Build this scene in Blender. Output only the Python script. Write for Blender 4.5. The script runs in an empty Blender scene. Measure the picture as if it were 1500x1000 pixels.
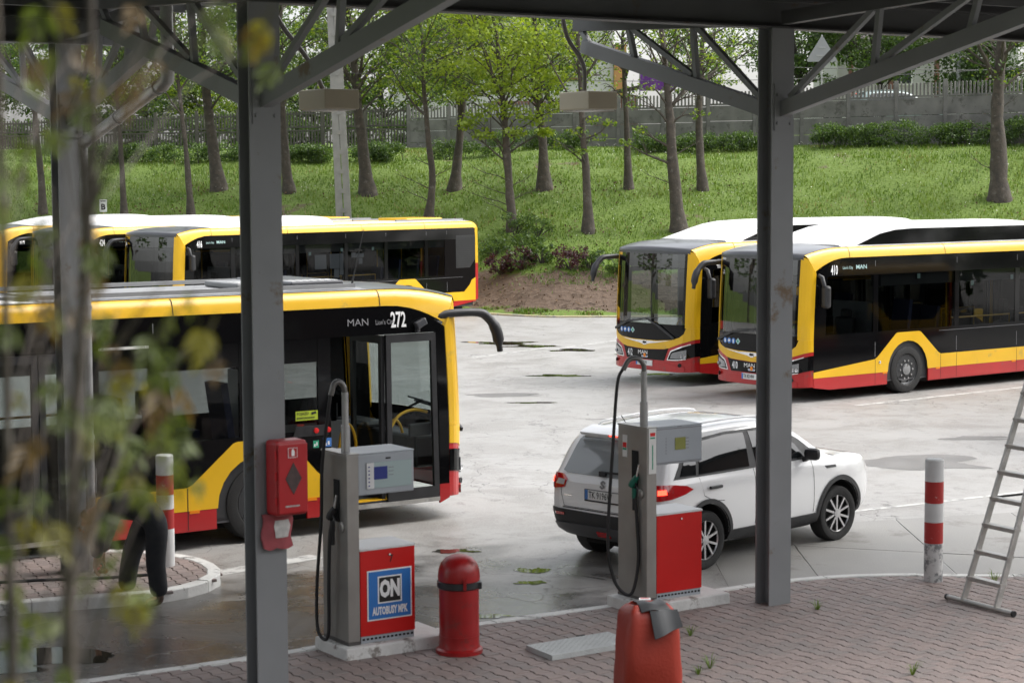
import bpy, bmesh, math, random
import numpy as np
from mathutils import Vector, Matrix, noise
from mathutils.bvhtree import BVHTree
R = math.radians
SC = bpy.context.scene
COL = SC.collection
random.seed(7)
rng = np.random.default_rng(11)

# ---------------------------------------------------------------- camera, sky, sun, exposure
cam_data = bpy.data.cameras.new('camera')
cam = bpy.data.objects.new('camera', cam_data)
COL.objects.link(cam)
cam.location = (0, 0, 4.403)
cam.rotation_euler = (R(90 - 4.709), R(0.265), 0)
cam_data.sensor_width = 36
cam_data.lens = 70.0
cam_data.clip_start = 0.1
cam_data.clip_end = 2000
cam_data.dof.use_dof = True
cam_data.dof.focus_distance = 38
cam_data.dof.aperture_fstop = 4.0
SC.camera = cam

world = bpy.data.worlds.new('World')
SC.world = world
world.use_nodes = True
wn = world.node_tree.nodes
wl = world.node_tree.links
wn.clear()
sky = wn.new('ShaderNodeTexSky')
sky.sky_type = 'NISHITA'
sky.sun_disc = False
sky.sun_elevation = R(50)
sky.sun_rotation = R(75)
sky.air_density = 1.0
sky.dust_density = 4.0
hsv = wn.new('ShaderNodeHueSaturation')          # an overcast sky keeps little of the blue
hsv.inputs['Saturation'].default_value = 0.22
tc = wn.new('ShaderNodeTexCoord')
cl = wn.new('ShaderNodeTexNoise')
cl.inputs['Scale'].default_value = 3.2
cl.inputs['Detail'].default_value = 7
cmap = wn.new('ShaderNodeMapRange')
cmap.inputs['From Min'].default_value = 0.3
cmap.inputs['From Max'].default_value = 0.7
cmap.inputs['To Min'].default_value = 0.8
cmap.inputs['To Max'].default_value = 1.35
cmix = wn.new('ShaderNodeMix')
cmix.data_type = 'RGBA'
cmix.blend_type = 'MULTIPLY'
cmix.inputs['Factor'].default_value = 1
bg = wn.new('ShaderNodeBackground')
bg.inputs['Strength'].default_value = 0.15
wo = wn.new('ShaderNodeOutputWorld')
wl.new(sky.outputs[0], hsv.inputs['Color'])
wl.new(tc.outputs['Generated'], cl.inputs['Vector'])
wl.new(cl.outputs[0], cmap.inputs['Value'])
wl.new(hsv.outputs[0], cmix.inputs[6])
wl.new(cmap.outputs[0], cmix.inputs[7])
wl.new(cmix.outputs[2], bg.inputs[0])
wl.new(bg.outputs[0], wo.inputs[0])

sun_data = bpy.data.lights.new('sun', 'SUN')
sun_data.energy = 0.9
sun_data.angle = R(50)
sun_data.color = (1.0, 0.96, 0.9)
sun = bpy.data.objects.new('sun', sun_data)
COL.objects.link(sun)
sun.rotation_euler = (R(40), 0, R(105))          # from the right, a little beyond the camera

SC.view_settings.view_transform = 'Standard'
SC.view_settings.look = 'None'
SC.view_settings.gamma = 1
SC.view_settings.use_curve_mapping = False
SC.view_settings.exposure = 1.22

# ---------------------------------------------------------------- helpers
def tag(o, label=None, cat=None, group=None, kind=None):
    if label: o['label'] = label
    if cat: o['category'] = cat
    if group: o['group'] = group
    if kind: o['kind'] = kind
    return o

def thing(name, label, cat, loc=(0, 0, 0), rz=0.0, group=None):
    o = bpy.data.objects.new(name, None)
    COL.objects.link(o)
    o.empty_display_size = 0.3
    o.location = loc
    o.rotation_euler = (0, 0, rz)
    return tag(o, label, cat, group)

def copy_tree(o, parent=None):
    c = o.copy()
    COL.objects.link(c)
    if parent is not None:
        c.parent = parent
    for ch in o.children:
        copy_tree(ch, c)
    return c

def V(*a): return Vector(a)

class MB:
    def __init__(s): s.v = []; s.f = []; s.m = []
    def add(s, vs, fs, mi=0):
        b = len(s.v)
        s.v.extend([tuple(q) for q in vs])
        s.f.extend([[i + b for i in f] for f in fs])
        s.m.extend([mi] * len(fs))
    def box(s, c, size, rot=None, mi=0):
        x, y, z = size[0] / 2, size[1] / 2, size[2] / 2
        pts = [Vector(p) for p in ((-x,-y,-z),(x,-y,-z),(x,y,-z),(-x,y,-z),(-x,-y,z),(x,-y,z),(x,y,z),(-x,y,z))]
        if rot is not None: pts = [rot @ p for p in pts]
        c = Vector(c)
        s.add([p + c for p in pts], [(0,3,2,1),(4,5,6,7),(0,1,5,4),(1,2,6,5),(2,3,7,6),(3,0,4,7)], mi)
    def beam(s, p0, p1, w, h, up=(0, 0, 1), mi=0):
        p0, p1 = Vector(p0), Vector(p1)
        d = (p1 - p0).normalized()
        sd = d.cross(Vector(up))
        if sd.length < 1e-4: sd = d.cross(Vector((1, 0, 0)))
        sd.normalize()
        u = sd.cross(d)
        a, b = sd * w / 2, u * h / 2
        s.add([p0-a-b, p0+a-b, p0+a+b, p0-a+b, p1-a-b, p1+a-b, p1+a+b, p1-a+b],
              [(0,1,2,3),(7,6,5,4),(0,4,5,1),(1,5,6,2),(2,6,7,3),(3,7,4,0)], mi)
    def tube(s, pts, r, n=8, mi=0, caps=True):
        pts = [Vector(p) for p in pts]
        rs = r if isinstance(r, (list, tuple)) else [r] * len(pts)
        rings = []
        prev = None
        for i, p in enumerate(pts):
            d = (pts[min(i+1, len(pts)-1)] - pts[max(i-1, 0)]).normalized()
            if prev is None:
                a = d.cross(Vector((0, 0, 1)))
                if a.length < 1e-3: a = d.cross(Vector((1, 0, 0)))
            else:
                a = prev - d * prev.dot(d)
            a.normalize(); prev = a
            b = d.cross(a)
            rings.append([p + (a*math.cos(2*math.pi*k/n) + b*math.sin(2*math.pi*k/n)) * rs[i] for k in range(n)])
        vs = [q for g in rings for q in g]
        fs = []
        for i in range(len(rings) - 1):
            for k in range(n):
                k2 = (k + 1) % n
                fs.append((i*n+k, i*n+k2, (i+1)*n+k2, (i+1)*n+k))
        if caps:
            fs.append(tuple(range(n))[::-1]); fs.append(tuple((len(rings)-1)*n + k for k in range(n)))
        s.add(vs, fs, mi)
    def lathe(s, prof, n=24, M=None, mi=0, caps=True):
        # prof: (r, h) pairs turned round the z axis
        vs = []
        for r, h in prof:
            for k in range(n):
                a = 2 * math.pi * k / n
                q = Vector((r*math.cos(a), r*math.sin(a), h))
                vs.append(M @ q if M is not None else q)
        fs = []
        for i in range(len(prof) - 1):
            for k in range(n):
                k2 = (k + 1) % n
                fs.append((i*n+k, i*n+k2, (i+1)*n+k2, (i+1)*n+k))
        if caps and prof[0][0] > 1e-4: fs.append(tuple(range(n))[::-1])
        if caps and prof[-1][0] > 1e-4: fs.append(tuple((len(prof)-1)*n + k for k in range(n)))
        s.add(vs, fs, mi)
    def prism(s, poly, z0, z1, fn=None, mi=0):
        fn = fn or (lambda x, y, z: (x, y, z))
        n = len(poly)
        s.add([fn(x, y, z0) for x, y in poly] + [fn(x, y, z1) for x, y in poly],
              [tuple(range(n))[::-1], tuple(range(n, 2*n))] + [(k, (k+1) % n, n+(k+1) % n, n+k) for k in range(n)], mi)
    def grid(s, rows, mi=0, wrap=False):
        n = len(rows[0])
        fs = []
        for i in range(len(rows) - 1):
            for k in range(n if wrap else n - 1):
                k2 = (k + 1) % n
                fs.append((i*n+k, i*n+k2, (i+1)*n+k2, (i+1)*n+k))
        s.add([q for r in rows for q in r], fs, mi)
    def sheet(s, poly, fn, cu=(), cv=(), off=0.0, thick=0.02, mi=0):
        # a flat outline (u, v), cut at the given u and v and bent onto the surface fn(u, v, offset)
        bm = bmesh.new()
        bm.faces.new([bm.verts.new((u, v, 0)) for u, v in poly])
        for axis, cuts in ((0, cu), (1, cv)):
            for c in cuts:
                co = [0, 0, 0]; no = [0, 0, 0]
                co[axis] = c; no[axis] = 1
                bmesh.ops.bisect_plane(bm, geom=bm.verts[:] + bm.edges[:] + bm.faces[:], plane_co=co, plane_no=no, dist=1e-5)
        bm.verts.index_update()
        vs = [fn(q.co.x, q.co.y, off) for q in bm.verts]
        fs = [[q.index for q in f.verts] for f in bm.faces]
        if thick:
            n = len(vs)
            vs += [fn(q.co.x, q.co.y, off - thick) for q in bm.verts]
            for e in bm.edges:
                if len(e.link_faces) == 1:
                    a, b = e.verts[0].index, e.verts[1].index
                    fs.append([a, b, b + n, a + n])
        bm.free()
        s.add(vs, fs, mi)
    def text(s, body, size, fn, sx=1.0, bold=0.0, depth=0.004, mi=0, align='CENTER'):
        # lettering in the plane (u to the right, v up), laid on fn(u, v, offset)
        cu = bpy.data.curves.new('lettering', 'FONT')
        cu.body = body; cu.size = size; cu.offset = bold; cu.align_x = align; cu.align_y = 'CENTER'
        cu.resolution_u = 2
        ob = bpy.data.objects.new('lettering', cu)
        COL.objects.link(ob)
        dg = bpy.context.evaluated_depsgraph_get()
        me = bpy.data.meshes.new_from_object(ob.evaluated_get(dg))
        vs = [fn(q.co.x * sx, q.co.y, depth) for q in me.vertices]
        fs = [list(p.vertices) for p in me.polygons]
        bpy.data.objects.remove(ob); bpy.data.meshes.remove(me); bpy.data.curves.remove(cu)
        s.add(vs, fs, mi)
    def mesh(s, name, mats, smooth=None):
        me = bpy.data.meshes.new(name)
        me.from_pydata(s.v, [], s.f)
        for m in (mats if isinstance(mats, (list, tuple)) else [mats]): me.materials.append(m)
        if any(s.m): me.polygons.foreach_set('material_index', s.m)
        if smooth is not None:
            me.polygons.foreach_set('use_smooth', [True] * len(me.polygons))
            me.set_sharp_from_angle(angle=R(smooth))
        me.update()
        return me
    def build(s, name, mats, parent=None, smooth=None, bevel=0.0, loc=None):
        o = bpy.data.objects.new(name, s.mesh(name, mats, smooth))
        COL.objects.link(o)
        if parent is not None: o.parent = parent
        if loc is not None: o.location = loc
        if bevel:
            b = o.modifiers.new('edge', 'BEVEL')
            b.width = bevel; b.segments = 2; b.limit_method = 'ANGLE'; b.angle_limit = R(40)
        return o

def inst(name, me, parent=None, loc=(0, 0, 0), rot=(0, 0, 0), scale=None):
    o = bpy.data.objects.new(name, me)
    COL.objects.link(o)
    if parent is not None: o.parent = parent
    o.location = loc; o.rotation_euler = rot
    if scale: o.scale = scale if isinstance(scale, (tuple, list)) else (scale,) * 3
    return o

def fast_mesh(name, verts, faces, mats, mat_idx=None, smooth=False):
    # verts (n,3) array, faces (m,k) array
    me = bpy.data.meshes.new(name)
    n, (m, k) = len(verts), faces.shape
    me.vertices.add(n); me.vertices.foreach_set('co', np.ascontiguousarray(verts, dtype=np.float32).ravel())
    me.loops.add(m * k); me.loops.foreach_set('vertex_index', np.ascontiguousarray(faces, dtype=np.int32).ravel())
    me.polygons.add(m); me.polygons.foreach_set('loop_start', np.arange(0, m * k, k, dtype=np.int32))
    for mm in mats: me.materials.append(mm)
    if mat_idx is not None: me.polygons.foreach_set('material_index', np.ascontiguousarray(mat_idx, dtype=np.int32))
    if smooth: me.polygons.foreach_set('use_smooth', np.ones(m, dtype=bool))
    me.update(calc_edges=True)
    return me

def spline(pts, n):
    # Catmull-Rom through the points
    P = [np.array(p, float) for p in pts]
    P = [2*P[0]-P[1]] + P + [2*P[-1]-P[-2]]
    out = []
    for i in range(1, len(P) - 2):
        for k in range(n):
            t = k / n
            out.append(0.5*((2*P[i]) + (P[i+1]-P[i-1])*t + (2*P[i-1]-5*P[i]+4*P[i+1]-P[i+2])*t*t + (3*P[i]-P[i-1]-3*P[i+1]+P[i+2])*t**3))
    out.append(P[-2])
    return [tuple(q) for q in out]

# ---------------------------------------------------------------- materials
def nodes_of(name):
    m = bpy.data.materials.new(name)
    m.use_nodes = True
    nt = m.node_tree
    return m, nt.nodes, nt.links, nt.nodes['Principled BSDF']

def pmat(name, col, rough=0.6, metal=0.0, var=0.0, vscale=3.0, bump=0.0, bscale=80.0, coat=0.0, spec=0.5, dirt=None, emit=None):
    """plain coat of paint, metal or cloth with uneven tone, fine relief and dirt"""
    m, n, l, b = nodes_of(name)
    b.inputs['Base Color'].default_value = (*col, 1)
    b.inputs['Roughness'].default_value = rough
    b.inputs['Metallic'].default_value = metal
    b.inputs['Specular IOR Level'].default_value = spec
    b.inputs['Coat Weight'].default_value = coat
    b.inputs['Coat Roughness'].default_value = 0.05
    if emit:
        b.inputs['Emission Color'].default_value = (*emit[0], 1)
        b.inputs['Emission Strength'].default_value = emit[1]
    t = n.new('ShaderNodeTexCoord')
    last = None
    if var:
        nz = n.new('ShaderNodeTexNoise'); nz.inputs['Scale'].default_value = vscale; nz.inputs['Detail'].default_value = 6
        l.new(t.outputs['Object'], nz.inputs['Vector'])
        mx = n.new('ShaderNodeMix'); mx.data_type = 'RGBA'
        mx.inputs[6].default_value = (*[c*(1-var) for c in col], 1)
        mx.inputs[7].default_value = (*[min(1, c*(1+var)) for c in col], 1)
        mr = n.new('ShaderNodeMapRange'); mr.inputs[1].default_value = 0.3; mr.inputs[2].default_value = 0.7
        l.new(nz.outputs[0], mr.inputs[0]); l.new(mr.outputs[0], mx.inputs[0])
        last = mx.outputs[2]
        rr = n.new('ShaderNodeMapRange'); rr.inputs[1].default_value = 0.3; rr.inputs[2].default_value = 0.7
        rr.inputs[3].default_value = rough*0.85; rr.inputs[4].default_value = min(1, rough*1.2)
        l.new(nz.outputs[0], rr.inputs[0]); l.new(rr.outputs[0], b.inputs['Roughness'])
    if dirt:
        dcol, amount, dscale = dirt
        nz2 = n.new('ShaderNodeTexNoise'); nz2.inputs['Scale'].default_value = dscale; nz2.inputs['Detail'].default_value = 8; nz2.inputs['Roughness'].default_value = 0.7
        l.new(t.outputs['Object'], nz2.inputs['Vector'])
        mr2 = n.new('ShaderNodeMapRange'); mr2.inputs[1].default_value = 0.64 - amount*0.22; mr2.inputs[2].default_value = 0.72 - amount*0.20
        l.new(nz2.outputs[0], mr2.inputs[0])
        mx2 = n.new('ShaderNodeMix'); mx2.data_type = 'RGBA'
        mx2.inputs[6].default_value = (*col, 1); mx2.inputs[7].default_value = (*dcol, 1)
        if last: l.new(last, mx2.inputs[6])
        l.new(mr2.outputs[0], mx2.inputs[0])
        last = mx2.outputs[2]
    if last: l.new(last, b.inputs['Base Color'])
    if bump:
        nb = n.new('ShaderNodeTexNoise'); nb.inputs['Scale'].default_value = bscale; nb.inputs['Detail'].default_value = 5
        l.new(t.outputs['Object'], nb.inputs['Vector'])
        bp = n.new('ShaderNodeBump'); bp.inputs['Strength'].default_value = bump; bp.inputs['Distance'].default_value = 0.02
        l.new(nb.outputs[0], bp.inputs['Height']); l.new(bp.outputs[0], b.inputs['Normal'])
    return m

def glass(name, tint, refl=0.05, haze=0.0):
    # a thin pane: clear or tinted, with a reflection that grows towards grazing angles
    m = bpy.data.materials.new(name); m.use_nodes = True
    n, l = m.node_tree.nodes, m.node_tree.links
    n.clear()
    tr = n.new('ShaderNodeBsdfTransparent'); tr.inputs[0].default_value = (*tint, 1)
    gl = n.new('ShaderNodeBsdfGlossy'); gl.inputs['Roughness'].default_value = 0.015 + haze
    lw = n.new('ShaderNodeLayerWeight'); lw.inputs[0].default_value = 0.5
    pw = n.new('ShaderNodeMath'); pw.operation = 'POWER'; pw.inputs[1].default_value = 4.5
    ma = n.new('ShaderNodeMath'); ma.operation = 'MULTIPLY_ADD'; ma.inputs[1].default_value = 0.9; ma.inputs[2].default_value = refl
    mx = n.new('ShaderNodeMixShader'); out = n.new('ShaderNodeOutputMaterial')
    l.new(lw.outputs['Facing'], pw.inputs[0]); l.new(pw.outputs[0], ma.inputs[0]); l.new(ma.outputs[0], mx.inputs[0])
    l.new(tr.outputs[0], mx.inputs[1]); l.new(gl.outputs[0], mx.inputs[2]); l.new(mx.outputs[0], out.inputs[0])
    return m

def leafmat(name, col, trans=0.45, rough=0.5):
    m = bpy.data.materials.new(name); m.use_nodes = True
    n, l = m.node_tree.nodes, m.node_tree.links
    n.clear()
    d = n.new('ShaderNodeBsdfDiffuse'); t = n.new('ShaderNodeBsdfTranslucent'); g = n.new('ShaderNodeBsdfGlossy')
    g.inputs['Roughness'].default_value = rough
    d.inputs[0].default_value = (*col, 1)
    t.inputs[0].default_value = (col[0]*1.3, col[1]*1.25, col[2]*0.7, 1)
    a = n.new('ShaderNodeMixShader'); a.inputs[0].default_value = trans
    b = n.new('ShaderNodeMixShader'); b.inputs[0].default_value = 0.05
    out = n.new('ShaderNodeOutputMaterial')
    l.new(d.outputs[0], a.inputs[1]); l.new(t.outputs[0], a.inputs[2]); l.new(a.outputs[0], b.inputs[1]); l.new(g.outputs[0], b.inputs[2]); l.new(b.outputs[0], out.inputs[0])
    return m

M = {}
M['yellow'] = pmat('yellow_bus_paint', (0.72, 0.42, 0.009), 0.33, coat=0.2, var=0.06, vscale=1.5, dirt=((0.50, 0.33, 0.05), 0.12, 2.0))
M['red'] = pmat('red_bus_paint', (0.40, 0.009, 0.010), 0.32, coat=0.35, var=0.10, vscale=1.5, dirt=((0.16, 0.05, 0.04), 0.2, 2.5))
M['black'] = pmat('black_gloss_panel', (0.004, 0.004, 0.0045), 0.07, spec=0.22)
M['blackmat'] = pmat('black_plastic', (0.018, 0.018, 0.02), 0.45, var=0.2, vscale=6)
M['greydome'] = pmat('dark_grey_paint', (0.055, 0.057, 0.064), 0.3, coat=0.3)
M['white'] = pmat('white_paint', (0.80, 0.80, 0.79), 0.35, coat=0.2, var=0.03, vscale=1.0)
M['roofgrey'] = pmat('pale_grey_roof', (0.24, 0.245, 0.25), 0.5, var=0.15, vscale=2)
M['chrome'] = pmat('chrome', (0.75, 0.75, 0.76), 0.15, metal=1.0)
M['silver'] = pmat('silver_alloy', (0.55, 0.55, 0.56), 0.3, metal=0.9, var=0.08)
M['tyre'] = pmat('tyre_rubber', (0.016, 0.016, 0.016), 0.75, var=0.3, vscale=12, bump=0.3, bscale=60)
M['wheelgrey'] = pmat('grey_steel_wheel', (0.26, 0.265, 0.27), 0.45, metal=0.4, var=0.15, vscale=8, dirt=((0.06, 0.05, 0.04), 0.3, 12))
M['dark'] = pmat('dark_underbody', (0.008, 0.008, 0.008), 0.9)
M['interior'] = pmat('dark_grey_lining', (0.022, 0.023, 0.025), 0.6)
M['lining'] = pmat('grey_cab_lining', (0.16, 0.165, 0.17), 0.5, var=0.06)
M['floor'] = pmat('grey_vinyl_floor', (0.07, 0.07, 0.075), 0.5, var=0.15, vscale=30)
M['seat'] = pmat('dark_blue_fabric', (0.018, 0.025, 0.07), 0.85, var=0.25, vscale=25)
M['rail'] = pmat('yellow_handrail', (0.72, 0.40, 0.012), 0.35)
M['pane'] = glass('tinted_pane', (0.26, 0.28, 0.28), 0.018)
M['clear'] = glass('clear_pane', (0.70, 0.76, 0.74), 0.03)
M['sidepane'] = glass('lightly_tinted_pane', (0.40, 0.425, 0.42), 0.02)
M['screen'] = glass('windscreen_pane', (0.44, 0.48, 0.48), 0.15)
M['display'] = glass('dark_display_pane', (0.12, 0.12, 0.125), 0.17)
M['headlamp'] = pmat('headlamp_lens', (0.16, 0.165, 0.17), 0.08, coat=1.0, spec=0.8)
M['white_print'] = pmat('white_print', (0.8, 0.8, 0.8), 0.5)
M['grey_print'] = pmat('grey_print', (0.22, 0.22, 0.23), 0.4)
M['teal_print'] = pmat('pale_teal_print', (0.38, 0.55, 0.53), 0.5)
M['blue_print'] = pmat('blue_print', (0.045, 0.17, 0.48), 0.5)
M['green_print'] = pmat('green_print', (0.02, 0.30, 0.17), 0.5)
M['lime_print'] = pmat('lime_yellow_print', (0.40, 0.50, 0.03), 0.5)
M['black_print'] = pmat('black_print', (0.01, 0.01, 0.01), 0.5)
M['orange'] = pmat('orange_lens', (0.75, 0.22, 0.01), 0.2)
M['plate_white'] = pmat('number_plate_white', (0.72, 0.72, 0.70), 0.4, var=0.06, vscale=10)
M['button'] = pmat('red_button', (0.65, 0.02, 0.02), 0.3)
M['carwhite'] = pmat('white_car_paint', (0.84, 0.845, 0.845), 0.22, coat=0.8)
M['carblack'] = pmat('black_car_plastic', (0.022, 0.023, 0.025), 0.5, var=0.15, vscale=15)
M['cargrey'] = pmat('grey_skid_plate', (0.085, 0.087, 0.09), 0.45)
M['carglass'] = pmat('dark_car_glass', (0.010, 0.012, 0.013), 0.02, spec=0.7)
M['reardglass'] = pmat('pale_rear_glass', (0.26, 0.28, 0.285), 0.04, spec=0.9)  # base lightened to paint in the bright sky mirrored by the rear window
M['taillamp'] = pmat('red_lamp_lens', (0.50, 0.008, 0.012), 0.12, coat=1.0)
M['brake'] = pmat('lit_brake_lamp', (0.9, 0.05, 0.03), 0.3, emit=((1.0, 0.06, 0.03), 2.2))
M['revlamp'] = pmat('clear_lamp_lens', (0.55, 0.52, 0.52), 0.15, coat=1.0)
M['gap'] = pmat('dark_seam', (0.02, 0.02, 0.02), 0.9)
M['pumpred'] = pmat('bright_red_enamel', (0.56, 0.005, 0.003), 0.42, var=0.05, vscale=3)
M['pumpwhite'] = pmat('white_enamel', (0.66, 0.665, 0.66), 0.45, var=0.06, vscale=4)
M['pumpgrey'] = pmat('pale_grey_enamel', (0.36, 0.39, 0.42), 0.45, var=0.04)
M['steel'] = pmat('brushed_steel', (0.34, 0.33, 0.31), 0.38, metal=0.6, var=0.12, vscale=3, bump=0.08, bscale=200)
M['steeldark'] = pmat('dark_steel', (0.16, 0.155, 0.15), 0.4, metal=0.8, var=0.2, vscale=4)
M['hose'] = pmat('black_hose', (0.014, 0.014, 0.015), 0.5)
M['galv'] = pmat('galvanised_pipe', (0.40, 0.40, 0.40), 0.4, metal=0.7, var=0.15, vscale=6)
M['nozzlegreen'] = pmat('green_nozzle', (0.006, 0.13, 0.085), 0.4)
M['lcd'] = pmat('blue_display', (0.025, 0.04, 0.22), 0.3)
M['lcdback'] = pmat('grey_green_display_glass', (0.36, 0.45, 0.45), 0.12)
M['lcdgreen'] = pmat('green_lcd', (0.24, 0.25, 0.06), 0.3)
M['signblue'] = pmat('sign_blue', (0.03, 0.17, 0.50), 0.4)
M['concrete_white'] = pmat('white_painted_concrete', (0.62, 0.62, 0.60), 0.8, var=0.12, vscale=5, bump=0.4, bscale=25, dirt=((0.24, 0.22, 0.20), 0.35, 5))
M['binred'] = pmat('worn_red_paint', (0.30, 0.008, 0.009), 0.34, var=0.18, vscale=4, bump=0.1, bscale=20, dirt=((0.20, 0.02, 0.018), 0.4, 7))
M['column'] = pmat('grey_steel_paint', (0.205, 0.212, 0.218), 0.5, var=0.10, vscale=1.2, dirt=((0.13, 0.085, 0.045), 0.14, 2.2))
M['beam'] = pmat('dark_grey_beam_paint', (0.075, 0.077, 0.078), 0.55, var=0.15, vscale=1.5, dirt=((0.07, 0.045, 0.025), 0.15, 2.2))  # column grey darkened: the shade under the roof is put into the colour
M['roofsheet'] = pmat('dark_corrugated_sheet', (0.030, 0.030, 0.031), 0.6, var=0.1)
M['lampbox'] = pmat('beige_lamp_housing', (0.46, 0.415, 0.31), 0.6, var=0.05)
M['extred'] = pmat('red_moulded_plastic', (0.40, 0.010, 0.014), 0.42, var=0.06, vscale=5)
M['smoke'] = pmat('smoked_window', (0.05, 0.025, 0.025), 0.15, var=0.5, vscale=14)
M['pinkcloth'] = pmat('faded_pink_cloth', (0.33, 0.075, 0.085), 0.85, var=0.12, vscale=12, bump=0.3, bscale=30)
M['label'] = pmat('weathered_white_label', (0.48, 0.47, 0.45), 0.7, var=0.2, vscale=18)
M['tarp'] = pmat('orange_red_tarpaulin', (0.29, 0.026, 0.012), 0.5, var=0.12, vscale=3, bump=0.15, bscale=40)
M['tarpgrey'] = pmat('dark_grey_tarpaulin', (0.055, 0.057, 0.060), 0.5, var=0.12, vscale=8)
M['chequer'] = pmat('pale_grey_lid', (0.44, 0.46, 0.455), 0.55, metal=0.1, var=0.12, vscale=6, bump=0.5, bscale=70)
M['alu'] = pmat('worn_aluminium', (0.42, 0.41, 0.39), 0.42, metal=0.6, var=0.2, vscale=9, dirt=((0.55, 0.55, 0.54), 0.3, 14))
M['bolred'] = pmat('bollard_red_band', (0.40, 0.025, 0.022), 0.55, var=0.1, vscale=8, dirt=((0.5, 0.42, 0.4), 0.12, 14))
M['bolwhite'] = pmat('bollard_white', (0.60, 0.605, 0.60), 0.6, var=0.06, vscale=6)
M['bolworn'] = pmat('bollard_chipped_white', (0.60, 0.60, 0.59), 0.7, var=0.06, vscale=6, dirt=((0.20, 0.205, 0.21), 0.72, 9))
M['clothdark'] = pmat('black_work_clothes', (0.012, 0.013, 0.016), 0.85, var=0.3, vscale=15)
M['jacket'] = pmat('dark_jacket', (0.020, 0.021, 0.022), 0.8, var=0.3, vscale=15)
M['boots'] = pmat('brown_leather_boots', (0.055, 0.032, 0.02), 0.6, var=0.3, vscale=20)
M['skin'] = pmat('skin', (0.42, 0.22, 0.15), 0.5, var=0.08, vscale=20)
M['hair'] = pmat('dark_hair', (0.02, 0.015, 0.012), 0.6)
M['glovered'] = pmat('red_rubber', (0.45, 0.02, 0.02), 0.5)
M['hydrant'] = pmat('rusty_red_standpipe', (0.16, 0.04, 0.025), 0.7, var=0.3, vscale=10)
M['bark'] = pmat('grey_brown_bark', (0.070, 0.058, 0.047), 0.9, var=0.4, vscale=5, bump=1.0, bscale=14, dirt=((0.135, 0.122, 0.105), 0.35, 4.5))
M['barkdark'] = pmat('dark_bark', (0.05, 0.043, 0.036), 0.9, var=0.35, vscale=5, bump=0.8, bscale=14)
M['fence'] = pmat('weathered_grey_concrete', (0.175, 0.17, 0.158), 0.9, var=0.3, vscale=1.4, bump=0.3, bscale=20, dirt=((0.105, 0.10, 0.09), 0.40, 2.6))
M['fencedark'] = pmat('dark_weathered_concrete', (0.085, 0.080, 0.068), 0.9, var=0.25, vscale=2.0, bump=0.3, bscale=20)
M['pole'] = pmat('pale_concrete_pole', (0.27, 0.266, 0.25), 0.85, var=0.15, vscale=3, bump=0.3, bscale=20)
M['wire'] = pmat('cable', (0.06, 0.06, 0.06), 0.6)
M['housewhite'] = pmat('white_render', (0.50, 0.495, 0.485), 0.8, var=0.06, vscale=0.8)
M['housewin'] = pmat('dark_house_window', (0.06, 0.065, 0.07), 0.1, spec=0.8)
M['houseorange'] = pmat('ochre_render', (0.42, 0.22, 0.09), 0.85, var=0.1)
M['housebrown'] = pmat('brown_trim', (0.16, 0.075, 0.055), 0.7)
M['rooftile'] = pmat('dark_roof_covering', (0.05, 0.035, 0.035), 0.7, var=0.2)
M['purple'] = pmat('purple_banner', (0.14, 0.03, 0.26), 0.6, var=0.1)
M['signgrey'] = pmat('grey_sign_back', (0.30, 0.305, 0.31), 0.5, metal=0.3)
M['wood'] = pmat('pale_wood_stick', (0.42, 0.33, 0.16), 0.8, var=0.15)
M['kerb'] = pmat('white_painted_kerb', (0.60, 0.60, 0.58), 0.75, var=0.1, vscale=3, bump=0.3, bscale=25, dirt=((0.16, 0.155, 0.15), 0.36, 3.5))
M['linepaint'] = pmat('worn_white_road_paint', (0.52, 0.52, 0.50), 0.7, var=0.1, dirt=((0.26, 0.255, 0.25), 0.6, 5))
M['linewarm'] = pmat('worn_yellow_road_paint', (0.46, 0.40, 0.24), 0.8, var=0.1, dirt=((0.26, 0.255, 0.25), 0.6, 3))
M['soil'] = pmat('brown_soil', (0.105, 0.070, 0.048), 0.95, var=0.35, vscale=3, bump=0.8, bscale=10)
M['root'] = pmat('bare_roots', (0.13, 0.095, 0.07), 0.9, var=0.2)
M['moss'] = pmat('joint_sand_and_moss', (0.030, 0.028, 0.018), 0.95, var=0.5, vscale=5)
for i, c in enumerate(((0.242, 0.192, 0.176), (0.226, 0.184, 0.170), (0.252, 0.203, 0.187), (0.216, 0.184, 0.172))):
    M['paver%d' % i] = pmat('red_brown_paver_%s' % 'abcd'[i], c, 0.7, var=0.10, vscale=9, bump=0.25, bscale=60)
for i, c in enumerate(((0.175, 0.255, 0.022), (0.110, 0.185, 0.020), (0.260, 0.345, 0.032), (0.070, 0.130, 0.018))):
    M['leaf%d' % i] = leafmat('spring_leaf_%s' % 'abcd'[i], c)
for i, c in enumerate(((0.055, 0.110, 0.020), (0.075, 0.140, 0.024), (0.040, 0.080, 0.018), (0.100, 0.170, 0.030))):
    M['deep%d' % i] = leafmat('deep_green_leaf_%s' % 'abcd'[i], c)
for i, c in enumerate(((0.100, 0.180, 0.016), (0.128, 0.212, 0.019), (0.080, 0.148, 0.014), (0.155, 0.220, 0.030))):
    M['grass%d' % i] = leafmat('grass_blade_%s' % 'abcd'[i], c, 0.35)
M['straw'] = leafmat('dry_grass', (0.26, 0.23, 0.09), 0.3)
M['litter'] = pmat('dead_leaves', (0.12, 0.075, 0.04), 0.9, var=0.3)
M['petal'] = pmat('pale_flower', (0.7, 0.7, 0.62), 0.7)
for i, c in enumerate(((0.060, 0.018, 0.026), (0.085, 0.022, 0.030), (0.045, 0.020, 0.020))):
    M['purpleleaf%d' % i] = leafmat('purple_leaf_%s' % 'abc'[i], c, 0.3)
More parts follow.
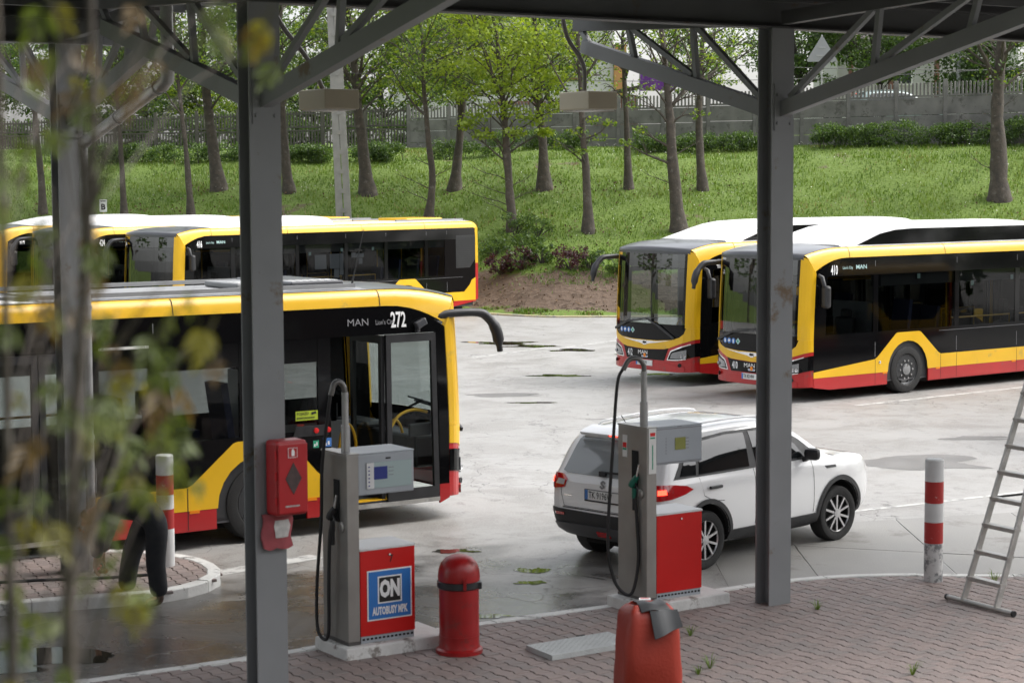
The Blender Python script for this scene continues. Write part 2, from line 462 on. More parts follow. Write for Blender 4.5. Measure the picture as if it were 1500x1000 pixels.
for i, c in enumerate(((0.115, 0.145, 0.016), (0.075, 0.105, 0.015), (0.150, 0.140, 0.013), (0.115, 0.070, 0.018))):
    M['young%d' % i] = leafmat('young_leaf_%s' % 'abcd'[i], c, 0.4)

def asphalt_mat():
    m, n, l, b = nodes_of('worn_asphalt')
    t = n.new('ShaderNodeTexCoord')
    def nz(scale, detail=6, rough=0.6, dist=0.0):
        q = n.new('ShaderNodeTexNoise'); q.inputs['Scale'].default_value = scale; q.inputs['Detail'].default_value = detail
        q.inputs['Roughness'].default_value = rough; q.inputs['Distortion'].default_value = dist
        l.new(t.outputs['Object'], q.inputs['Vector']); return q.outputs[0]
    def mr(x, a, bb, c=0.0, d=1.0, smooth=False):
        q = n.new('ShaderNodeMapRange'); q.inputs[1].default_value = a; q.inputs[2].default_value = bb; q.inputs[3].default_value = c; q.inputs[4].default_value = d
        if smooth: q.interpolation_type = 'SMOOTHSTEP'
        l.new(x, q.inputs[0]); return q.outputs[0]
    def ma(op, x, y):
        q = n.new('ShaderNodeMath'); q.operation = op
        for i, v in enumerate((x, y)):
            if isinstance(v, (int, float)): q.inputs[i].default_value = v
            else: l.new(v, q.inputs[i])
        return q.outputs[0]
    def mix(f, a, bb):
        q = n.new('ShaderNodeMix'); q.data_type = 'RGBA'
        l.new(f, q.inputs[0])
        for i, v in ((6, a), (7, bb)):
            if isinstance(v, tuple): q.inputs[i].default_value = (*v, 1)
            else: l.new(v, q.inputs[i])
        return q.outputs[2]
    big = nz(0.16, 5, 0.6, 0.6); mid = nz(0.9, 7, 0.65, 0.3); fine = nz(45, 4, 0.7)
    c = mix(mr(big, 0.35, 0.65), (0.268, 0.262, 0.250), (0.325, 0.319, 0.308))
    c = mix(mr(nz(0.9, 12, 0.80, 0.6), 0.47, 0.56), c, (0.212, 0.201, 0.188))
    c = mix(mr(nz(2.6, 8, 0.75, 0.3), 0.56, 0.62), c, (0.17, 0.16, 0.15))
    c = mix(mr(mid, 0.58, 0.70), c, (0.165, 0.156, 0.146))
    c = mix(mr(fine, 0.42, 0.66), c, (0.36, 0.352, 0.34))
    sep = n.new('ShaderNodeSeparateXYZ'); l.new(t.outputs['Object'], sep.inputs[0])
    # cracks
    vo = n.new('ShaderNodeTexVoronoi'); vo.feature = 'DISTANCE_TO_EDGE'; vo.inputs['Scale'].default_value = 0.9
    wv = n.new('ShaderNodeVectorMath'); wv.operation = 'ADD'
    w2 = n.new('ShaderNodeTexNoise'); w2.inputs['Scale'].default_value = 1.4; w2.inputs['Detail'].default_value = 6
    l.new(t.outputs['Object'], w2.inputs['Vector'])
    ws = n.new('ShaderNodeVectorMath'); ws.operation = 'SCALE'; ws.inputs['Scale'].default_value = 1.1
    l.new(w2.outputs['Color'], ws.inputs[0]); l.new(t.outputs['Object'], wv.inputs[0]); l.new(ws.outputs[0], wv.inputs[1]); l.new(wv.outputs[0], vo.inputs['Vector'])
    crack = mr(vo.outputs['Distance'], 0.0, 0.012, 1, 0)
    crack = ma('MULTIPLY', crack, mr(nz(0.22, 3), 0.44, 0.54))
    c = mix(ma('MULTIPLY', crack, 0.75), c, (0.06, 0.058, 0.055))
    # soaked surface in the filling lane; damp patches elsewhere
    lane = ma('ADD', ma('MULTIPLY', sep.outputs[1], 0.86), ma('MULTIPLY', sep.outputs[0], -0.10))
    lane = mr(lane, 16.5, 22.5, 1, 0, True)
    side = mr(sep.outputs[0], -1.0, 4.2, 1, 0, True)
    wet = ma('MULTIPLY', lane, side)
    wet = ma('ADD', ma('MULTIPLY', wet, 0.55), ma('MULTIPLY', mr(mid, 0.3, 0.75), 0.45))
    wet = ma('ADD', wet, ma('MULTIPLY', mr(big, 0.4, 0.7), 0.12))
    wet = mr(wet, 0.42, 0.66, 0, 1, True)
    c2 = n.new('ShaderNodeMix'); c2.data_type = 'RGBA'; c2.blend_type = 'MULTIPLY'
    l.new(ma('MULTIPLY', wet, 0.92), c2.inputs[0]); l.new(c, c2.inputs[6]); c2.inputs[7].default_value = (0.30, 0.297, 0.292, 1)
    l.new(c2.outputs[2], b.inputs['Base Color'])
    wr = mr(nz(0.8, 6, 0.6, 0.8), 0.36, 0.64, 0.12, 0.42)
    dry = mr(mid, 0.3, 0.75, 0.52, 0.40)
    ro = ma('ADD', ma('MULTIPLY', dry, ma('SUBTRACT', 1.0, wet)), ma('MULTIPLY', wr, wet))
    l.new(ro, b.inputs['Roughness'])
    hb = ma('ADD', ma('MULTIPLY', fine, 0.5), ma('MULTIPLY', mid, 1.0))
    hb = ma('SUBTRACT', hb, ma('MULTIPLY', crack, 1.5))
    bp = n.new('ShaderNodeBump'); bp.inputs['Strength'].default_value = 0.25; bp.inputs['Distance'].default_value = 0.02
    l.new(hb, bp.inputs['Height']); l.new(bp.outputs[0], b.inputs['Normal'])
    return m
M['asphalt'] = asphalt_mat()

def puddle_mat():
    m, n, l, b = nodes_of('puddle_water')
    b.inputs['Base Color'].default_value = (0.030, 0.026, 0.018, 1)
    b.inputs['Roughness'].default_value = 0.03
    b.inputs['Specular IOR Level'].default_value = 0.5
    return m
M['puddle'] = puddle_mat()

def ground_mat():
    m, n, l, b = nodes_of('grass_and_soil')
    t = n.new('ShaderNodeTexCoord')
    a = n.new('ShaderNodeAttribute'); a.attribute_name = 'soil'
    nz = n.new('ShaderNodeTexNoise'); nz.inputs['Scale'].default_value = 1.1; nz.inputs['Detail'].default_value = 8
    l.new(t.outputs['Object'], nz.inputs['Vector'])
    g = n.new('ShaderNodeMix'); g.data_type = 'RGBA'
    g.inputs[6].default_value = (0.090, 0.145, 0.018, 1); g.inputs[7].default_value = (0.120, 0.180, 0.024, 1)
    l.new(nz.outputs[0], g.inputs[0])
    s = n.new('ShaderNodeMix'); s.data_type = 'RGBA'
    s.inputs[6].default_value = (0.070, 0.045, 0.030, 1); s.inputs[7].default_value = (0.150, 0.105, 0.075, 1)
    nf = n.new('ShaderNodeTexNoise'); nf.inputs['Scale'].default_value = 6; nf.inputs['Detail'].default_value = 8
    l.new(t.outputs['Object'], nf.inputs['Vector']); l.new(nf.outputs[0], s.inputs[0])
    mx = n.new('ShaderNodeMix'); mx.data_type = 'RGBA'
    ad = n.new('ShaderNodeMath'); ad.operation = 'ADD'; l.new(a.outputs['Fac'], ad.inputs[0])
    sb = n.new('ShaderNodeMapRange'); sb.inputs[1].default_value = 0.3; sb.inputs[2].default_value = 0.7; sb.inputs[3].default_value = -0.35; sb.inputs[4].default_value = 0.35
    l.new(nz.outputs[0], sb.inputs[0]); l.new(sb.outputs[0], ad.inputs[1])
    st = n.new('ShaderNodeMapRange'); st.inputs[1].default_value = 0.4; st.inputs[2].default_value = 0.6
    l.new(ad.outputs[0], st.inputs[0])
    l.new(st.outputs[0], mx.inputs[0]); l.new(g.outputs[2], mx.inputs[6]); l.new(s.outputs[2], mx.inputs[7])
    l.new(mx.outputs[2], b.inputs['Base Color'])
    b.inputs['Roughness'].default_value = 0.95
    bp = n.new('ShaderNodeBump'); bp.inputs['Strength'].default_value = 0.9; bp.inputs['Distance'].default_value = 0.08
    l.new(nf.outputs[0], bp.inputs['Height']); l.new(bp.outputs[0], b.inputs['Normal'])
    return m
M['ground'] = ground_mat()
# ---------------------------------------------------------------- ground, bank
def sm(a, b, x):
    t = np.clip((np.asarray(x, float) - a) / (b - a), 0, 1)
    return t * t * (3 - 2 * t)
def foot(x): return 65.3 - 2.6 * sm(-2.5, 1.5, x)
FX = [-60, -26.94, -4.73, 12.09, 21.66, 60]; FY = [104, 97, 92, 84, 78, 54]
def fence_y(x): return np.interp(x, FX, FY)
def bank(x, y):
    x = np.asarray(x, float); y = np.asarray(y, float)
    d = y - foot(x)
    L = 17 - 5 * sm(4, 22, x)
    t = np.maximum(0, d - 3.5); k = np.minimum(t / L, 1)
    z = .12 * sm(0, 1.5, d) + 1.0 * sm(1.2, 4.2, d)
    z = z + 4.45 * np.where(k < .8, k * 1.12, .896 + .104 * sm(.8, 1.0, k))
    z = z + np.maximum(0, d - 3.5 - L) * .018
    z = z + 0.75 * sm(0.6, 4.5, y - fence_y(x)) * sm(-8, 6, x)
    return np.where(d < 0, 0, z)

def build_ground():
    xs = np.concatenate([np.arange(-400, -34, 20), np.arange(-34, 34.1, 0.7), np.arange(50, 401, 20)])
    ys = np.concatenate([np.arange(-60, 57, 9), np.arange(58, 100, 0.4), np.arange(102, 140, 4), np.arange(160, 700, 45)])
    X, Y = np.meshgrid(xs, ys)
    Z = bank(X, Y)
    rough = np.array([noise.noise((x*0.7, y*0.7, 0)) for x, y in zip(X.ravel(), Y.ravel())]).reshape(X.shape)
    D = Y - foot(X)
    Z = Z + rough * 0.10 * (D > 0.5) - 0.02
    nx = len(xs)
    idx = np.arange(len(ys) * nx).reshape(len(ys), nx)
    F = np.stack([idx[:-1, :-1], idx[:-1, 1:], idx[1:, 1:], idx[1:, :-1]], -1).reshape(-1, 4)
    me = fast_mesh('ground', np.stack([X, Y, Z], -1).reshape(-1, 3), F, [M['ground']], smooth=True)
    patch = np.array([noise.noise((x*.28, y*.45, 31.0)) for x, y in zip(X.ravel(), Y.ravel())]).reshape(X.shape)
    soil = 0.42*sm(.36, .5, patch)*(D > 4) + (sm(1.0, 1.6, D) * (1 - sm(3.2, 5.0, D)) * 0.95 + 0.30 * (1 - sm(0.4, 1.0, D))) * (X > -14)
    a = me.attributes.new('soil', 'FLOAT', 'POINT'); a.data.foreach_set('value', soil.ravel().astype(np.float32))
    o = inst('ground', me); tag(o, kind='structure')
build_ground()

# the yard: one worn asphalt sheet running up to the foot of the bank
def build_yard():
    xs = np.arange(-60, 60.1, 1.0)
    rows = [[(x, y, 0.0) for x in xs] for y in (4, 14, 17, 20, 24, 30, 40, 50, 58)] + [[(x, float(foot(x)) - 0.25, 0.0) for x in xs]]
    m = MB(); m.grid(rows)
    tag(m.build('asphalt_yard', M['asphalt']), kind='structure')
build_yard()
def flat_blob(pts, z, mat, name, kind='structure', jag=0.0, seed=0):
    q = spline(pts + [pts[0]], 6)[:-1]
    rr = random.Random(seed)
    m = MB(); m.add([(x + rr.uniform(-jag, jag), y + rr.uniform(-jag, jag), z) for x, y, *_ in q], [tuple(range(len(q)))])
    return tag(m.build(name, mat), kind=kind)
def puddle(cx, cy, rx, ry, seed):
    rr = random.Random(seed)
    pts = []
    for k in range(16):
        a = 2*math.pi*k/16
        s = max(.25, .8 + .75*noise.noise((math.cos(a)*1.3, math.sin(a)*1.3, seed*3.7)) + rr.uniform(-.12, .12))
        pts.append((cx + rx*s*math.cos(a), cy + ry*s*math.sin(a), 0))
    flat_blob(pts, 0.004, M['puddle'], 'puddle', jag=min(rx, ry)*0.05, seed=seed)
for i, p in enumerate([(-.35, 53.0, 1.0, 0.75), (.55, 51.9, .75, .4), (1.5, 50.6, .7, .4), (2.95, 49.2, .8, .45), (1.0, 44.1, .75, .35),
                       (.22, 22.1, .22, .25), (.2, 21.4, .2, .12), (-.7, 23.3, .3, .16), (-4.9, 17.9, 1.3, .5), (-.3, 19.8, .35, .12), (3.2, 44.3, .5, .3), (.4, 38.8, .5, .12)]):
    puddle(*p, seed=i + 3)
# painted lines
def strip(p0, p1, w, mat, name, z=0.004):
    m = MB(); p0, p1 = V(*p0, z), V(*p1, z)
    d = (p1 - p0).normalized(); n = V(-d.y, d.x, 0) * w / 2
    k = max(2, int((p1-p0).length / 0.5))
    m.grid([[p0.lerp(p1, i/k) - n, p0.lerp(p1, i/k) + n] for i in range(k+1)])
    return tag(m.build(name, mat), kind='structure')
strip((6.6, 38.06), (16.5, 45.9), .12, M['linepaint'], 'parking_line')
strip((1.4, 51.5), (5.5, 57.6), .12, M['linepaint'], 'parking_line')
strip((-1.0, 48.6), (1.0, 51.6), .10, M['linepaint'], 'parking_line')
strip((-3.4, 21.95), (-2.3, 23.0), .28, M['linepaint'], 'road_marking')
strip((4.4, 25.9), (9.0, 28.6), .10, M['linepaint'], 'road_marking')
M['patch'] = pmat('darker_asphalt_repair', (0.155, 0.150, 0.143), 0.5, var=0.2, vscale=2, bump=0.3, bscale=70)
for i, (cx, cy, rx, ry) in enumerate([(6.4, 30.3, 1.5, .8), (4.4, 31.5, .9, .35), (-.2, 40.2, 1.2, .4), (2.6, 36.2, 1.3, .35), (7.8, 33.2, .9, .4)]):
    rr = random.Random(i); pts = []
    for k in range(14):
        a = 2*math.pi*k/14; s_ = .75 + .8*noise.noise((math.cos(a)*1.4, math.sin(a)*1.4, i*5.1))
        pts.append((cx + rx*s_*math.cos(a), cy + ry*s_*math.sin(a), 0))
    flat_blob(pts, .0035, M['patch'], 'asphalt_patch', jag=.02, seed=i)
# low kerb along the foot of the bank, stone by stone
def kerb(name, pts, w, top, mat, step=1.0, z0=-0.05, kind='structure', gap=0.008):
    base = bpy.data.objects.new(name, None); COL.objects.link(base); tag(base, kind=kind)
    P = [V(x, y, 0) for x, y in pts]
    L = [0.0]
    for a, b in zip(P, P[1:]): L.append(L[-1] + (b - a).length)
    def at(s):
        for i in range(len(P) - 1):
            if s <= L[i+1] or i == len(P) - 2:
                return P[i].lerp(P[i+1], (s - L[i]) / (L[i+1] - L[i]))
    n = max(1, round(L[-1] / step))
    for i in range(n):
        s0, s1 = L[-1]*i/n + gap/2, L[-1]*(i+1)/n - gap/2
        rows = []
        rr = random.Random(i * 7 + len(pts))
        dz = rr.uniform(-.004, .004)
        for k in range(4):
            s = s0 + (s1 - s0) * k / 3
            p = at(s); d = (at(min(s + .05, L[-1])) - at(max(s - .05, 0))).normalized()
            nn = V(-d.y, d.x, 0) * w / 2
            t = top + dz
            rows.append([p - nn + V(0, 0, z0), p - nn + V(0, 0, t - .012), p - nn*.84 + V(0, 0, t), p + nn*.84 + V(0, 0, t), p + nn + V(0, 0, t - .012), p + nn + V(0, 0, z0)])
        m = MB(); m.grid(rows)
        b = len(m.v) - 6
        m.add(rows[0], [(5, 4, 3, 2, 1, 0)]); m.add(rows[-1], [(0, 1, 2, 3, 4, 5)])
        m.build('kerb_stone', mat, base)
    return base
kerb('yard_kerb', [(x, float(foot(x)) - 0.1) for x in np.arange(-16, 17, 0.5)], .18, .05, M['linewarm'], 2.0)

# ---------------------------------------------------------------- paved filling area and island
AX = V(math.cos(R(34.3)), math.sin(R(34.3)), 0)      # along the pump row
BX = V(-AX.y, AX.x, 0)                               # across it, away from the camera
KERB = spline([(-6.3, 15.25), (-3.75, 16.81), (-2.41, 17.64), (-.92, 18.63), (1.07, 19.83), (2.36, 20.65), (3.02, 21.02), (3.66, 21.22), (4.43, 21.26), (5.51, 21.2), (9.5, 21.1)], 8)
kerb('pavement_kerb', KERB, .13, .108, M['kerb'], 1.0)
ISL = spline([(-8.6, 18.72), (-5.22, 19.97), (-4.15, 20.36), (-3.62, 20.6), (-3.27, 21.25), (-3.42, 21.95), (-3.89, 22.5), (-4.75, 22.78), (-5.75, 22.36), (-8.6, 21.05)], 8)
kerb('island_kerb', ISL, .15, .125, M['kerb'], 1.0)

PAV_POLY = [(x, y) for x, y in KERB] + [(9.5, 12.5), (-6.3, 12.5)]
def flat_poly(name, poly, z, mat, parent=None, kind=None):
    m = MB(); m.add([(x, y, z) for x, y in poly], [tuple(range(len(poly)))])
    o = m.build(name, mat, parent)
    return tag(o, kind=kind) if kind else o
pavement = flat_poly('pavement', PAV_POLY, .088, M['moss'], kind='structure')
island = flat_poly('island_pavement', ISL, .100, M['moss'], kind='structure')
def inside(poly, x, y):
    c = False; j = len(poly) - 1
    for i in range(len(poly)):
        xi, yi = poly[i]; xj, yj = poly[j]
        if (yi > y) != (yj > y) and x < (xj - xi) * (y - yi) / (yj - yi) + xi: c = not c
        j = i
    return c
def bone():
    # interlocking paver: wide at both ends, narrow in the middle
    g = .0048
    top = [(.1 - g, .0825 - g), (.07, .0825 - g), (.03, .0625 - g), (-.03, .0625 - g), (-.07, .0825 - g), (-.1 + g, .0825 - g)]
    return top + [(-x, -y) for x, y in top]
BONE = bone()
def paver_geo(zt):
    n = len(BONE)
    vs = [(x, y, -.03) for x, y in BONE] + [(x, y, zt - .006) for x, y in BONE] + [(x*.93, y*.93, zt) for x, y in BONE]
    fs = []
    for r in range(2):
        for k in range(n):
            k2 = (k + 1) % n
            fs.append((r*n+k, r*n+k2, (r+1)*n+k2, (r+1)*n+k))
    return vs, fs, tuple(range(2*n, 3*n))
def lay_pavers(poly, parent, z, ang, keep_n, x0, x1, y0, y1):
    ca, sa = math.cos(ang), math.sin(ang)
    spots = []
    N = int(max(x1-x0, y1-y0) / .145) + 8
    cx, cy = (x0+x1)/2, (y0+y1)/2
    for j in range(-N, N):
        for i in range(-N, N):
            u = i * .2 + (.1 if j % 2 else 0); v = j * .145
            x = cx + u*ca - v*sa; y = cy + u*sa + v*ca
            if x0 < x < x1 and y0 < y < y1 and inside(poly, x, y): spots.append((x, y))
    rr = random.Random(5)
    spots.sort(key=lambda p: p[1] + 3.0 * (abs(p[0]) > .257 * p[1] + .1) + 3.0 * (p[1] < 16.85))
    meshes = []
    vs, fs, topf = paver_geo(.0)
    for k in range(4):
        m = MB(); m.add(vs, fs + [topf]); meshes.append(m.mesh('paver', M['paver%d' % k]))
    for x, y in spots[:keep_n]:
        inst('paver', meshes[rr.randrange(4)], parent, (x, y, z + rr.uniform(-.0025, .0025)), (rr.uniform(-.012, .012), rr.uniform(-.012, .012), ang))
    m = MB()
    for x, y in spots[keep_n:]:
        dz = z + rr.uniform(-.002, .002)
        t1, t2 = rr.uniform(-.008, .008), rr.uniform(-.008, .008)
        m.add([(x + a*ca - b*sa, y + a*sa + b*ca, c + dz + a*t1 + b*t2) for a, b, c in vs], fs + [topf], rr.randrange(4))
    o = m.build('paver_field', [M['paver%d' % k] for k in range(4)], parent)
    tag(o, kind='stuff')
lay_pavers(PAV_POLY, pavement, .1, R(124.3), 300, -5.2, 7.2, 15.2, 21.4)
lay_pavers(ISL, island, .118, R(114), 0, -7.6, -3.2, 18.9, 22.9)
# concrete slabs of the road beside the kerb
slabs = bpy.data.objects.new('concrete_road', None); COL.objects.link(slabs); tag(slabs, kind='structure')
M['slab'] = pmat('road_concrete', (0.28, 0.274, 0.26), 0.6, var=0.12, vscale=1.2, bump=0.25, bscale=50, dirt=((0.20, 0.19, 0.175), 0.35, 1.1))
def slab(poly, z):
    m = MB(); n = len(poly)
    m.add([(x, y, -.02) for x, y in poly] + [(x, y, z) for x, y in poly], [tuple(range(n, 2*n))] + [(k, (k+1) % n, n+(k+1) % n, n+k) for k in range(n)])
    m.build('concrete_slab', M['slab'], slabs)
def kerb_y(x): return float(np.interp(x, [p[0] for p in KERB], [p[1] for p in KERB]))
sx = [2.3, 3.35, 4.9, 6.5, 8.1, 9.4]
for i in range(5):
    a, b = sx[i] + .012, sx[i+1] - .012
    lo0, lo1 = kerb_y(a) + .08, kerb_y(b) + .08
    m0, m1 = 23.35 - .32*(a - 3.9), 23.35 - .32*(b - 3.9)
    slab([(a, lo0), (b, lo1), (b, max(lo1 + .3, m1) - .012), (a, max(lo0 + .3, m0) - .012)], .004 + .002*(i % 2))
    slab([(a, max(lo0 + .3, m0) + .012), (b, max(lo1 + .3, m1) + .012), (b, 25.0 + .3*(b-3.9)), (a, 25.0 + .3*(a-3.9))], .005 + .002*((i+1) % 2))

# ---------------------------------------------------------------- leaves
def leaf_cloud(centers, radii, per, size, mats, weights=None, flat=0.55, squash=0.7, aspect=0.62):
    C = np.repeat(np.asarray(centers, float), per, axis=0)
    rad = np.repeat(np.asarray(radii, float), per)
    n = len(C)
    d = rng.normal(size=(n, 3)); d /= np.linalg.norm(d, axis=1)[:, None]
    rr = rng.random(n) ** 0.45
    P = C + d * (rad * rr)[:, None] * np.array([1, 1, squash])
    nrm = rng.normal(size=(n, 3)) * flat + np.array([0, 0, 1.0]) * (1 - flat) * 1.2
    nrm /= np.linalg.norm(nrm, axis=1)[:, None]
    a = np.cross(nrm, rng.normal(size=(n, 3))); a /= np.linalg.norm(a, axis=1)[:, None]
    b = np.cross(nrm, a)
    s = size * rng.uniform(0.65, 1.3, n)[:, None]
    V4 = np.stack([P - a*s*.5, P + b*s*aspect*.5 + a*s*.05, P + a*s*.5 - nrm*s*.08, P - b*s*aspect*.5 + a*s*.05], 1).reshape(-1, 3)
    F = np.arange(n*4).reshape(n, 4)
    mi = rng.choice(len(mats), n, p=weights)
    return V4, F, mi
def leaves(name, centers, radii, per, size, mats, parent=None, **kw):
    v, f, mi = leaf_cloud(centers, radii, per, size, mats, **kw)
    return inst(name, fast_mesh(name, v, f, mats, mi), parent)
SPRING = [M['leaf%d' % i] for i in range(4)]
DEEP = [M['deep%d' % i] for i in range(4)]

# ---------------------------------------------------------------- trees on the bank
BASES = []
def tree(label, path, D, r0, crown, mats, name='tree', group='trees on the grass bank', leaf=.15, per=84, extra=(), bark='bark', lean_y=0.0, low=()):
    """path: (x, z) of the trunk seen along its length, crown: (dx, z, rx, rz, clusters)"""
    rr = random.Random(int(abs(path[0][0]) * 100) + int(D * 10))
    pts = [(x, D + lean_y * (z - path[0][1]), z) for x, z in path]
    x0, z0 = path[0]
    if group == 'trees on the grass bank': BASES.append((x0, D))
    t = thing(name, label, 'tree', (x0, D, z0), 0, group)
    # carry the trunk on into the crown
    dx = pts[-1][0] - pts[-2][0]; dz = max(.5, pts[-1][2] - pts[-2][2])
    top = crown[1] + crown[3] * .55
    while pts[-1][2] < top:
        p = pts[-1]; pts.append((p[0] + dx/dz*1.3 + rr.uniform(-.25, .25), p[1] + rr.uniform(-.2, .2), p[2] + 1.3))
    loc = [(x - x0, y - D, z - z0) for x, y, z in pts]
    loc[0] = (loc[0][0], loc[0][1], -0.25)
    sp = spline(loc, 5)
    H = sp[-1][2]
    rad = []
    for i, p in enumerate(sp):
        k = max(0, p[2]) / H
        rad.append(r0 * (1 - .85 * k ** .8) * (1 + .55 * math.exp(-max(0, p[2]) * 3.2)) * rr.uniform(.93, 1.07))
    m = MB(); m.tube(sp, rad, 14)
    for i, (x, y, z) in enumerate(m.v):              # furrowed, lumpy bark
        c = sp[min(i // 14, len(sp) - 1)]; q = noise.noise((x*5 + x0*3, y*5, z*.9)) * .22 + noise.noise((x*14 + x0, y*14, z*2.2)) * .12
        m.v[i] = (c[0] + (x - c[0])*(1 + q), c[1] + (y - c[1])*(1 + q), z)
    def trunk_at(h):
        for a, b in zip(sp, sp[1:]):
            if b[2] >= h:
                k = (h - a[2]) / max(1e-5, b[2] - a[2]); return V(*a).lerp(V(*b), k)
        return V(*sp[-1])
    cs, cr = [], []
    cdx, cz, rx, rz, nc = crown
    if group == 'trees on the grass bank': cz -= .7; rz *= 1.1; nc = int(nc * 1.2)
    for i in range(nc):
        a = rr.uniform(0, 2*math.pi); e = rr.uniform(-1, 1); q = rr.uniform(.35, 1) ** .6
        w = math.sqrt(max(0, 1 - e*e))
        cs.append(V(cdx + rx*q*w*math.cos(a), rx*q*w*math.sin(a), cz - z0 + rz*q*e)); cr.append(rr.uniform(.55, 1.2))
    for c in extra:
        cs.append(V(c[0] - x0, c[1] - D, c[2] - z0)); cr.append(c[3])
    for i, c in enumerate(cs):
        if i % 2 and i < nc: continue
        h = max(H*.25, min(H*.95, c.z - rr.uniform(.4, 1.1) * math.hypot(c.x, c.y) * .7 - .2))
        p = trunk_at(h); mid = p.lerp(c, .5) + V(rr.uniform(-.2, .2), rr.uniform(-.2, .2), rr.uniform(-.05, .3))
        r1 = max(.02, r0 * .25 * (1 - h / H * .6))
        q = spline([tuple(p), tuple(mid), tuple(c)], 3)
        m.tube(q, [r1 + (.008 - r1) * k / (len(q)-1) for k in range(len(q))], 5)
        for _ in range(2):
            e = c + V(rr.uniform(-.7, .7), rr.uniform(-.7, .7), rr.uniform(-.3, .5))
            m.tube([mid, mid.lerp(e, .55) + V(0, 0, .1), e], [.018, .012, .005], 4)
    if group == 'trees on the grass bank':           # a few heavy limbs fork off below the crown
        for q_ in range(3):
            h = H*rr.uniform(.34, .58); a = trunk_at(h); az = rr.uniform(0, 2*math.pi); ln = rr.uniform(1.6, 2.6)
            pts_ = [a]
            for k in range(5): pts_.append(pts_[-1] + V(math.cos(az)*ln*.17, math.sin(az)*ln*.17, ln*(.18 + .05*k)) + V(rr.uniform(-.1, .1), rr.uniform(-.1, .1), 0))
            r1 = r0*(1 - .85*(h/H)**.8)*rr.uniform(.45, .62)
            m.tube(spline([tuple(p) for p in pts_], 3), [r1*(1 - .85*k/15) for k in range(16)], 7)
            for k in (2, 3, 4, 5):
                e = pts_[k] + V(rr.uniform(-.8, .8), rr.uniform(-.6, .6), rr.uniform(.2, .8)); m.tube([pts_[k], pts_[k].lerp(e, .5) + V(0, 0, .08), e], [.022, .014, .005], 4)
    for p0, ln, az in low:                           # bare twigs low on the stem
        a = trunk_at(p0)
        q = [a]
        dirn = V(math.cos(az), math.sin(az)*.4, .35)
        for k in range(4):
            q.append(q[-1] + dirn * ln/4 + V(rr.uniform(-.06, .06), 0, rr.uniform(-.05, .08)))
        m.tube(q, [.022, .017, .013, .009, .004], 4)
        for k in (1, 2, 3):
            m.tube([q[k], q[k] + V(dirn.x*.3, rr.uniform(-.2, .2), .28)], [.009, .003], 4)
    m.build('trunk', M[bark], t, smooth=60)
    leaves('crown', cs, cr, per, leaf, mats, t, squash=.48)
    return t
W1 = [(-.7, 8.9), (.9, 8.4), (-1.3, 7.8)]
tree('slender pale tree at the far end of the bank, outermost of the trunks', [(-17.8, 3.14), (-17.86, 4.74), (-18.02, 6.79), (-18.1, 8.59)], 75.7, .15, (0, 10.6, 2.6, 2.6, 40), DEEP + SPRING[:2], low=((3, 1, .4),))
tree('thin grey tree rising behind the small letter sign', [(-14.69, 3.1), (-14.75, 4.98), (-14.84, 6.77), (-14.91, 8.31)], 75.55, .12, (0, 10.4, 2.4, 2.6, 40), DEEP + SPRING[:2], low=((2.6, 1.1, .3), (3.2, 1, 2.6)))
tree('thin tree bending gently to one side between the letter sign and a thicker trunk', [(-12.11, 3.01), (-12.25, 5.22), (-12.47, 7.52), (-12.62, 9.3)], 75.3, .13, (0, 10.9, 2.4, 2.6, 40), DEEP + SPRING[:2])
tree('thick dark trunk beside the hedge, first one past the two thin grey trees', [(-11.52, 3.97), (-11.71, 5.52), (-11.92, 7.38), (-12.16, 10.3)], 78.55, .27, (0, 11.4, 3.0, 2.8, 46), DEEP + SPRING[:2])
tree('brown trunk half hidden by the front canopy column carrying the red extinguisher box', [(-8.73, 3.9), (-8.89, 5.5), (-8.97, 7.36), (-9.12, 9.74)], 78.3, .21, (0, 11.0, 3.0, 2.8, 46), DEEP[1:] + SPRING[:2])
tree('stout mottled trunk standing just past the concrete pole', [(-5.63, 3.81), (-5.82, 5.62), (-6.01, 7.34), (-6.17, 9.71)], 78.0, .27, (0, 11.0, 3.2, 2.8, 50), SPRING + DEEP[2:])
tree('wavy slim trunk with bare twigs rising behind the rear half of bus 416', [(-3.16, 2.76), (-2.97, 4.28), (-3.11, 5.93), (-3.25, 7.69), (-3.31, 9.7)], 74.4, .16, (.3, 10.6, 2.6, 2.6, 46), SPRING, low=((.7, 1.6, 2.4), (1.2, 1.4, 2.7), (2.0, 1.3, 2.2), (1.6, 1.2, .7)))
tree('trunk slanting up and away from bus 416 beside the wavy slim one', [(-2.3, 3.93), (-2.05, 5.87), (-1.9, 8.13), (-2.02, 9.98)], 78.4, .22, (.4, 10.8, 2.8, 2.7, 50), SPRING, extra=[(-3.2, 78, 8.4, .9), (-3.9, 78, 8.8, .8)])
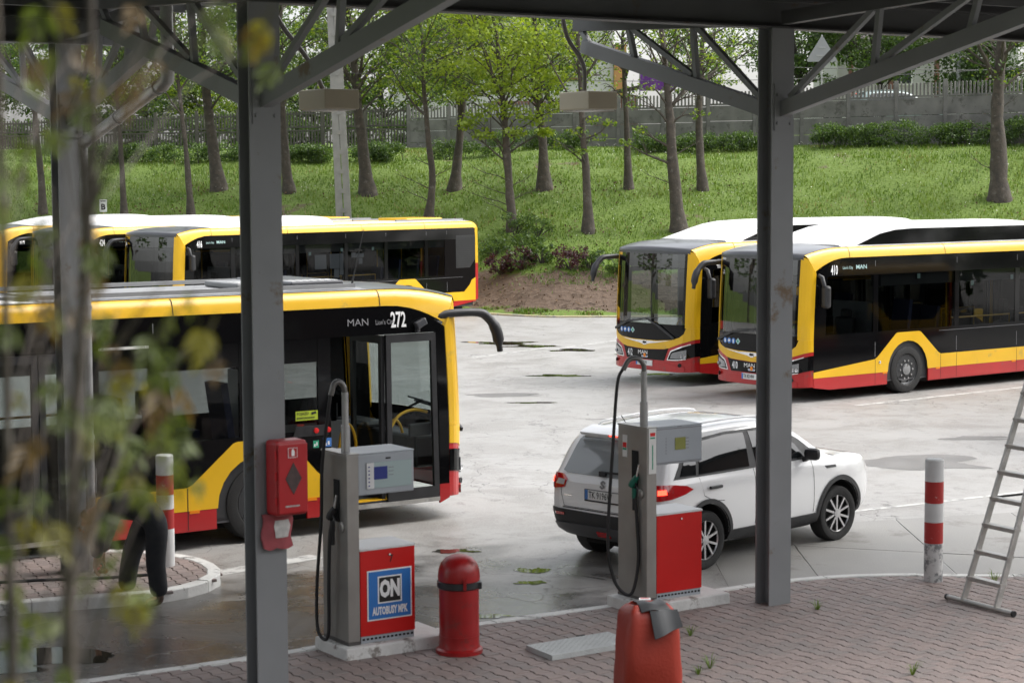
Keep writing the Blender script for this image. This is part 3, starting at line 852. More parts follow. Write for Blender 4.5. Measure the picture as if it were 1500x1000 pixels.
tree('young maple with a bright low tier of yellow-green leaves', [(.07, 2.56), (-.1, 4.03), (-.21, 5.74), (-.3, 7.08), (-.51, 9.39)], 71.9, .19, (0, 10.2, 2.2, 2.2, 34), [M['leaf2'], M['leaf2'], M['leaf0']], per=130, leaf=.16,
     extra=[(-1.3, 71.6, 6.55, .62), (-.6, 71.3, 6.85, .7), (.2, 71.4, 6.7, .75), (.9, 71.7, 6.5, .6), (-1.9, 71.8, 7.3, .6), (-1.2, 72.0, 7.5, .7), (1.5, 71.8, 6.9, .55), (.6, 71.5, 7.4, .7), (-.3, 71.2, 7.6, .7),
            (-2.3, 72.2, 8.3, .7), (1.6, 72.0, 8.0, .7), (-1.0, 71.5, 5.95, .5), (.1, 71.3, 6.0, .5), (-1.6, 71.4, 6.3, .45), (1.2, 71.5, 6.0, .4), (.7, 72, 8.8, .8), (-.9, 71.4, 8.7, .8), (2.0, 72.2, 8.9, .7)],
     low=((.8, 1.7, 2.9), (1.2, 1.9, 2.6), (1.7, 1.6, 3.0), (1.0, 1.2, .4), (1.5, 1.0, .6), (.5, 1.3, 2.7)))
tree('straight dark trunk between the bright maple and the lamp box hanging on a bent pipe', [(1.25, 4.0), (1.15, 5.94), (1.05, 7.49), (.93, 9.8)], 76.1, .23, (-.3, 10.4, 2.8, 2.6, 50), SPRING, extra=[(2.2, 75.6, 8.6, .8), (-.3, 75.5, 8.6, .8), (1.9, 75.5, 9.4, .8)])
tree('trunk wrapped in small leafy shoots directly below the lamp box on its bent pipe', [(2.71, 2.5), (2.64, 4.38), (2.52, 5.83), (2.45, 7.51), (2.36, 9.19)], 70.9, .18, (.2, 10.2, 2.0, 2.2, 26), SPRING, per=36, extra=[(2.3, 70.7, 6.0, .38), (3.0, 70.7, 5.8, .4), (2.9, 70.6, 6.4, .35), (1.6, 70.6, 5.6, .35), (3.4, 70.8, 6.3, .32), (2.4, 70.6, 5.3, .3)])
tree('slim upright trunk on the upper bank between the lamp box and bus 412', [(4.44, 3.96), (4.36, 6.18), (4.28, 7.98), (4.2, 9.52)], 75.9, .16, (0, 10.8, 2.2, 2.4, 26), SPRING + DEEP[2:], per=36)
tree('pale forked tree with scarred bark and thin side boughs behind the roof of bus 412', [(5.96, 2.48), (5.71, 4.85), (5.57, 6.78), (5.34, 9.17)], 70.85, .27, (.4, 10.4, 2.4, 2.4, 24), SPRING, per=30,
     extra=[(4.2, 70.4, 6.9, .35), (4.5, 70.4, 6.1, .35), (6.6, 70.5, 6.6, .4), (4.0, 70.5, 5.6, .3), (6.9, 70.6, 7.4, .45), (4.7, 70.4, 7.5, .4)], low=((1.6, 1.6, 2.5), (2.2, 1.8, 2.2), (2.6, 1.5, .5), (3.0, 1.7, 2.7)))
tree('narrow trunk hard against the outer canopy column', [(7.23, 3.93), (7.07, 6.16), (7.12, 7.95), (7.19, 9.48)], 75.55, .18, (.3, 10.8, 2.4, 2.4, 34), SPRING + DEEP, per=40)
tree('heavy weathered trunk standing alone above the ladder', [(17.7, 3.57), (17.62, 5.55), (17.57, 7.02), (17.69, 8.98)], 72.5, .34, (0, 11.4, 3.2, 2.8, 40), DEEP + SPRING[:2], low=((2.4, 1.4, 2.6), (1.0, 1.2, 2.7), (3.2, .9, .5)))
# more of the same wood carries on beyond the picture (seen only in the bus windscreens)
for i, (x, y, r) in enumerate([(-27, 68, .25), (-33, 60, .3), (-38, 50, .3), (-44, 41, .32), (-36, 71, .3), (-52, 48, .3)]):
    z = float(bank(x, y))
    tree(['broad tree at the yard edge in line with the bank trees', 'broad tree at the yard edge, second from the bank', 'broad tree at the yard edge, third from the bank', 'broad tree at the yard edge, last of its row', 'broad tree high at the yard edge behind the first', 'broad tree set back from the others at the yard edge'][i], [(x, z), (x + .1, z + 3), (x, z + 5)], y, r, (0, z + 7.0, 3.4, 3.8, 46), DEEP, per=40, leaf=.24, group='trees at the outer edge of the yard')

# trees in the gardens behind the fence
def back_tree(label, x, y, z1, rx, rz, n, mats, r=.2, leaf=.17, per=105, bark='barkdark', group='garden trees behind the fence'):
    z = float(bank(x, y))
    tree(label, [(x, z), (x + .1, z + 1.6), (x - .05, z + 3.0)], y, r, (0, z1 - .5, rx, rz*1.05, int(n*1.35)), mats, group=group, leaf=leaf, per=per, bark=bark)
for lab, x, y, z1, rx, rz, n, mats in [
    ('dense dark tree behind the picket fence, farthest along it', -27, 101, 10.2, 3.2, 3.4, 70, DEEP),
    ('round dark-green tree behind the fence above the letter sign', -22.5, 103, 10.4, 3.2, 3.6, 70, DEEP),
    ('leafy tree behind the fence above the galvanised downpipe', -18.4, 100, 10.0, 2.9, 3.4, 66, DEEP + SPRING[:1]),
    ('small fresh-green tree just behind the fence beside the thick dark trunk', -15.0, 98.5, 8.9, 1.7, 1.8, 34, SPRING),
    ('tall tree behind the fence between the thick dark trunk and the front column', -13.4, 104, 10.6, 3.3, 3.8, 74, DEEP + SPRING[:1]),
    ('tree behind the fence seen just past the front canopy column', -10.0, 100, 10.2, 2.6, 3.4, 56, DEEP + SPRING[:1]),
    ('many-stemmed tree behind the end of the picket fence', -6.4, 98, 10.0, 2.9, 3.2, 74, SPRING + DEEP),
    ('tree behind the first panels of the concrete wall', -2.8, 102, 11.0, 2.8, 3.0, 56, SPRING + DEEP),
    ('thin-crowned tree in front of the white house', 1.8, 104, 11.8, 2.4, 2.4, 36, SPRING + DEEP),
    ('loose light-green tree beside the purple banner', 9.2, 100, 11.4, 2.0, 2.6, 36, SPRING + DEEP),
    ('dark tree behind the wall beside the grey triangular sign', 13.8, 96, 11.6, 2.8, 2.6, 70, DEEP),
    ('dark spreading tree shading the white building with brown posts', 17.2, 94, 11.8, 3.0, 2.4, 76, DEEP),
    ('black-green conifer beside the street lamp post', 21.6, 93, 10.4, 2.2, 3.0, 76, DEEP[:1] + DEEP[2:3]),
    ('yellow-green tree at the edge of the picture beyond the heavy trunk', 24.6, 90, 10.2, 2.0, 2.8, 60, SPRING + DEEP)]:
    back_tree(lab, x, y, z1, rx, rz, n, mats)

# ---------------------------------------------------------------- grass, flowers, shrubs, hedges
def build_grass():
    n = 230000
    x = rng.uniform(-26, 26, n); y = rng.uniform(63, 95, n)
    d = y - foot(x)
    keep = (y < fence_y(x) - .2) & (d > 2.6) & (np.abs(x) < .27 * y + 2)
    pn = np.array([noise.noise((a*.55, b*.55, 3.1)) for a, b in zip(x[keep], y[keep])])
    x, y, d = x[keep], y[keep], d[keep]
    k2 = (d > 4.2 + pn*2.2) | (rng.random(len(x)) < .06)
    x, y, d, pn = x[k2], y[k2], d[k2], pn[k2]
    # worn thin round the trunks and in a few patches
    worn = np.zeros(len(x))
    for tx, ty in BASES: worn = np.maximum(worn, 1 - np.hypot(x - tx, (y - ty)*.8) / .75)
    bare = np.array([noise.noise((a*.28, b*.45, 31.0)) for a, b in zip(x, y)])
    k3 = (rng.random(len(x)) > worn*1.3) & ((bare < .42) | (rng.random(len(x)) < .5))
    x, y, d, pn = x[k3], y[k3], d[k3], pn[k3]
    # thin verge of weeds along the kerb
    m = 9000
    vx = rng.uniform(-4, 9, m); vy = foot(vx) + rng.uniform(.1, 1.5, m) ** 1.0
    vn = np.array([noise.noise((a*.8, b*1.6, 9.1)) for a, b in zip(vx, vy)])
    vk = vn > .05
    x = np.concatenate([x, vx[vk]]); y = np.concatenate([y, vy[vk]]); pn = np.concatenate([pn, vn[vk]*.3 - .3])
    n = len(x); z = bank(x, y) - .03
    h = (.09 + .05 * pn + rng.uniform(0, .08, n)) * rng.uniform(.6, 1.15, n); h = np.maximum(h, .05)
    az = rng.uniform(0, 2*np.pi, n); lean = rng.uniform(.1, .7, n) * h
    w = rng.uniform(.012, .028, n)
    wx, wy = np.cos(az + 1.57) * w, np.sin(az + 1.57) * w
    P = np.stack([x, y, z], -1); W = np.stack([wx, wy, 0*wx], -1)
    T = P + np.stack([np.cos(az)*lean, np.sin(az)*lean, h], -1)
    Vv = np.stack([P - W, P + W, T], 1).reshape(-1, 3)
    mi = np.clip((rng.random(n)*2.2 + (pn + .5)*1.8).astype(int), 0, 3)
    dry = np.array([noise.noise((a*.35, b*.5, 17.0)) for a, b in zip(x, y)])
    mi = np.where(rng.random(n) < np.clip(dry*.7 - .10, .01, .3), 4, mi)
    o = inst('grass', fast_mesh('grass', Vv, np.arange(n*3).reshape(n, 3), [M['grass%d' % i] for i in (2, 0, 1, 3)] + [M['straw']], mi))
    tag(o, 'fresh green grass covering the bank', 'grass', kind='stuff')
    lx, ly = [], []
    for tx, ty in BASES:
        lx.append(tx + rng.normal(0, .8, 90)); ly.append(ty + rng.normal(0, .9, 90))
    lx.append(rng.uniform(-4, 9, 700)); ly.append(foot(lx[-1]) + rng.uniform(.3, 4.2, 700))
    lx, ly = np.concatenate(lx), np.concatenate(ly)
    v, f, mi = leaf_cloud(np.stack([lx, ly, bank(lx, ly) + .05], -1), np.full(len(lx), .02), 1, .09, [M['litter']], aspect=.7)
    tag(inst('leaf_litter', fast_mesh('leaf_litter', v, f, [M['litter']])), 'dead leaves lying under the trees and on the bare soil', 'leaf litter', kind='stuff')
    # small pale seed heads and daisies
    n = 2400
    x = rng.uniform(-24, 24, n); y = rng.uniform(67, 90, n)
    k = (y < fence_y(x) - 1) & (np.abs(x) < .27*y)
    x, y = x[k], y[k]; n = len(x)
    c = np.stack([x, y, bank(x, y) + rng.uniform(.12, .24, n)], -1)
    v, f, mi = leaf_cloud(c, np.full(n, .01), 1, .04, [M['petal']], aspect=.9)
    tag(inst('flowers', fast_mesh('flowers', v, f, [M['petal']])), 'tiny pale flowers dotted over the grass bank', 'flowers', kind='stuff')
build_grass()
def hedge(label, pts, h, w, n):
    z = float(bank(*pts[0]))
    t = thing('hedge', label, 'hedge', (pts[0][0], pts[0][1], z), 0, 'low hedges along the fence')
    cs, cr = [], []
    rr = random.Random(n)
    m = MB()
    for i in range(n):
        k = rr.random() * (len(pts) - 1); j = int(k)
        a, b = V(*pts[j], 0), V(*pts[min(j+1, len(pts)-1)], 0)
        p = a.lerp(b, k - j)
        x, y = p.x + rr.uniform(-.1, .1), p.y + rr.uniform(-w, w)/2
        hh = h * (.82 + .22 * noise.noise((x*.8, 1.3, 0)))
        g = float(bank(x, y))
        cs.append((x - pts[0][0], y - pts[0][1], g - z + rr.uniform(.12, hh - .12))); cr.append(rr.uniform(.22, .36))
        if i % 8 == 0:
            m.tube([(x - pts[0][0], y - pts[0][1], g - z - .1), (x - pts[0][0] + rr.uniform(-.1, .1), y - pts[0][1], g - z + hh*.8)], [.015, .006], 4)
    tag(m.build('stems', M['barkdark'], t), kind='stuff')
    leaves('foliage', cs, cr, 80, .085, DEEP, t, flat=.8)
hedge('clipped low hedge in front of the picket fence on the far side of the bank', [(-19.5, 82.9), (-15, 82.6), (-10, 82.5), (-7.6, 82.4)], .95, .9, 260)
hedge('short hedge between the concrete pole and the first wall panel', [(-6.6, 82.6), (-4.6, 82.6)], .95, .8, 60)
hedge('ragged low hedge behind the bright maple at the foot of the concrete wall', [(-3.2, 83.2), (.6, 83.0), (2.9, 82.9)], 1.0, .8, 110)
hedge('hedge below the concrete wall between the slim trunk and the outer canopy column', [(5.0, 82.2), (8, 81.5), (10.2, 81.0)], .95, .9, 130)
hedge('long bushy hedge below the rising wall beyond the outer canopy column', [(12.3, 80.7), (15, 80.0), (18, 79.0), (22.5, 77.6)], 1.25, 1.0, 300)
def shrub(label, x, y, r, mats, cat='shrub', name='shrub', n=22, leaf=.09, group=None):
    z = float(bank(x, y))
    t = thing(name, label, cat, (x, y, z), 0, group)
    rr = random.Random(int(x*100))
    cs = [(rr.uniform(-r, r), rr.uniform(-r, r)*.7, rr.uniform(.15, 1.5)*r) for _ in range(n)]
    m = MB()
    for c in cs[:12]: m.tube([(0, 0, -.05), (c[0]*.5, c[1]*.5, c[2]*.6), c], [.02, .013, .005], 4)
    tag(m.build('stems', M['barkdark'], t), kind='stuff')
    leaves('foliage', cs, [r*.38]*n, 46, leaf, mats, t, flat=.8)
PUR = [M['purpleleaf%d' % i] for i in range(3)]
shrub('small purple barberry nearest the rear of bus 416', -.42, 67.7, .42, PUR, group='purple shrubs at the foot of the bank')
shrub('purple barberry mixed with green at the foot of the bright maple', .3, 67.4, .45, PUR + DEEP[:1], group='purple shrubs at the foot of the bank')
shrub('roundest purple barberry standing apart, nearer to bus 412', 1.95, 66.9, .5, PUR, group='purple shrubs at the foot of the bank')
for i, (x, y, r) in enumerate([(.1, 70.9, .55), (.9, 70.2, .5), (-.6, 69.6, .5), (.5, 68.4, .5), (1.0, 67.6, .4), (2.6, 66.9, .4), (3.6, 66.6, .45)]):
    shrub(['wild green shoots around the foot of the bright maple', 'rank weeds on the slope below the bright maple', 'rank weeds on the slope beside the bright maple', 'leafy weeds just above the bare soil, below the bright maple',
           'weedy tuft beside the roundest purple barberry', 'weedy tuft between the roundest barberry and bus 412', 'weedy tuft by the mirror arm of bus 412'][i], x, y, r, SPRING[1:2] + DEEP, 'weeds', 'weed_clump', 16, .09)
for i, (x, y, r) in enumerate([(-24.5, 98.6, 1.0), (-21.5, 98.0, 1.1), (-18.2, 97.0, 1.0), (-15.6, 96.6, 1.1), (-12.6, 96.0, 1.1), (-9.8, 95.2, 1.15), (-7.2, 94.6, 1.1), (-4.9, 94.2, .9), (-2.2, 93.6, .9)]):
    shrub(['garden shrub behind the far end of the picket fence', 'garden shrub behind the picket fence, next to the farthest one', 'garden shrub behind the pickets above the letter sign', 'garden shrub behind the pickets between two thin trunks', 'garden shrub behind the pickets at the thick dark trunk',
           'garden shrub behind the pickets past the front column', 'garden shrub behind the pickets at the concrete pole', 'garden shrub behind the last picket panel', 'garden shrub behind the first wall panel'][i], x, y, r, DEEP, n=34, leaf=.17, group='garden shrubs behind the fence')
# bare roots and sticks on the soil
def roots():
    m = MB(); rr = random.Random(4)
    for _ in range(70):
        x = rr.uniform(-1.5, 7); d = rr.uniform(1.0, 3.6); y = float(foot(x)) + d
        p = [V(x, y, float(bank(x, y)) + .03)]
        az = rr.uniform(0, 6.28)
        for k in range(3):
            q = p[-1] + V(math.cos(az)*.2, math.sin(az)*.12, 0); az += rr.uniform(-.6, .6)
            q.z = float(bank(q.x, q.y)) + rr.uniform(.02, .14); p.append(q)
        m.tube(p, [.016, .013, .009, .004], 4)
    tag(m.build('roots', M['root']), 'bare roots and sticks poking out of the soil', 'roots', kind='stuff')
roots()
def weed(label, x, y, s, z=.1):
    t = thing('weed', label, 'weed', (x, y, z))
    m = MB(); rr = random.Random(int(x*1000))
    for _ in range(26):
        az = rr.uniform(0, 6.28); l = s * rr.uniform(.5, 1.2)
        d = V(math.cos(az), math.sin(az), 0); n = V(-d.y, d.x, 0) * .0028
        b = d * .02 * rr.random()
        m.add([b - n, b + n, b + d*l*.35 + n + V(0, 0, l*.7), b + d*l*.35 - n + V(0, 0, l*.7), b + d*l*.85 + V(0, 0, l*.8)], [(0, 1, 2, 3), (3, 2, 4)])
    m.build('blades', M['grass1'], t)
for lab, x, y, s in [('grass tuft between the pavers in front of the outer column', 3.02, 19.55, .10), ('grass tuft growing against the white plinth of the second pump', 1.66, 18.45, .10),
                     ('larger grass tuft in the pavers beside the covered trolley', 1.72, 17.2, .13), ('low weed in the pavers just below the larger grass tuft', 1.6, 17.0, .08),
                     ('weed on the pavers close to the kerb behind the ladder', 5.1, 20.85, .14), ('grass tuft in the pavers at the very bottom of the view', 3.45, 16.95, .13)]:
    weed(lab, x, y, s)

# ---------------------------------------------------------------- fence, wall, what lies behind
def fence_pt(s):
    # point at arc length s from x = -27 along the fence line
    P = [V(x, y, 0) for x, y in zip(FX, FY)][1:]
    for a, b in zip(P, P[1:]):
        l = (b - a).length
        if s <= l: return a.lerp(b, s / l)
        s -= l
    return P[-1]
def picket_geo(m, p, d, z0, z1, w, th, mi=0):
    n = V(-d.y, d.x, 0) * th / 2; a = d * w / 2
    m.add([p-a-n+V(0,0,z0), p+a-n+V(0,0,z0), p+a+n+V(0,0,z0), p-a+n+V(0,0,z0), p-a-n+V(0,0,z1-.03), p+a-n+V(0,0,z1-.03), p+a+n+V(0,0,z1-.03), p-a+n+V(0,0,z1-.03), p-n+V(0,0,z1), p+n+V(0,0,z1)],
          [(0,1,5,8,4), (2,3,7,9,6), (1,2,6,5), (3,0,4,7), (5,6,9,8), (7,4,8,9)], mi)
def build_fences():
    S1 = 22.75                                   # where the pickets give way to the wall
    t = thing('picket_fence', 'grey concrete picket fence with see-through slats along the far side of the bank', 'fence', tuple(fence_pt(0)))
    o0 = fence_pt(0)
    pk = MB(); N = 11
    for i in range(N + 1):
        s = S1 * i / N; p = fence_pt(s) - o0; q = fence_pt(s)
        z = float(bank(q.x, q.y)); top = float(np.interp(s, [0, S1], [7.15, 7.62]))
        m = MB(); m.box((0, 0, (top + .08 - z)/2), (.14, .14, top + .08 - z + .2)); m.build('post', M['fencedark'], t, loc=(p.x, p.y, z))
        if i < N:
            q2 = fence_pt(S1 * (i+1) / N); d = (q2 - q).normalized(); ln = (q2 - q).length
            mid = (q + q2)/2; zb = float(bank(mid.x, mid.y)); top = float(np.interp(s + ln/2, [0, S1], [7.15, 7.62]))
            for zz in (zb + .12, (zb + top)/2, (zb + top)/2 + .16, top - .14):
                r = MB(); r.beam(q + d*.07 - o0 + V(0, 0, zz), q2 - d*.07 - o0 + V(0, 0, zz), .05, .07); r.build('rail', M['fencedark'], t)
            for k in range(14):
                c = q + d * ln * (k + .5) / 14 - o0
                picket_geo(pk, c, d, zb + .05, (zb + top)/2 + .04, .065, .035); picket_geo(pk, c, d, (zb + top)/2 + .1, top, .065, .035)
    t.location = o0
    o = pk.build('pickets', M['fencedark'], t); tag(o, kind='stuff')
    total = 56.0
    o0 = fence_pt(S1)
    t = thing('concrete_wall', 'weathered precast concrete wall topped with short pickets, climbing beyond the outer column', 'wall', tuple(o0))
    pk = MB(); N = 16
    def topz(s): return float(np.interp(s, [S1, S1 + 18.6, S1 + 30, S1 + 46], [7.60, 8.06, 8.2, 8.4]))
    for i in range(N + 1):
        s = S1 + 2.08 * i; q = fence_pt(s); p = q - o0
        z = float(bank(q.x, q.y)); top = topz(s) - .03
        m = MB(); m.box((0, 0, (top - z)/2), (.15, .16, top - z + .3)); m.build('post', M['fence'], t, loc=(p.x, p.y, z), bevel=.012)
        if i < N:
            q2 = fence_pt(s + 2.08); d = (q2 - q).normalized()
            mid = (q + q2)/2; zb = float(bank(mid.x, mid.y)) - .2; top = topz(s + 1.04)
            wz = top - .58
            for k in range(3):
                a, b = zb + (wz - zb)*k/3 + .008, zb + (wz - zb)*(k+1)/3 - .008
                r = MB(); r.beam(q + d*.08 - o0 + V(0, 0, (a+b)/2), q2 - d*.08 - o0 + V(0, 0, (a+b)/2), .055, b - a); r.build('panel', M['fence'], t, bevel=.012)
            r = MB(); r.beam(q + d*.08 - o0 + V(0, 0, wz + .05), q2 - d*.08 - o0 + V(0, 0, wz + .05), .05, .08); r.build('rail', M['fence'], t)
            for k in range(13):
                picket_geo(pk, q + d * 2.08 * (k + .5) / 13 - o0, d, wz + .09, top + .02, .075, .035)
    o = pk.build('pickets', M['fence'], t); tag(o, kind='stuff')
build_fences()

def house(name, label, x0, x1, y0, y1, z0, z1, wins, mat, roof=None):
    t = thing(name, label, 'house', (x0, y0, z0))
    m = MB(); m.box(((x1-x0)/2, (y1-y0)/2, (z1-z0)/2), (x1-x0, y1-y0, z1-z0)); m.build('wall', mat, t)
    for wx, wz, ww, wh in wins:
        f = MB(); f.box((wx - x0, -.03, wz - z0), (ww + .16, .10, wh + .16)); f = f.build('window', M['white'], t)
        g = MB(); g.box((wx - x0, -.075, wz - z0), (ww, .03, wh)); g.build('pane', M['housewin'], f)
        s = MB(); s.box((wx - x0, -.09, wz - z0), (.05, .04, wh)); s.build('frame_bar', M['white'], f)
    if roof:
        m = MB(); h = roof
        m.add([(-.4, -.5, z1-z0), (x1-x0+.4, -.5, z1-z0), (x1-x0+.4, y1-y0+.5, z1-z0), (-.4, y1-y0+.5, z1-z0), (-.4, (y1-y0)/2, z1-z0+h), (x1-x0+.4, (y1-y0)/2, z1-z0+h)],
              [(0, 1, 5, 4), (2, 3, 4, 5), (0, 4, 3), (1, 2, 5), (0, 3, 2, 1)]); m.build('roof', M['rooftile'], t)
    return t
t = house('white_house', 'large white rendered house glimpsed between the trunks above the wall', -7.5, 6.2, 122, 134, 6, 15.5,
          [(x, z, 1.1, 1.4) for x in (-6, -3.4, 2.6) for z in (10.3, 13.4)], M['housewhite'], 2.6)
for zz in (8.9, 10.35):
    m = MB(); m.box((9.2, -.06, zz - 6), (5.6, .12, .22)); m.build('trim_band', M['housebrown'], t)
m = MB(); m.box((14.1, .2, 3.2), (.75, .9, 6.4)); m.build('corner_pillar', M['houseorange'], t)
t = thing('shed', 'dark lean-to shed in front of the white house, beside its ochre corner pillar', 'shed', (4.4, 111, 6.9))
m = MB(); m.box((1.4, 1, 1.0), (2.4, 2, 2.0)); m.build('wall', M['housebrown'], t)
m = MB(); m.add([(-.5, -.4, 1.75), (3.0, -.4, 2.45), (3.0, 2.4, 2.45), (-.5, 2.4, 1.75), (-.5, -.4, 1.9), (3.0, -.4, 2.6), (3.0, 2.4, 2.6), (-.5, 2.4, 1.9)], [(0,3,2,1), (4,5,6,7), (0,1,5,4), (1,2,6,5), (2,3,7,6), (3,0,4,7)]); m.build('roof', M['rooftile'], t)
t = thing('banner', 'purple banner on a thin post frame behind the concrete wall', 'banner', (6.9, 108, 7.0))
m = MB(); m.beam((0, 0, 0), (0, 0, 3.1), .06, .06); m.build('post', M['signgrey'], t)
m = MB(); m.beam((1.9, 0, 0), (1.9, 0, 3.1), .06, .06); m.build('post', M['signgrey'], t)
m = MB(); m.grid([[(k*.19, .04*math.sin(k*1.3) - .05, 2.0), (k*.19, .04*math.sin(k*1.3 + .8) - .05, 3.05)] for k in range(11)]); m.build('cloth', M['purple'], t)
t = house('white_building', 'low white building with brown posts behind the rising wall', 16.4, 25.5, 101, 109, 6.3, 11.2, [(19.6, 9.6, 1.0, 1.2), (23.4, 9.6, 1.0, 1.2)], M['housewhite'], 1.6)
for x in (.6, 2.6, 4.9, 7.4):
    m = MB(); m.box((x, -.5, 2.2), (.22, .22, 4.4)); m.build('post', M['housebrown'], t)
t = thing('road_sign', 'grey back of a triangular road sign beside the outer canopy column', 'road sign', (13.6, 88, 6.9))
m = MB(); m.tube([(0, 0, -.2), (0, 0, 3.65)], .035, 8); m.build('post', M['galv'], t)
m = MB(); m.prism([(-.62, 2.48), (.62, 2.48), (.66, 2.56), (.05, 3.56), (-.05, 3.56), (-.66, 2.56)], -.05, -.065, lambda x, z, y: (x, y, z)); m.build('sign_plate', M['signgrey'], t)
m = MB(); m.box((0, -.08, 2.75), (.5, .03, .05)); m.box((0, -.08, 3.1), (.3, .03, .05)); m.build('brackets', M['galv'], t)
t = thing('street_lamp', 'plain grey street lamp post behind the wall near the conifer', 'lamp post', (20.5, 92, 6.6))
m = MB(); m.tube([(0, 0, -.2), (0, 0, 2.5), (0, 0, 6.4)], [.11, .09, .06], 10); m.build('post', M['signgrey'], t, smooth=50)
m = MB(); m.tube([(0, 0, 6.35), (0, -.5, 6.75), (0, -1.2, 6.85)], .035, 8); m.build('arm', M['signgrey'], t, smooth=50)
m = MB(); m.box((0, -1.5, 6.83), (.22, .6, .12)); m.build('lamp_head', M['signgrey'], t, bevel=.03)
t = thing('utility_pole', 'pale concrete utility pole on the bank behind bus 416', 'utility pole', (-6.29, 74.7, 2.75))
m = MB()
P0, P1 = V(0, 0, -.2), V(-.42, 0, 10.5)
for sgn in (-1, 1):
    m.beam(P0 + V(.16*sgn, 0, 0), P1 + V(.09*sgn, 0, 0), .13, .26, up=(1, 0, 0))
m.build('pole', M['pole'], t, bevel=.012)
m = MB()
for k in range(14):
    c = P0.lerp(P1, .06 + k*.068); m.box(c, (.2, .2, .16))
tag(m.build('web', M['pole'], t), kind='stuff')
m = MB(); m.box(P1 + V(0, 0, -.7), (1.5, .12, .12)); m.build('crossarm', M['pole'], t)
for i, dx in enumerate((-.65, .65)):
    m = MB(); m.lathe([(.03, 0), (.05, .03), (.03, .06), (.05, .09), (.02, .13)], 8); m.build('insulator', M['white'], t, loc=P1 + V(dx, 0, -.64))
for i, (a, b, sag) in enumerate([((-7.3, 74.7, 9.95), (30, 79, 8.9), .9), ((-6.1, 74.7, 8.3), (30, 80, 9.6), .8)]):
    m = MB(); a, b = V(*a), V(*b)
    m.tube([a.lerp(b, k/16) - V(0, 0, sag*4*(k/16)*(1-k/16)) for k in range(17)], .012, 4)
    tag(m.build('overhead_cable', M['wire']), ['upper overhead cable strung from the concrete pole', 'lower overhead cable strung from the concrete pole'][i], 'cable', 'overhead cables')
t = thing('stop_sign_board', 'small white board with a letter B on a stick in the grass', 'sign', (-15.2, 74.2, float(bank(-15.2, 74.2))))
m = MB(); m.tube([(0, 0, -.1), (0, 0, .75)], .02, 6); m.build('stick', M['wood'], t)
bz = 3.42 - t.location.z
m = MB(); m.box((0, -.03, bz), (.27, .02, .46)); bd = m.build('board', M['plate_white'], t)
m = MB(); fb = lambda u, v, o: (u, -.042 - o, bz - .05 + v); m.text('B', .30, fb, bold=.012); m.box((0, -.043, bz + .17), (.2, .004, .035)); m.build('lettering', M['black_print'], bd)
# ---------------------------------------------------------------- canopy over the pumps
C1 = V(-2.10, 16.66, 0); C2 = V(2.62, 19.88, 0); C3 = V(-4.80, 21.58, 0)
ROT = Matrix.Rotation(R(34.3), 3, 'Z')
canopy = thing('canopy', 'dark steel canopy roof on braced columns over the fuel pumps', 'canopy', (0, 0, 0), R(34.3))
CI = Matrix.Rotation(R(-34.3), 3, 'Z')
c1, c2, c3 = CI @ C1, CI @ C2, CI @ C3          # canopy frame: x along the pump row, y across
def h_section(name, c, z0, z1):
    m = MB()
    w, d = .285, .215
    m.box((c.x, c.y - d/2 + .009, (z0+z1)/2), (w, .018, z1-z0)); m.box((c.x, c.y + d/2 - .009, (z0+z1)/2), (w, .018, z1-z0))
    m.box((c.x - .02, c.y, (z0+z1)/2), (.012, d - .036, z1-z0))
    return m.build(name, M['column'], canopy)
for c, zt, z0 in ((c1, 5.85, .1), (c2, 5.85, .1), (c3, 5.85, .11)):
    col = h_section('column', c, z0 - .1, zt)
    m = MB()
    for s in (-1, 1):
        for z in (4.92, 5.2): m.tube([(c.x + s*.085, c.y - .1075, z), (c.x + s*.085, c.y - .135, z)], .017, 6)
    m.box((c.x, c.y - .113, 5.08), (.24, .012, .46)); m.build('gusset_plate', M['column'], col)
def ibeam(name, x0, x1, y, z0, z1, w=.2):
    m = MB(); L = x1 - x0; cx = (x0 + x1)/2
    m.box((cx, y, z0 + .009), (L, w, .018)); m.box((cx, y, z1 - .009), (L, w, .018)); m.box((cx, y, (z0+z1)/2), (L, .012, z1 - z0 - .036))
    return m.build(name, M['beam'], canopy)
ibeam('main_beam', c1.x - 9, c2.x + 9, c1.y, 5.85, 6.13)
ibeam('main_beam', c3.x - 9, c3.x + .9, c3.y, 5.85, 6.13)
def arm(c, s, reach, zend):
    y0 = c.y + s * .11
    p0, p1 = V(c.x, y0, 5.06), V(c.x, c.y + s*reach, zend)
    m = MB(); m.beam(p0, p1, .10, .15); a = m.build('bracket_arm', M['column'], canopy)
    t0, t1 = V(c.x, c.y + s * .13, 5.95), V(c.x, c.y + s*(reach + .15), 6.1)
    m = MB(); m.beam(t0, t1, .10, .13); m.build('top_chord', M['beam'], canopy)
    def lo(k): return p0.lerp(p1, k)
    def hi(k): return t0.lerp(t1, k)
    for k in (.36, .70, .97):
        m = MB(); m.beam(lo(k) + V(0, 0, .06), hi(k) - V(0, 0, .05), .055, .055, up=(0, 1, 0)); m.build('strut', M['column'], canopy)
    for ka, kb in ((.03, .34), (.38, .68)):
        m = MB(); m.beam(lo(ka) + V(0, 0, .09), hi(kb) - V(0, 0, .05), .055, .055); m.build('brace', M['column'], canopy)
for c in (c1, c2):
    arm(c, 1, 3.2, 5.86); arm(c, -1, 3.6, 5.86)
arm(c3, 1, 3.2, 5.86); arm(c3, -1, 2.3, 5.72)
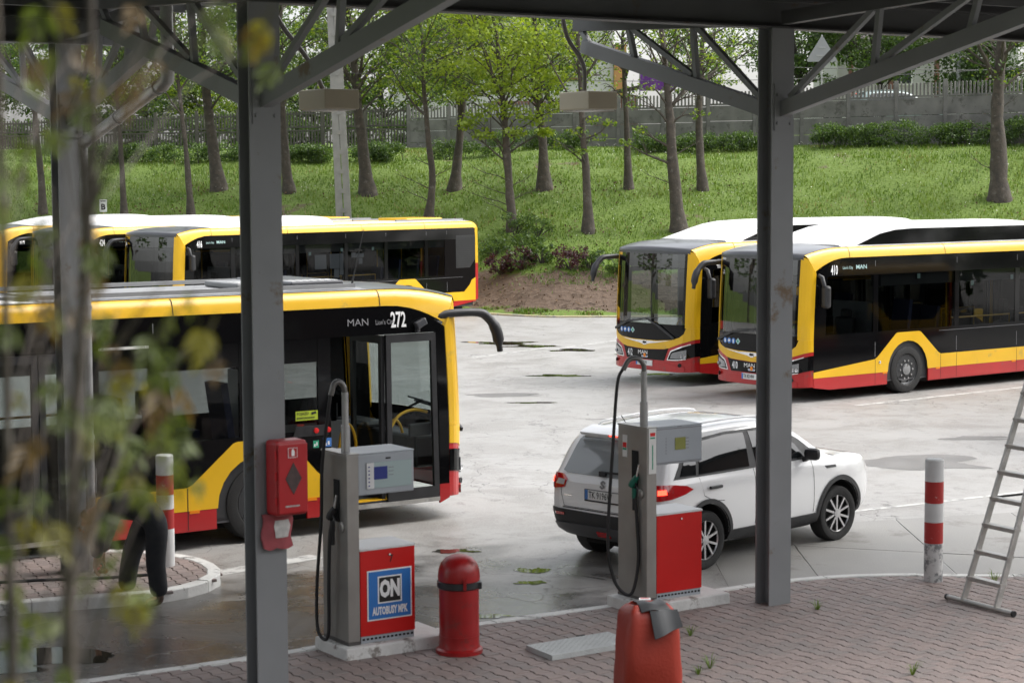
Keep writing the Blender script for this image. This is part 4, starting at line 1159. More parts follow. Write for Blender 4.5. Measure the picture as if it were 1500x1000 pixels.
# two columns further along the row carry on outside the picture
def roof(x0, x1, y0, y1, z0, z1, pur):
    m = MB()
    n = int((y1 - y0) / 1.0) + 1; pitch = .25
    nx = int((x1 - x0) / pitch)
    rows = []
    for j in (0, 1):
        y = y0 if j == 0 else y1; z = z0 if j == 0 else z1
        r = []
        for i in range(nx):
            x = x0 + i * pitch
            r += [(x, y, z), (x + .1, y, z), (x + .13, y, z + .045), (x + .22, y, z + .045)]
        rows.append(r)
    m.grid(rows)
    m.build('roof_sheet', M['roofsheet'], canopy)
    for y in pur:
        k = (y - y0) / (y1 - y0); z = z0 + (z1 - z0)*k
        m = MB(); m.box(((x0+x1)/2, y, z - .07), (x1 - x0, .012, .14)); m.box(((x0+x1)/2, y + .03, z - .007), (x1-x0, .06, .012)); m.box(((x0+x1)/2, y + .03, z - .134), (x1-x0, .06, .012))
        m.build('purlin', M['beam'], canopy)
yb = c1.y
roof(c1.x - 9, c2.x + 9, yb - 4.4, yb + 2.95, 6.32, 6.28, [yb - 4.35, yb - 3.5, yb - 2.6, yb - 1.5, yb - .5, yb + .6, yb + 1.7, yb + 2.8])
yc = c3.y
roof(c3.x - 9, c3.x + .9, yb + 3.12, yc + 3.4, 6.28, 6.30, [yc - 2.1, yc - 1.1, yc + .3, yc + 1.4, yc + 2.4, yc + 3.3])
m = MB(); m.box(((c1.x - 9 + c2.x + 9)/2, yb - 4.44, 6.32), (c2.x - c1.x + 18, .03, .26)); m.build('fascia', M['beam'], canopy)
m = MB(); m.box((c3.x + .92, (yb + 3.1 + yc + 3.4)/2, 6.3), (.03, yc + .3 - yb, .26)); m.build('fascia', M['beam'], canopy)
m = MB(); gx0, gx1 = c1.x - 9, c1.x + .95
m.box(((gx0+gx1)/2, yb + 3.035, 6.12), (gx1-gx0, .16, .012)); m.box(((gx0+gx1)/2, yb + 2.96, 6.17), (gx1-gx0, .008, .1)); m.box(((gx0+gx1)/2, yb + 3.11, 6.17), (gx1-gx0, .008, .1))
m.build('gutter', M['galv'], canopy)
# downpipe: out of the gutter, slantwise back to the rear column and down along it
a = CI @ V(-3.30, 19.25, 0); b = CI @ V(-4.58, 21.36, 0)
m = MB(); m.tube([(a.x, a.y, 6.12), (a.x, a.y, 5.40)], .062, 12)
m.tube([(a.x, a.y, 5.44), (a.x, a.y, 5.36), (a.x + (b.x-a.x)*.06, a.y + (b.y-a.y)*.06, 5.30)], .068, 12)
m.tube([(a.x + (b.x-a.x)*.04, a.y + (b.y-a.y)*.04, 5.32), (b.x, b.y, 4.78)], .062, 12)
m.tube([(b.x, b.y, 4.82), (b.x, b.y, 2.3), (b.x, b.y, .2)], .05, 12)
dp = m.build('downpipe', M['galv'], canopy, smooth=50)
for k in (.1, .55):
    m = MB(); m.tube([V(a.x, a.y, 5.34).lerp(V(b.x, b.y, 4.78), k), V(a.x, a.y, 5.34).lerp(V(b.x, b.y, 4.78), k + .02)], .072, 12); m.build('pipe_clip', M['galv'], dp)
for z in (4.2, 3.0, 1.6):
    m = MB(); m.tube([(b.x, b.y, z), (b.x, b.y, z + .05)], .058, 12); m.build('pipe_clip', M['galv'], dp)

def hanging_lamp(label, c, top, bend):
    t = thing('hanging_lamp', label, 'lamp', c, R(34.3), 'box lamps hanging under the canopy')
    m = MB(); m.box((0, 0, 0), (.40, .56, .20)); m.build('housing', M['lampbox'], t, bevel=.012)
    m = MB(); m.box((0, 0, -.106), (.34, .50, .012)); m.build('diffuser', M['label'], t)
    Cc = V(*c)
    q = [CI @ (V(*p) - Cc) for p in bend]
    m = MB(); m.tube(spline([tuple(p) for p in q], 6), .026, 8); m.build('hanger_pipe', M['steeldark'], t, smooth=60)
hanging_lamp('beige box lamp on a bent pipe in front of the white house', (.86, 22.5, 5.25), None, [(.55, 22.1, 6.25), (.62, 22.3, 5.95), (.80, 22.45, 5.66), (.82, 22.5, 5.34)])
hanging_lamp('beige box lamp hanging beside the concrete pole next to the front column', (-1.87, 20.5, 5.2), None, [(-2.42, 20.0, 6.25), (-2.31, 20.1, 5.95), (-2.06, 20.3, 5.6), (-1.92, 20.5, 5.29)])

# red extinguisher box and cloth on the front column
def on_col(c, u, v, z): return ROT @ V(c.x + u, c.y + v, z)
t = thing('extinguisher_box', 'red plastic extinguisher box with a diamond window on the front column', 'extinguisher box', on_col(c1, .09, -.1225, 1.60), R(34.3))
m = MB(); m.box((0, -.10, .315), (.30, .20, .63)); m.build('case', M['extred'], t, bevel=.03)
m = MB(); m.box((.0, -.212, .315), (.275, .022, .585)); d = m.build('door', M['extred'], t, bevel=.010)
m = MB(); m.prism([(-.075, .315), (0, .18), (.075, .315), (0, .45)], -.2235, -.228, lambda x, z, y: (x, y, z)); m.build('window', M['smoke'], d)
m = MB(); m.prism([(-.05, .49), (.04, .49), (.04, .575), (-.05, .575)], -.2235, -.226, lambda x, z, y: (x, y, z)); lb = m.build('pictogram', M['bolred'], d)
m = MB()
m.prism([(-.016, .505), (.012, .505), (.012, .545), (.004, .553), (.004, .562), (-.012, .562), (-.012, .553), (-.016, .545)], -.2262, -.2275, lambda x, z, y: (x, y, z))
for a_, b_ in (((-.048, .491), (.038, .494)), ((-.048, .571), (.038, .574)), ((-.048, .494), (-.045, .571)), ((.035, .494), (.038, .571))):
    m.prism([a_, (b_[0], a_[1]), b_, (a_[0], b_[1])], -.2262, -.2272, lambda x, z, y: (x, y, z))
m.build('print', M['white_print'], lb)
m = MB()
for k in range(13): m.box((-.075 + k*.0105, -.2245, .085), (.0075, .003, .016 if k % 3 else .012))
m.build('print', M['label'], d)
for z in (.13, .34, .52):
    m = MB(); m.tube([(-.15, -.19, z - .035), (-.15, -.19, z + .035)], .014, 8); m.build('hinge', M['extred'], t)
t = thing('cloth_bag', 'faded pink cloth pouch with a pale patch hanging under the extinguisher box', 'pouch', on_col(c1, .05, -.1225, 1.60), R(34.3))
rows = []
for j in range(7):
    z = -.0 - j*.05
    rows.append([( -.15 + .045*i + .012*math.sin(j*1.3 + i), -.03 - .05*math.sin(math.pi*i/6)*(.5 + .5*math.sin(j*.7)) - .008*((i + j) % 2), z + (.012*math.cos(i*2.1) if j == 6 else 0)) for i in range(7)])
m = MB(); m.grid(rows); m.grid([[(p[0], -.006, p[2]) for p in r] for r in rows])
for side in (0, 6): m.grid([[r[side], (r[side][0], -.006, r[side][2])] for r in rows])
m.grid([[p, (p[0], -.006, p[2])] for p in rows[6]])
m.build('pouch', M['pinkcloth'], t, smooth=60)
m = MB(); m.grid([[(p[0], p[1] - .006, p[2]) for p in r[2:6]] for r in rows[1:5]]); m.build('patch', M['label'], t, smooth=60)

# ---------------------------------------------------------------- fuel pumps
def pump(label, corner, number=None, sign=False, green=False, loop=True):
    """local frame: x along the row (tower, then red cabinet), y away from the camera, z from the plinth top"""
    t = thing('fuel_pump', label, 'fuel pump', (corner[0], corner[1], .21), R(33.2), 'fuel pumps under the canopy')
    # steel tower
    m = MB(); m.box((.06, .24, .875), (.12, .48, 1.69)); tw = m.build('tower', M['steel'], t, bevel=.006)
    m = MB(); m.box((.06, .24, 1.728), (.13, .49, .016)); m.build('tower_cap', M['steel'], tw)
    m = MB(); m.box((-.002, .19, 1.30), (.012, .10, .38)); m.build('nozzle_recess', M['dark'], tw)
    m = MB(); m.box((.06, .24, .015), (.125, .485, .03)); m.build('foot_grille', M['steeldark'], tw)
    # red cabinet
    m = MB(); m.box((.415, .225, .455), (.57, .43, .78)); cab = m.build('cabinet', M['pumpred'], t, bevel=.006)
    m = MB(); m.box((.415, .225, .856), (.58, .445, .022)); m.build('cabinet_top', M['pumpwhite'], cab, bevel=.004)
    m = MB(); m.lathe([(.011, 0), (.011, .012)], 10, Matrix.Translation((.43, .004, .795)) @ Matrix.Rotation(R(90), 4, 'X')); m.build('lock', M['chrome'], cab)
    m = MB(); m.box((.415, .225, .033), (.55, .41, .065)); g = m.build('base_grille', M['pumpgrey'], t)
    for k in range(13):
        s = MB(); s.box((.165 + k*.042, .0185, .035), (.024, .004, .018)); s.build('slot', M['dark'], g)
    # display head, carried by the tower
    m = MB(); m.box((.41, .225, 1.535), (.58, .43, .37)); hd = m.build('display_head', M['pumpgrey'], t, bevel=.012)
    m = MB(); m.box((.41, .225, 1.7265), (.585, .435, .013)); m.build('head_lid', M['pumpgrey'], hd, bevel=.003)
    if sign:
        m = MB(); m.box((.44, .0075, 1.525), (.46, .012, .235)); sc_ = m.build('display_window', M['lcdback'], hd)
        m = MB(); m.box((.345, -.0005, 1.545), (.14, .006, .115)); m.build('blue_display', M['lcd'], sc_)
        m = MB(); m.box((.24, -.0005, 1.525), (.075, .005, .235)); kp = m.build('key_strip', M['pumpwhite'], sc_)
        m = MB()
        for k in range(6): m.box((.225, -.0045, 1.435 + k*.034), (.014, .004, .012))
        m.build('key', M['lcd'], kp)
        m = MB()
        for k in range(3): m.box((.455, .0005, 1.52 + k*.034), (.05, .003, .007))
        m.build('print', M['grey_print'], sc_)
        m = MB(); m.box((.43, .0085, 1.673), (.05, .004, .014)); m.build('maker_mark', M['black_print'], hd)
    else:
        for z in (1.37, 1.705):
            m = MB(); m.box((.41, .0085, z), (.56, .004, .008)); m.build('seam', M['grey_print'], hd)
        m = MB(); m.box((.42, .0075, 1.55), (.13, .008, .12)); m.build('green_display', M['lcdgreen'], hd)
        m = MB()
        for k in range(4): m.box((.51, .0095, 1.50 + k*.033), (.04, .003, .008))
        for k in range(6): m.box((.245, .0095, 1.46 + k*.03), (.012, .003, .010))
        m.box((.41, .0085, 1.72), (.05, .004, .008))
        m.build('print', M['grey_print'], hd)
        m = MB(); m.box((.065, -.0035, 1.50), (.09, .005, .45)); st = m.build('sticker', M['plate_white'], tw)
        m = MB(); m.box((.065, -.0065, 1.665), (.06, .003, .035)); m.build('print', M['button'], st)
        m = MB(); m.box((.065, -.0065, 1.63), (.06, .003, .014)); m.box((.065, -.0065, 1.44), (.012, .003, .24)); m.build('print', M['green_print'], st)
        m = MB(); m.box((-.0035, .36, 1.52), (.005, .075, .22)); st = m.build('sticker', M['plate_white'], tw)
        m = MB(); m.box((-.0065, .36, 1.53), (.003, .06, .05)); m.build('print', M['button'], st)
        m = MB(); m.box((-.0065, .36, 1.49), (.003, .06, .02)); m.build('print', M['green_print'], st)
    # mast and hose
    m = MB(); m.tube([(.06, .13, 1.73), (.06, .13, 2.28)], .030, 12); m.tube([(.06, .13, 1.73), (.06, .13, 1.98)], .040, 12); mast = m.build('mast', M['galv'], t, smooth=50)
    q = [(.06, .13, 2.26), (.055, .13, 2.34), (.0, .14, 2.405), (-.09, .17, 2.40), (-.15, .19, 2.30)]
    if loop != 'wide': q = [(.06, .13, 2.26), (.05, .132, 2.33), (.01, .138, 2.375), (-.04, .145, 2.36), (-.07, .155, 2.26)]
    m = MB(); m.tube(spline(q, 6), .025, 10); m.build('hose_collar', M['steeldark'], mast, smooth=60)
    if loop == 'wide':
        q = [(-.15, .19, 2.32), (-.20, .22, 2.15), (-.235, .25, 1.5), (-.27, .27, .85), (-.27, .27, .45), (-.21, .24, .18), (-.12, .18, .06), (-.06, .14, .11), (-.015, .12, .40), (-.02, .14, .80), (-.03, .17, 1.12)]
    else:
        q = [(-.07, .155, 2.28), (-.085, .18, 2.10), (-.09, .30, 1.6), (-.075, .36, 1.1), (-.105, .40, .5), (-.115, .38, .12), (-.09, .30, .02), (-.07, .25, .1), (-.08, .22, .5), (-.075, .20, .95), (-.05, .19, 1.12)]
    m = MB(); m.tube(spline(q, 8), .0165, 8); m.build('hose', M['hose'], t, smooth=60)
    nm = M['nozzlegreen'] if green else M['hose']
    e = q[-1]
    m = MB(); m.tube([(e[0], e[1], e[2] - .10), (e[0], e[1], e[2])], .024, 8); nz = m.build('nozzle', nm, t, smooth=50)
    m = MB(); m.tube([(e[0], e[1], e[2] - .22), (e[0], e[1], e[2] - .10)], .02, 8); m.build('swivel', M['hose'], nz, smooth=50)
    m = MB(); m.tube([(e[0] - .015, e[1] + .03, e[2] + .02), (e[0] - .01, e[1], e[2] + .06), (e[0], e[1] - .04, e[2] + .12)], [.035, .038, .026], 8); m.build('nozzle_body', nm, nz, smooth=60)
    m = MB(); m.tube([(e[0], e[1] - .04, e[2] + .12), (e[0] + .012, e[1] - .06, e[2] + .24)], .011, 8); m.build('spout', M['chrome'], nz, smooth=50)
    m = MB(); m.tube(spline([(e[0] - .01, e[1] - .03, e[2] + .06), (e[0] - .02, e[1] - .08, e[2] + .0), (e[0] - .01, e[1] - .05, e[2] - .09)], 4), .008, 6); m.build('trigger_guard', M['hose'], nz, smooth=50)
    m = MB(); m.lathe([(.05, 0), (.05, .012), (.03, .02)], 14, Matrix.Translation((0, .10, 1.07)) @ Matrix.Rotation(R(-90), 4, 'Y')); m.build('nozzle_dock', M['steel'], tw)
    if sign:
        F = lambda u, v, o: (.43 + u, .0095 - o, .435 + v)
        m = MB(); m.prism([(-.232, -.235), (.232, -.235), (.232, .225), (-.232, .225)], .001, .005, F); bdr = m.build('sign', M['white_print'], cab)
        m = MB(); m.prism([(-.219, -.222), (.219, -.222), (.219, .212), (-.219, .212)], .0055, .007, F); m.build('sign_field', M['signblue'], bdr)
        m = MB(); m.prism([(-.125, -.085), (.125, -.085), (.125, .165), (-.125, .165)], .0075, .0085, F); m.build('sign_frame', M['white_print'], bdr)
        m = MB(); m.prism([(-.111, -.072), (.111, -.072), (.111, .152), (-.111, .152)], .009, .010, F); m.build('sign_panel', M['black_print'], bdr)
        m = MB(); m.text('ON', .205, lambda u, v, o: F(u, v + .04, o), sx=.64, bold=.012, depth=.0115); m.text('AUTOBUSY MPK', .098, lambda u, v, o: F(u, v - .155, o), sx=.50, bold=.0045, depth=.009); m.build('lettering', M['white_print'], bdr)
        m = MB(); m.text('7', .095, lambda u, v, o: F(u + .02, v + .315, o), sx=.8, bold=.002, depth=.0015); m.build('lettering', M['black_print'], cab)
    return t
pump('fuel pump with a blue ON sign and the number 7 on its red cabinet', (-1.487, 17.62), sign=True)
pump('fuel pump with plain red cabinet and a green nozzle behind the covered trolley', (1.315, 19.43), green=True, loop='wide')
def plinth(label, corner):
    m = MB(); m.box((.555, .26, -.03), (1.10, .62, .26))
    for v in range(len(m.v)):
        x, y, z = m.v[v]; m.v[v] = (x + random.uniform(-.008, .008), y + random.uniform(-.008, .008), z)
    o = m.build('pump_plinth', M['concrete_white'], None, bevel=.015)
    o.location = (corner[0], corner[1], .11); o.rotation_euler = (0, 0, R(33.2))
    tag(o, label, 'plinth', 'white plinths under the pumps')
plinth('white-painted concrete plinth under the pump with the blue ON sign', (-1.525, 17.56))
plinth('white-painted concrete plinth under the pump with the plain red cabinet', (1.24, 19.31))

# ---------------------------------------------------------------- bin, bollards, lid, trolley, ladder, standpipe
t = thing('litter_bin', 'round red litter bin with domed lid standing by the pump with the blue sign', 'litter bin', (-.50, 17.86, .1))
m = MB(); m.lathe([(.215, 0), (.215, .035), (.19, .05), (.185, .075), (.182, .10), (.182, .60)], 28); m.build('body', M['binred'], t, smooth=40)
m = MB(); m.lathe([(.186, .15), (.186, .165)], 28); m.build('rim_band', M['binred'], t, smooth=40)
m = MB(); m.lathe([(.19, .66), (.192, .70), (.186, .76), (.165, .82), (.125, .865), (.07, .892), (0, .90)], 28); m.build('lid', M['binred'], t, smooth=40)
m = MB(); m.lathe([(.188, .595), (.200, .605), (.200, .655), (.188, .665)], 28); bnd = m.build('black_band', M['blackmat'], t, smooth=40)
m = MB(); m.box((.06, -.19, .655), (.028, .03, .10)); m.build('clasp', M['binred'], bnd)
m = MB(); m.box((.19, -.055, .625), (.04, .06, .065)); m.build('band_fold', M['blackmat'], bnd, bevel=.01)
def bollard(label, x, y, z0, h, r, mats, cuts):
    t = thing('bollard', label, 'bollard', (x, y, z0), 0, 'red and white bollards')
    zs = [0] + cuts + [h]
    for i in range(len(zs) - 1):
        m = MB(); a, b = zs[i] + (.002 if i else -.1), zs[i+1]
        prof = [(r, a), (r, b)] if i < len(zs) - 2 else [(r, a), (r, b - .012), (r - .012, b), (0, b + .003)]
        m.lathe(prof, 24); m.build('band', mats[i], t, smooth=40)
    return t
bollard('clean red and white bollard on the paved island by the bending person', -3.87, 21.9, .115, 1.245, .096, [M['bolwhite'], M['bolred'], M['bolwhite'], M['bolred'], M['bolwhite']], [.42, .64, .80, 1.02])
bollard('red and white bollard with chipped paint at its foot near the ladder', 4.47, 20.95, .1, 1.31, .099, [M['bolworn'], M['bolred'], M['bolwhite'], M['bolred'], M['bolwhite']], [.41, .635, .84, 1.07])
t = thing('inspection_lid', 'pale grey chequered steel lid lying on the pavers beside the covered trolley', 'steel lid', (0, 0, 0))
m = MB(); P = [(.11, 17.9), (.34, 17.50), (1.12, 18.03), (.88, 18.43)]
m.prism(P, .10, .148); m.build('plate', M['chequer'], t)
m = MB()
ex, ey = V(.78, .53, 0), V(.23, -.40, 0)
for i in range(26):
    for j in range(13):
        p = V(.11, 17.9, .149) + ex*((i + .6)/27) + ey*((j + .6)/14); s = 1 if (i + j) % 2 else -1
        d = (ex.normalized() + ey.normalized()*s) * .011; n = V(-d.y, d.x, 0)*.22
        m.add([p - d, p + n, p + d, p - n, p + V(0, 0, .003)], [(0, 3, 4), (3, 2, 4), (2, 1, 4), (1, 0, 4)])
tag(m.build('chequer_tread', M['chequer'], t), kind='stuff')
m = MB(); m.box((.62, 18.27, .150), (.09, .02, .006), Matrix.Rotation(R(34), 3, 'Z')); m.build('lifting_slot', M['dark'], t)

# wheeled extinguisher under an orange-red cover
t = thing('covered_trolley', 'wheeled extinguisher under an orange-red tarpaulin cover with a dark grey top', 'covered extinguisher', (1.06, 15.55, .1), R(14))
secs = [(0.02, .30, .24, 0), (.10, .31, .25, .004), (.25, .285, .235, .01), (.38, .30, .24, -.006), (.50, .285, .235, .008), (.62, .28, .23, 0), (.74, .27, .22, .004), (.84, .255, .205, 0), (.90, .23, .175, 0), (.935, .17, .11, 0)]
rows = []
for k, (z, a, b, w) in enumerate(secs):
    r = []
    for i in range(40):
        th = 2*math.pi*i/40
        ca, sa = math.cos(th), math.sin(th)
        e = .34
        x = a * math.copysign(abs(ca)**e, ca); y = b * math.copysign(abs(sa)**e, sa)
        f = 1 + .05*noise.noise((x*7, y*7, z*5)) + .045*noise.noise((x*3 + z*6, y*5, z*2.5)) + .022*math.sin(th*5 + z*7)*(1.1 - z)
        r.append((x*f*.84, y*f*.84, z + .012*math.sin(th*3 + k)))
    rows.append(r)
m = MB(); m.grid(rows, wrap=True); m.add(rows[-1], [tuple(range(40))])
cv = m.build('cover', M['tarp'], t, smooth=50)
s_ = cv.modifiers.new('soft', 'SUBSURF'); s_.levels = 1; s_.render_levels = 2
def flapcloth(rows, name, parent, mat='tarpgrey'):
    m = MB(); m.grid(rows); m.grid([[(p[0], p[1] + .010, p[2] - .006) for p in r] for r in rows])
    for e in (0, -1): m.grid([[p, (p[0], p[1] + .010, p[2] - .006)] for p in rows[e]]); m.grid([[r[e], (r[e][0], r[e][1] + .010, r[e][2] - .006)] for r in rows])
    return m.build(name, M[mat], parent, smooth=50)
# stiff grey collar over the top, its flap hanging down in front
hd = flapcloth([[(-.10 + .30*i/6, yy - .02*math.sin(i*.9), zz - .03*max(0, i - 4) + .012*math.sin(i*1.7 + yy*9)) for i in range(7)] for yy, zz in ((.14, .895), (.07, .945), (-.02, .962), (-.10, .952), (-.155, .915))], 'hood', t)
flapcloth([[(-.035 + .225*i/6 + .004*k, -.165 - .022*k - .012*math.sin(i*1.1), .915 - .052*k + .0075*i*k*.5) for i in range(7)] for k in range(5)], 'flap', hd)
flapcloth([[(-.105 - .012*k + .03*i/2, -.13 - .02*k + .03*i, .925 - .055*k) for i in range(3)] for k in range(3)], 'side_flap', hd)
m = MB(); m.prism([(-.075, .0), (.02, -.015), (.035, .05), (-.05, .07)], .966, .972); stk = m.build('sticker', M['white_print'], hd)
m = MB(); m.prism([(-.055, .032), (.018, .018), (.024, .04), (-.042, .054)], .9725, .9735); m.build('print', M['button'], stk)
for s in (-1, 1):
    m = MB(); m.lathe([(.02, -.03), (.13, -.03), (.15, 0), (.13, .03), (.02, .03)], 20, Matrix.Translation((s*.20, .05, .05)) @ Matrix.Rotation(R(90), 4, 'Y')); m.build('wheel', M['tyre'], t)

# aluminium step ladder
t = thing('step_ladder', 'worn aluminium step ladder standing open on the pavers', 'ladder', (4.65, 19.60, .1), math.atan2(-.80, .46))
# local x along the foot bar, y = up the lean direction (away from the foot bar)
m = MB(); m.tube([(-.46, 0, .03), (.46, 0, .03)], .026, 10); fb_ = m.build('foot_bar', M['alu'], t, smooth=50)
for s in (-1, 1):
    m = MB(); m.tube([(s*.46, 0, .03), (s*.485, 0, .03)], .03, 10); m.build('rubber_end', M['hose'], fb_, smooth=50)
LZ, LY = 2.85, 1.02
def lad(s, k, w0=.235, w1=.17): return V(s*(w0 + (w1 - w0)*k), LY*k, .03 + LZ*k)
for s in (-1, 1):
    m = MB(); m.beam(lad(s, 0), lad(s, 1), .028, .062, up=(0, 1, .3)); m.build('rail', M['alu'], t)
for i in range(10):
    k = (.235 + i*.262) / LZ
    a, b = lad(-1, k), lad(1, k)
    m = MB(); m.box((a + b)/2, (b.x - a.x + .03, .085, .024), Matrix.Rotation(R(0), 3, 'X')); m.box((a + b)/2 + V(0, -.038, -.014), (b.x - a.x, .006, .03)); m.build('step', M['alu'], t)
def rear(s, k): return V(s*(.26 - .09*k), 2.0 - (2.0 - LY - .05)*k, .03 + (LZ - .03)*k)
for s in (-1, 1):
    m = MB(); m.beam(rear(s, 0), rear(s, 1), .025, .05, up=(0, 1, .3)); m.build('rear_rail', M['alu'], t)
for k in (.2, .45, .7):
    m = MB(); m.beam(rear(-1, k), rear(1, k), .03, .03); m.build('rear_brace', M['alu'], t)
m = MB(); m.beam(rear(-1, 0) - V(.15, 0, 0), rear(1, 0) + V(.15, 0, 0), .05, .05); m.build('rear_bar', M['alu'], t)
m = MB(); m.box((0, LY + .04, LZ + .04), (.40, .24, .03)); m.build('top_platform', M['alu'], t)
for s in (-1, 1):
    m = MB(); m.beam(lad(s, .36), rear(s, .36), .012, .022); m.build('spreader', M['hose'], t)
# standpipe at the foot of the rear column, hose lying on the island
t = thing('standpipe', 'short rusty red standpipe at the foot of the rear column', 'standpipe', (-4.52, 21.52, .115))
m = MB(); m.lathe([(.075, 0), (.075, .03), (.05, .05), (.05, .36), (.062, .38), (.062, .44), (.03, .47), (0, .48)], 14); m.build('body', M['hydrant'], t, smooth=40)
m = MB(); m.tube([(0, 0, .28), (.09, -.03, .28)], .03, 10); m.build('outlet', M['hydrant'], t, smooth=40)
m = MB(); m.tube(spline([(-5.95, 20.75, .135), (-5.2, 21.0, .135), (-4.5, 21.12, .135), (-4.1, 21.25, .135), (-3.95, 21.3, .135)], 6), .016, 6)
tag(m.build('ground_hose', M['hose']), 'thin black hose lying across the paved island', 'hose')
# ---------------------------------------------------------------- city buses
# frame of a bus: x forward (0 = front corners), y to the bus's left, z up; t = -x runs rearwards
HW = 1.275
def lean(z): return .09 * max(0.0, (z - 1.15) / 1.7) ** 1.5
def tfront(w): return .05 - .42 * math.sqrt(max(0.0, 1 - (min(1, abs(w) / HW)) ** 3.6))
def FP(w, z, off=0.0):                                # front surface
    t = tfront(w) + lean(z)
    k = min(1, abs(w)/HW) ** 2
    return V(-(t) + off, w + math.copysign(1, w) * off * .8 * k, z)
T0 = .05
def SP(s):                                            # side surface, s = +1 left, -1 right
    def f(t, z, off=0.0):
        y = HW - .022 * max(0, (z - 2.45) / .35) ** 2
        return V(-(t + (lean(z) * max(0, 1 - (t - T0) / 1.2) if t < 1.25 else 0)), s * (y + off), z)
    return f
def zl(t): return 2.80 - .30 * max(0, 1 - (t - T0) / .95) ** 2
def zu(t): return 2.995 - .17 * max(0, 1 - (t - T0 + .1) / 1.0) ** 2
LEN = 12.0
AXLES = (2.775, 8.78)
def arc(cx, r, z0, n=12, rev=False):
    a0 = math.asin(max(-1, min(1, (z0 - .47) / r)))
    q = [(cx - r*math.cos(a0 + (math.pi - 2*a0)*k/n), .47 + r*math.sin(a0 + (math.pi - 2*a0)*k/n)) for k in range(n + 1)]
    return q[::-1] if rev else q
CW = [-1.265, -1.245] + [-1.2 + .15*i for i in range(17)] + [1.245, 1.265]
CZ = [.6, .9, 1.2, 1.5, 1.8, 2.1, 2.4, 2.65]

def wheel_mesh():
    tm, rm = MB(), MB()
    X = Matrix.Rotation(R(-90), 4, 'X')               # axis along +y (outer side)
    tm.lathe([(.30, .10), (.33, .135), (.42, .14), (.465, .125), (.48, .09), (.48, -.12), (.45, -.14), (.30, -.14)], 40, X, caps=False)
    rm.lathe([(.305, .12), (.30, .06), (.26, .03), (.235, .085), (.20, .10), (.165, .10), (.16, .06), (.115, .06), (.11, .13), (.06, .14), (0, .14)], 40, X, caps=False)
    bolts = MB()
    for k in range(10):
        a = 2*math.pi*k/10
        bolts.lathe([(.020, 0), (.018, .03), (0, .034)], 8, Matrix.Translation((.185*math.cos(a), .098, .185*math.sin(a))) @ X)
    holes = MB()
    for k in range(8):
        a = 2*math.pi*(k + .5)/8
        c = Vector((.268*math.cos(a), .052, .268*math.sin(a))); rd = Vector((math.cos(a), 0, math.sin(a))); tg = Vector((-rd.z, 0, rd.x))
        holes.add([c + (rd*math.cos(b)*.02 + tg*math.sin(b)*.032) for b in [2*math.pi*j/10 for j in range(10)]], [tuple(range(10))])
    return tm.mesh('tyre', M['tyre'], 40), rm.mesh('rim', M['wheelgrey'], 40), bolts.mesh('wheel_bolts', M['silver'], 40), holes.mesh('vent_holes', M['dark'])
WM = wheel_mesh()
def seat_mesh():
    m = MB(); m.box((0, 0, .42), (.44, .44, .10)); m.box((-.21, 0, .82), (.09, .44, .72), Matrix.Rotation(R(-8), 3, 'Y')); m.box((0, 0, .2), (.10, .30, .4))
    return m.mesh('seat', M['seat'])
SEAT = seat_mesh()

def letters(body, size, fn, mat, parent, sx=.7, bold=.02, align='LEFT', name='lettering'):
    m = MB(); m.text(body, size, fn, sx=sx, bold=bold * size, depth=.004, align=align); return m.build(name, mat, parent)

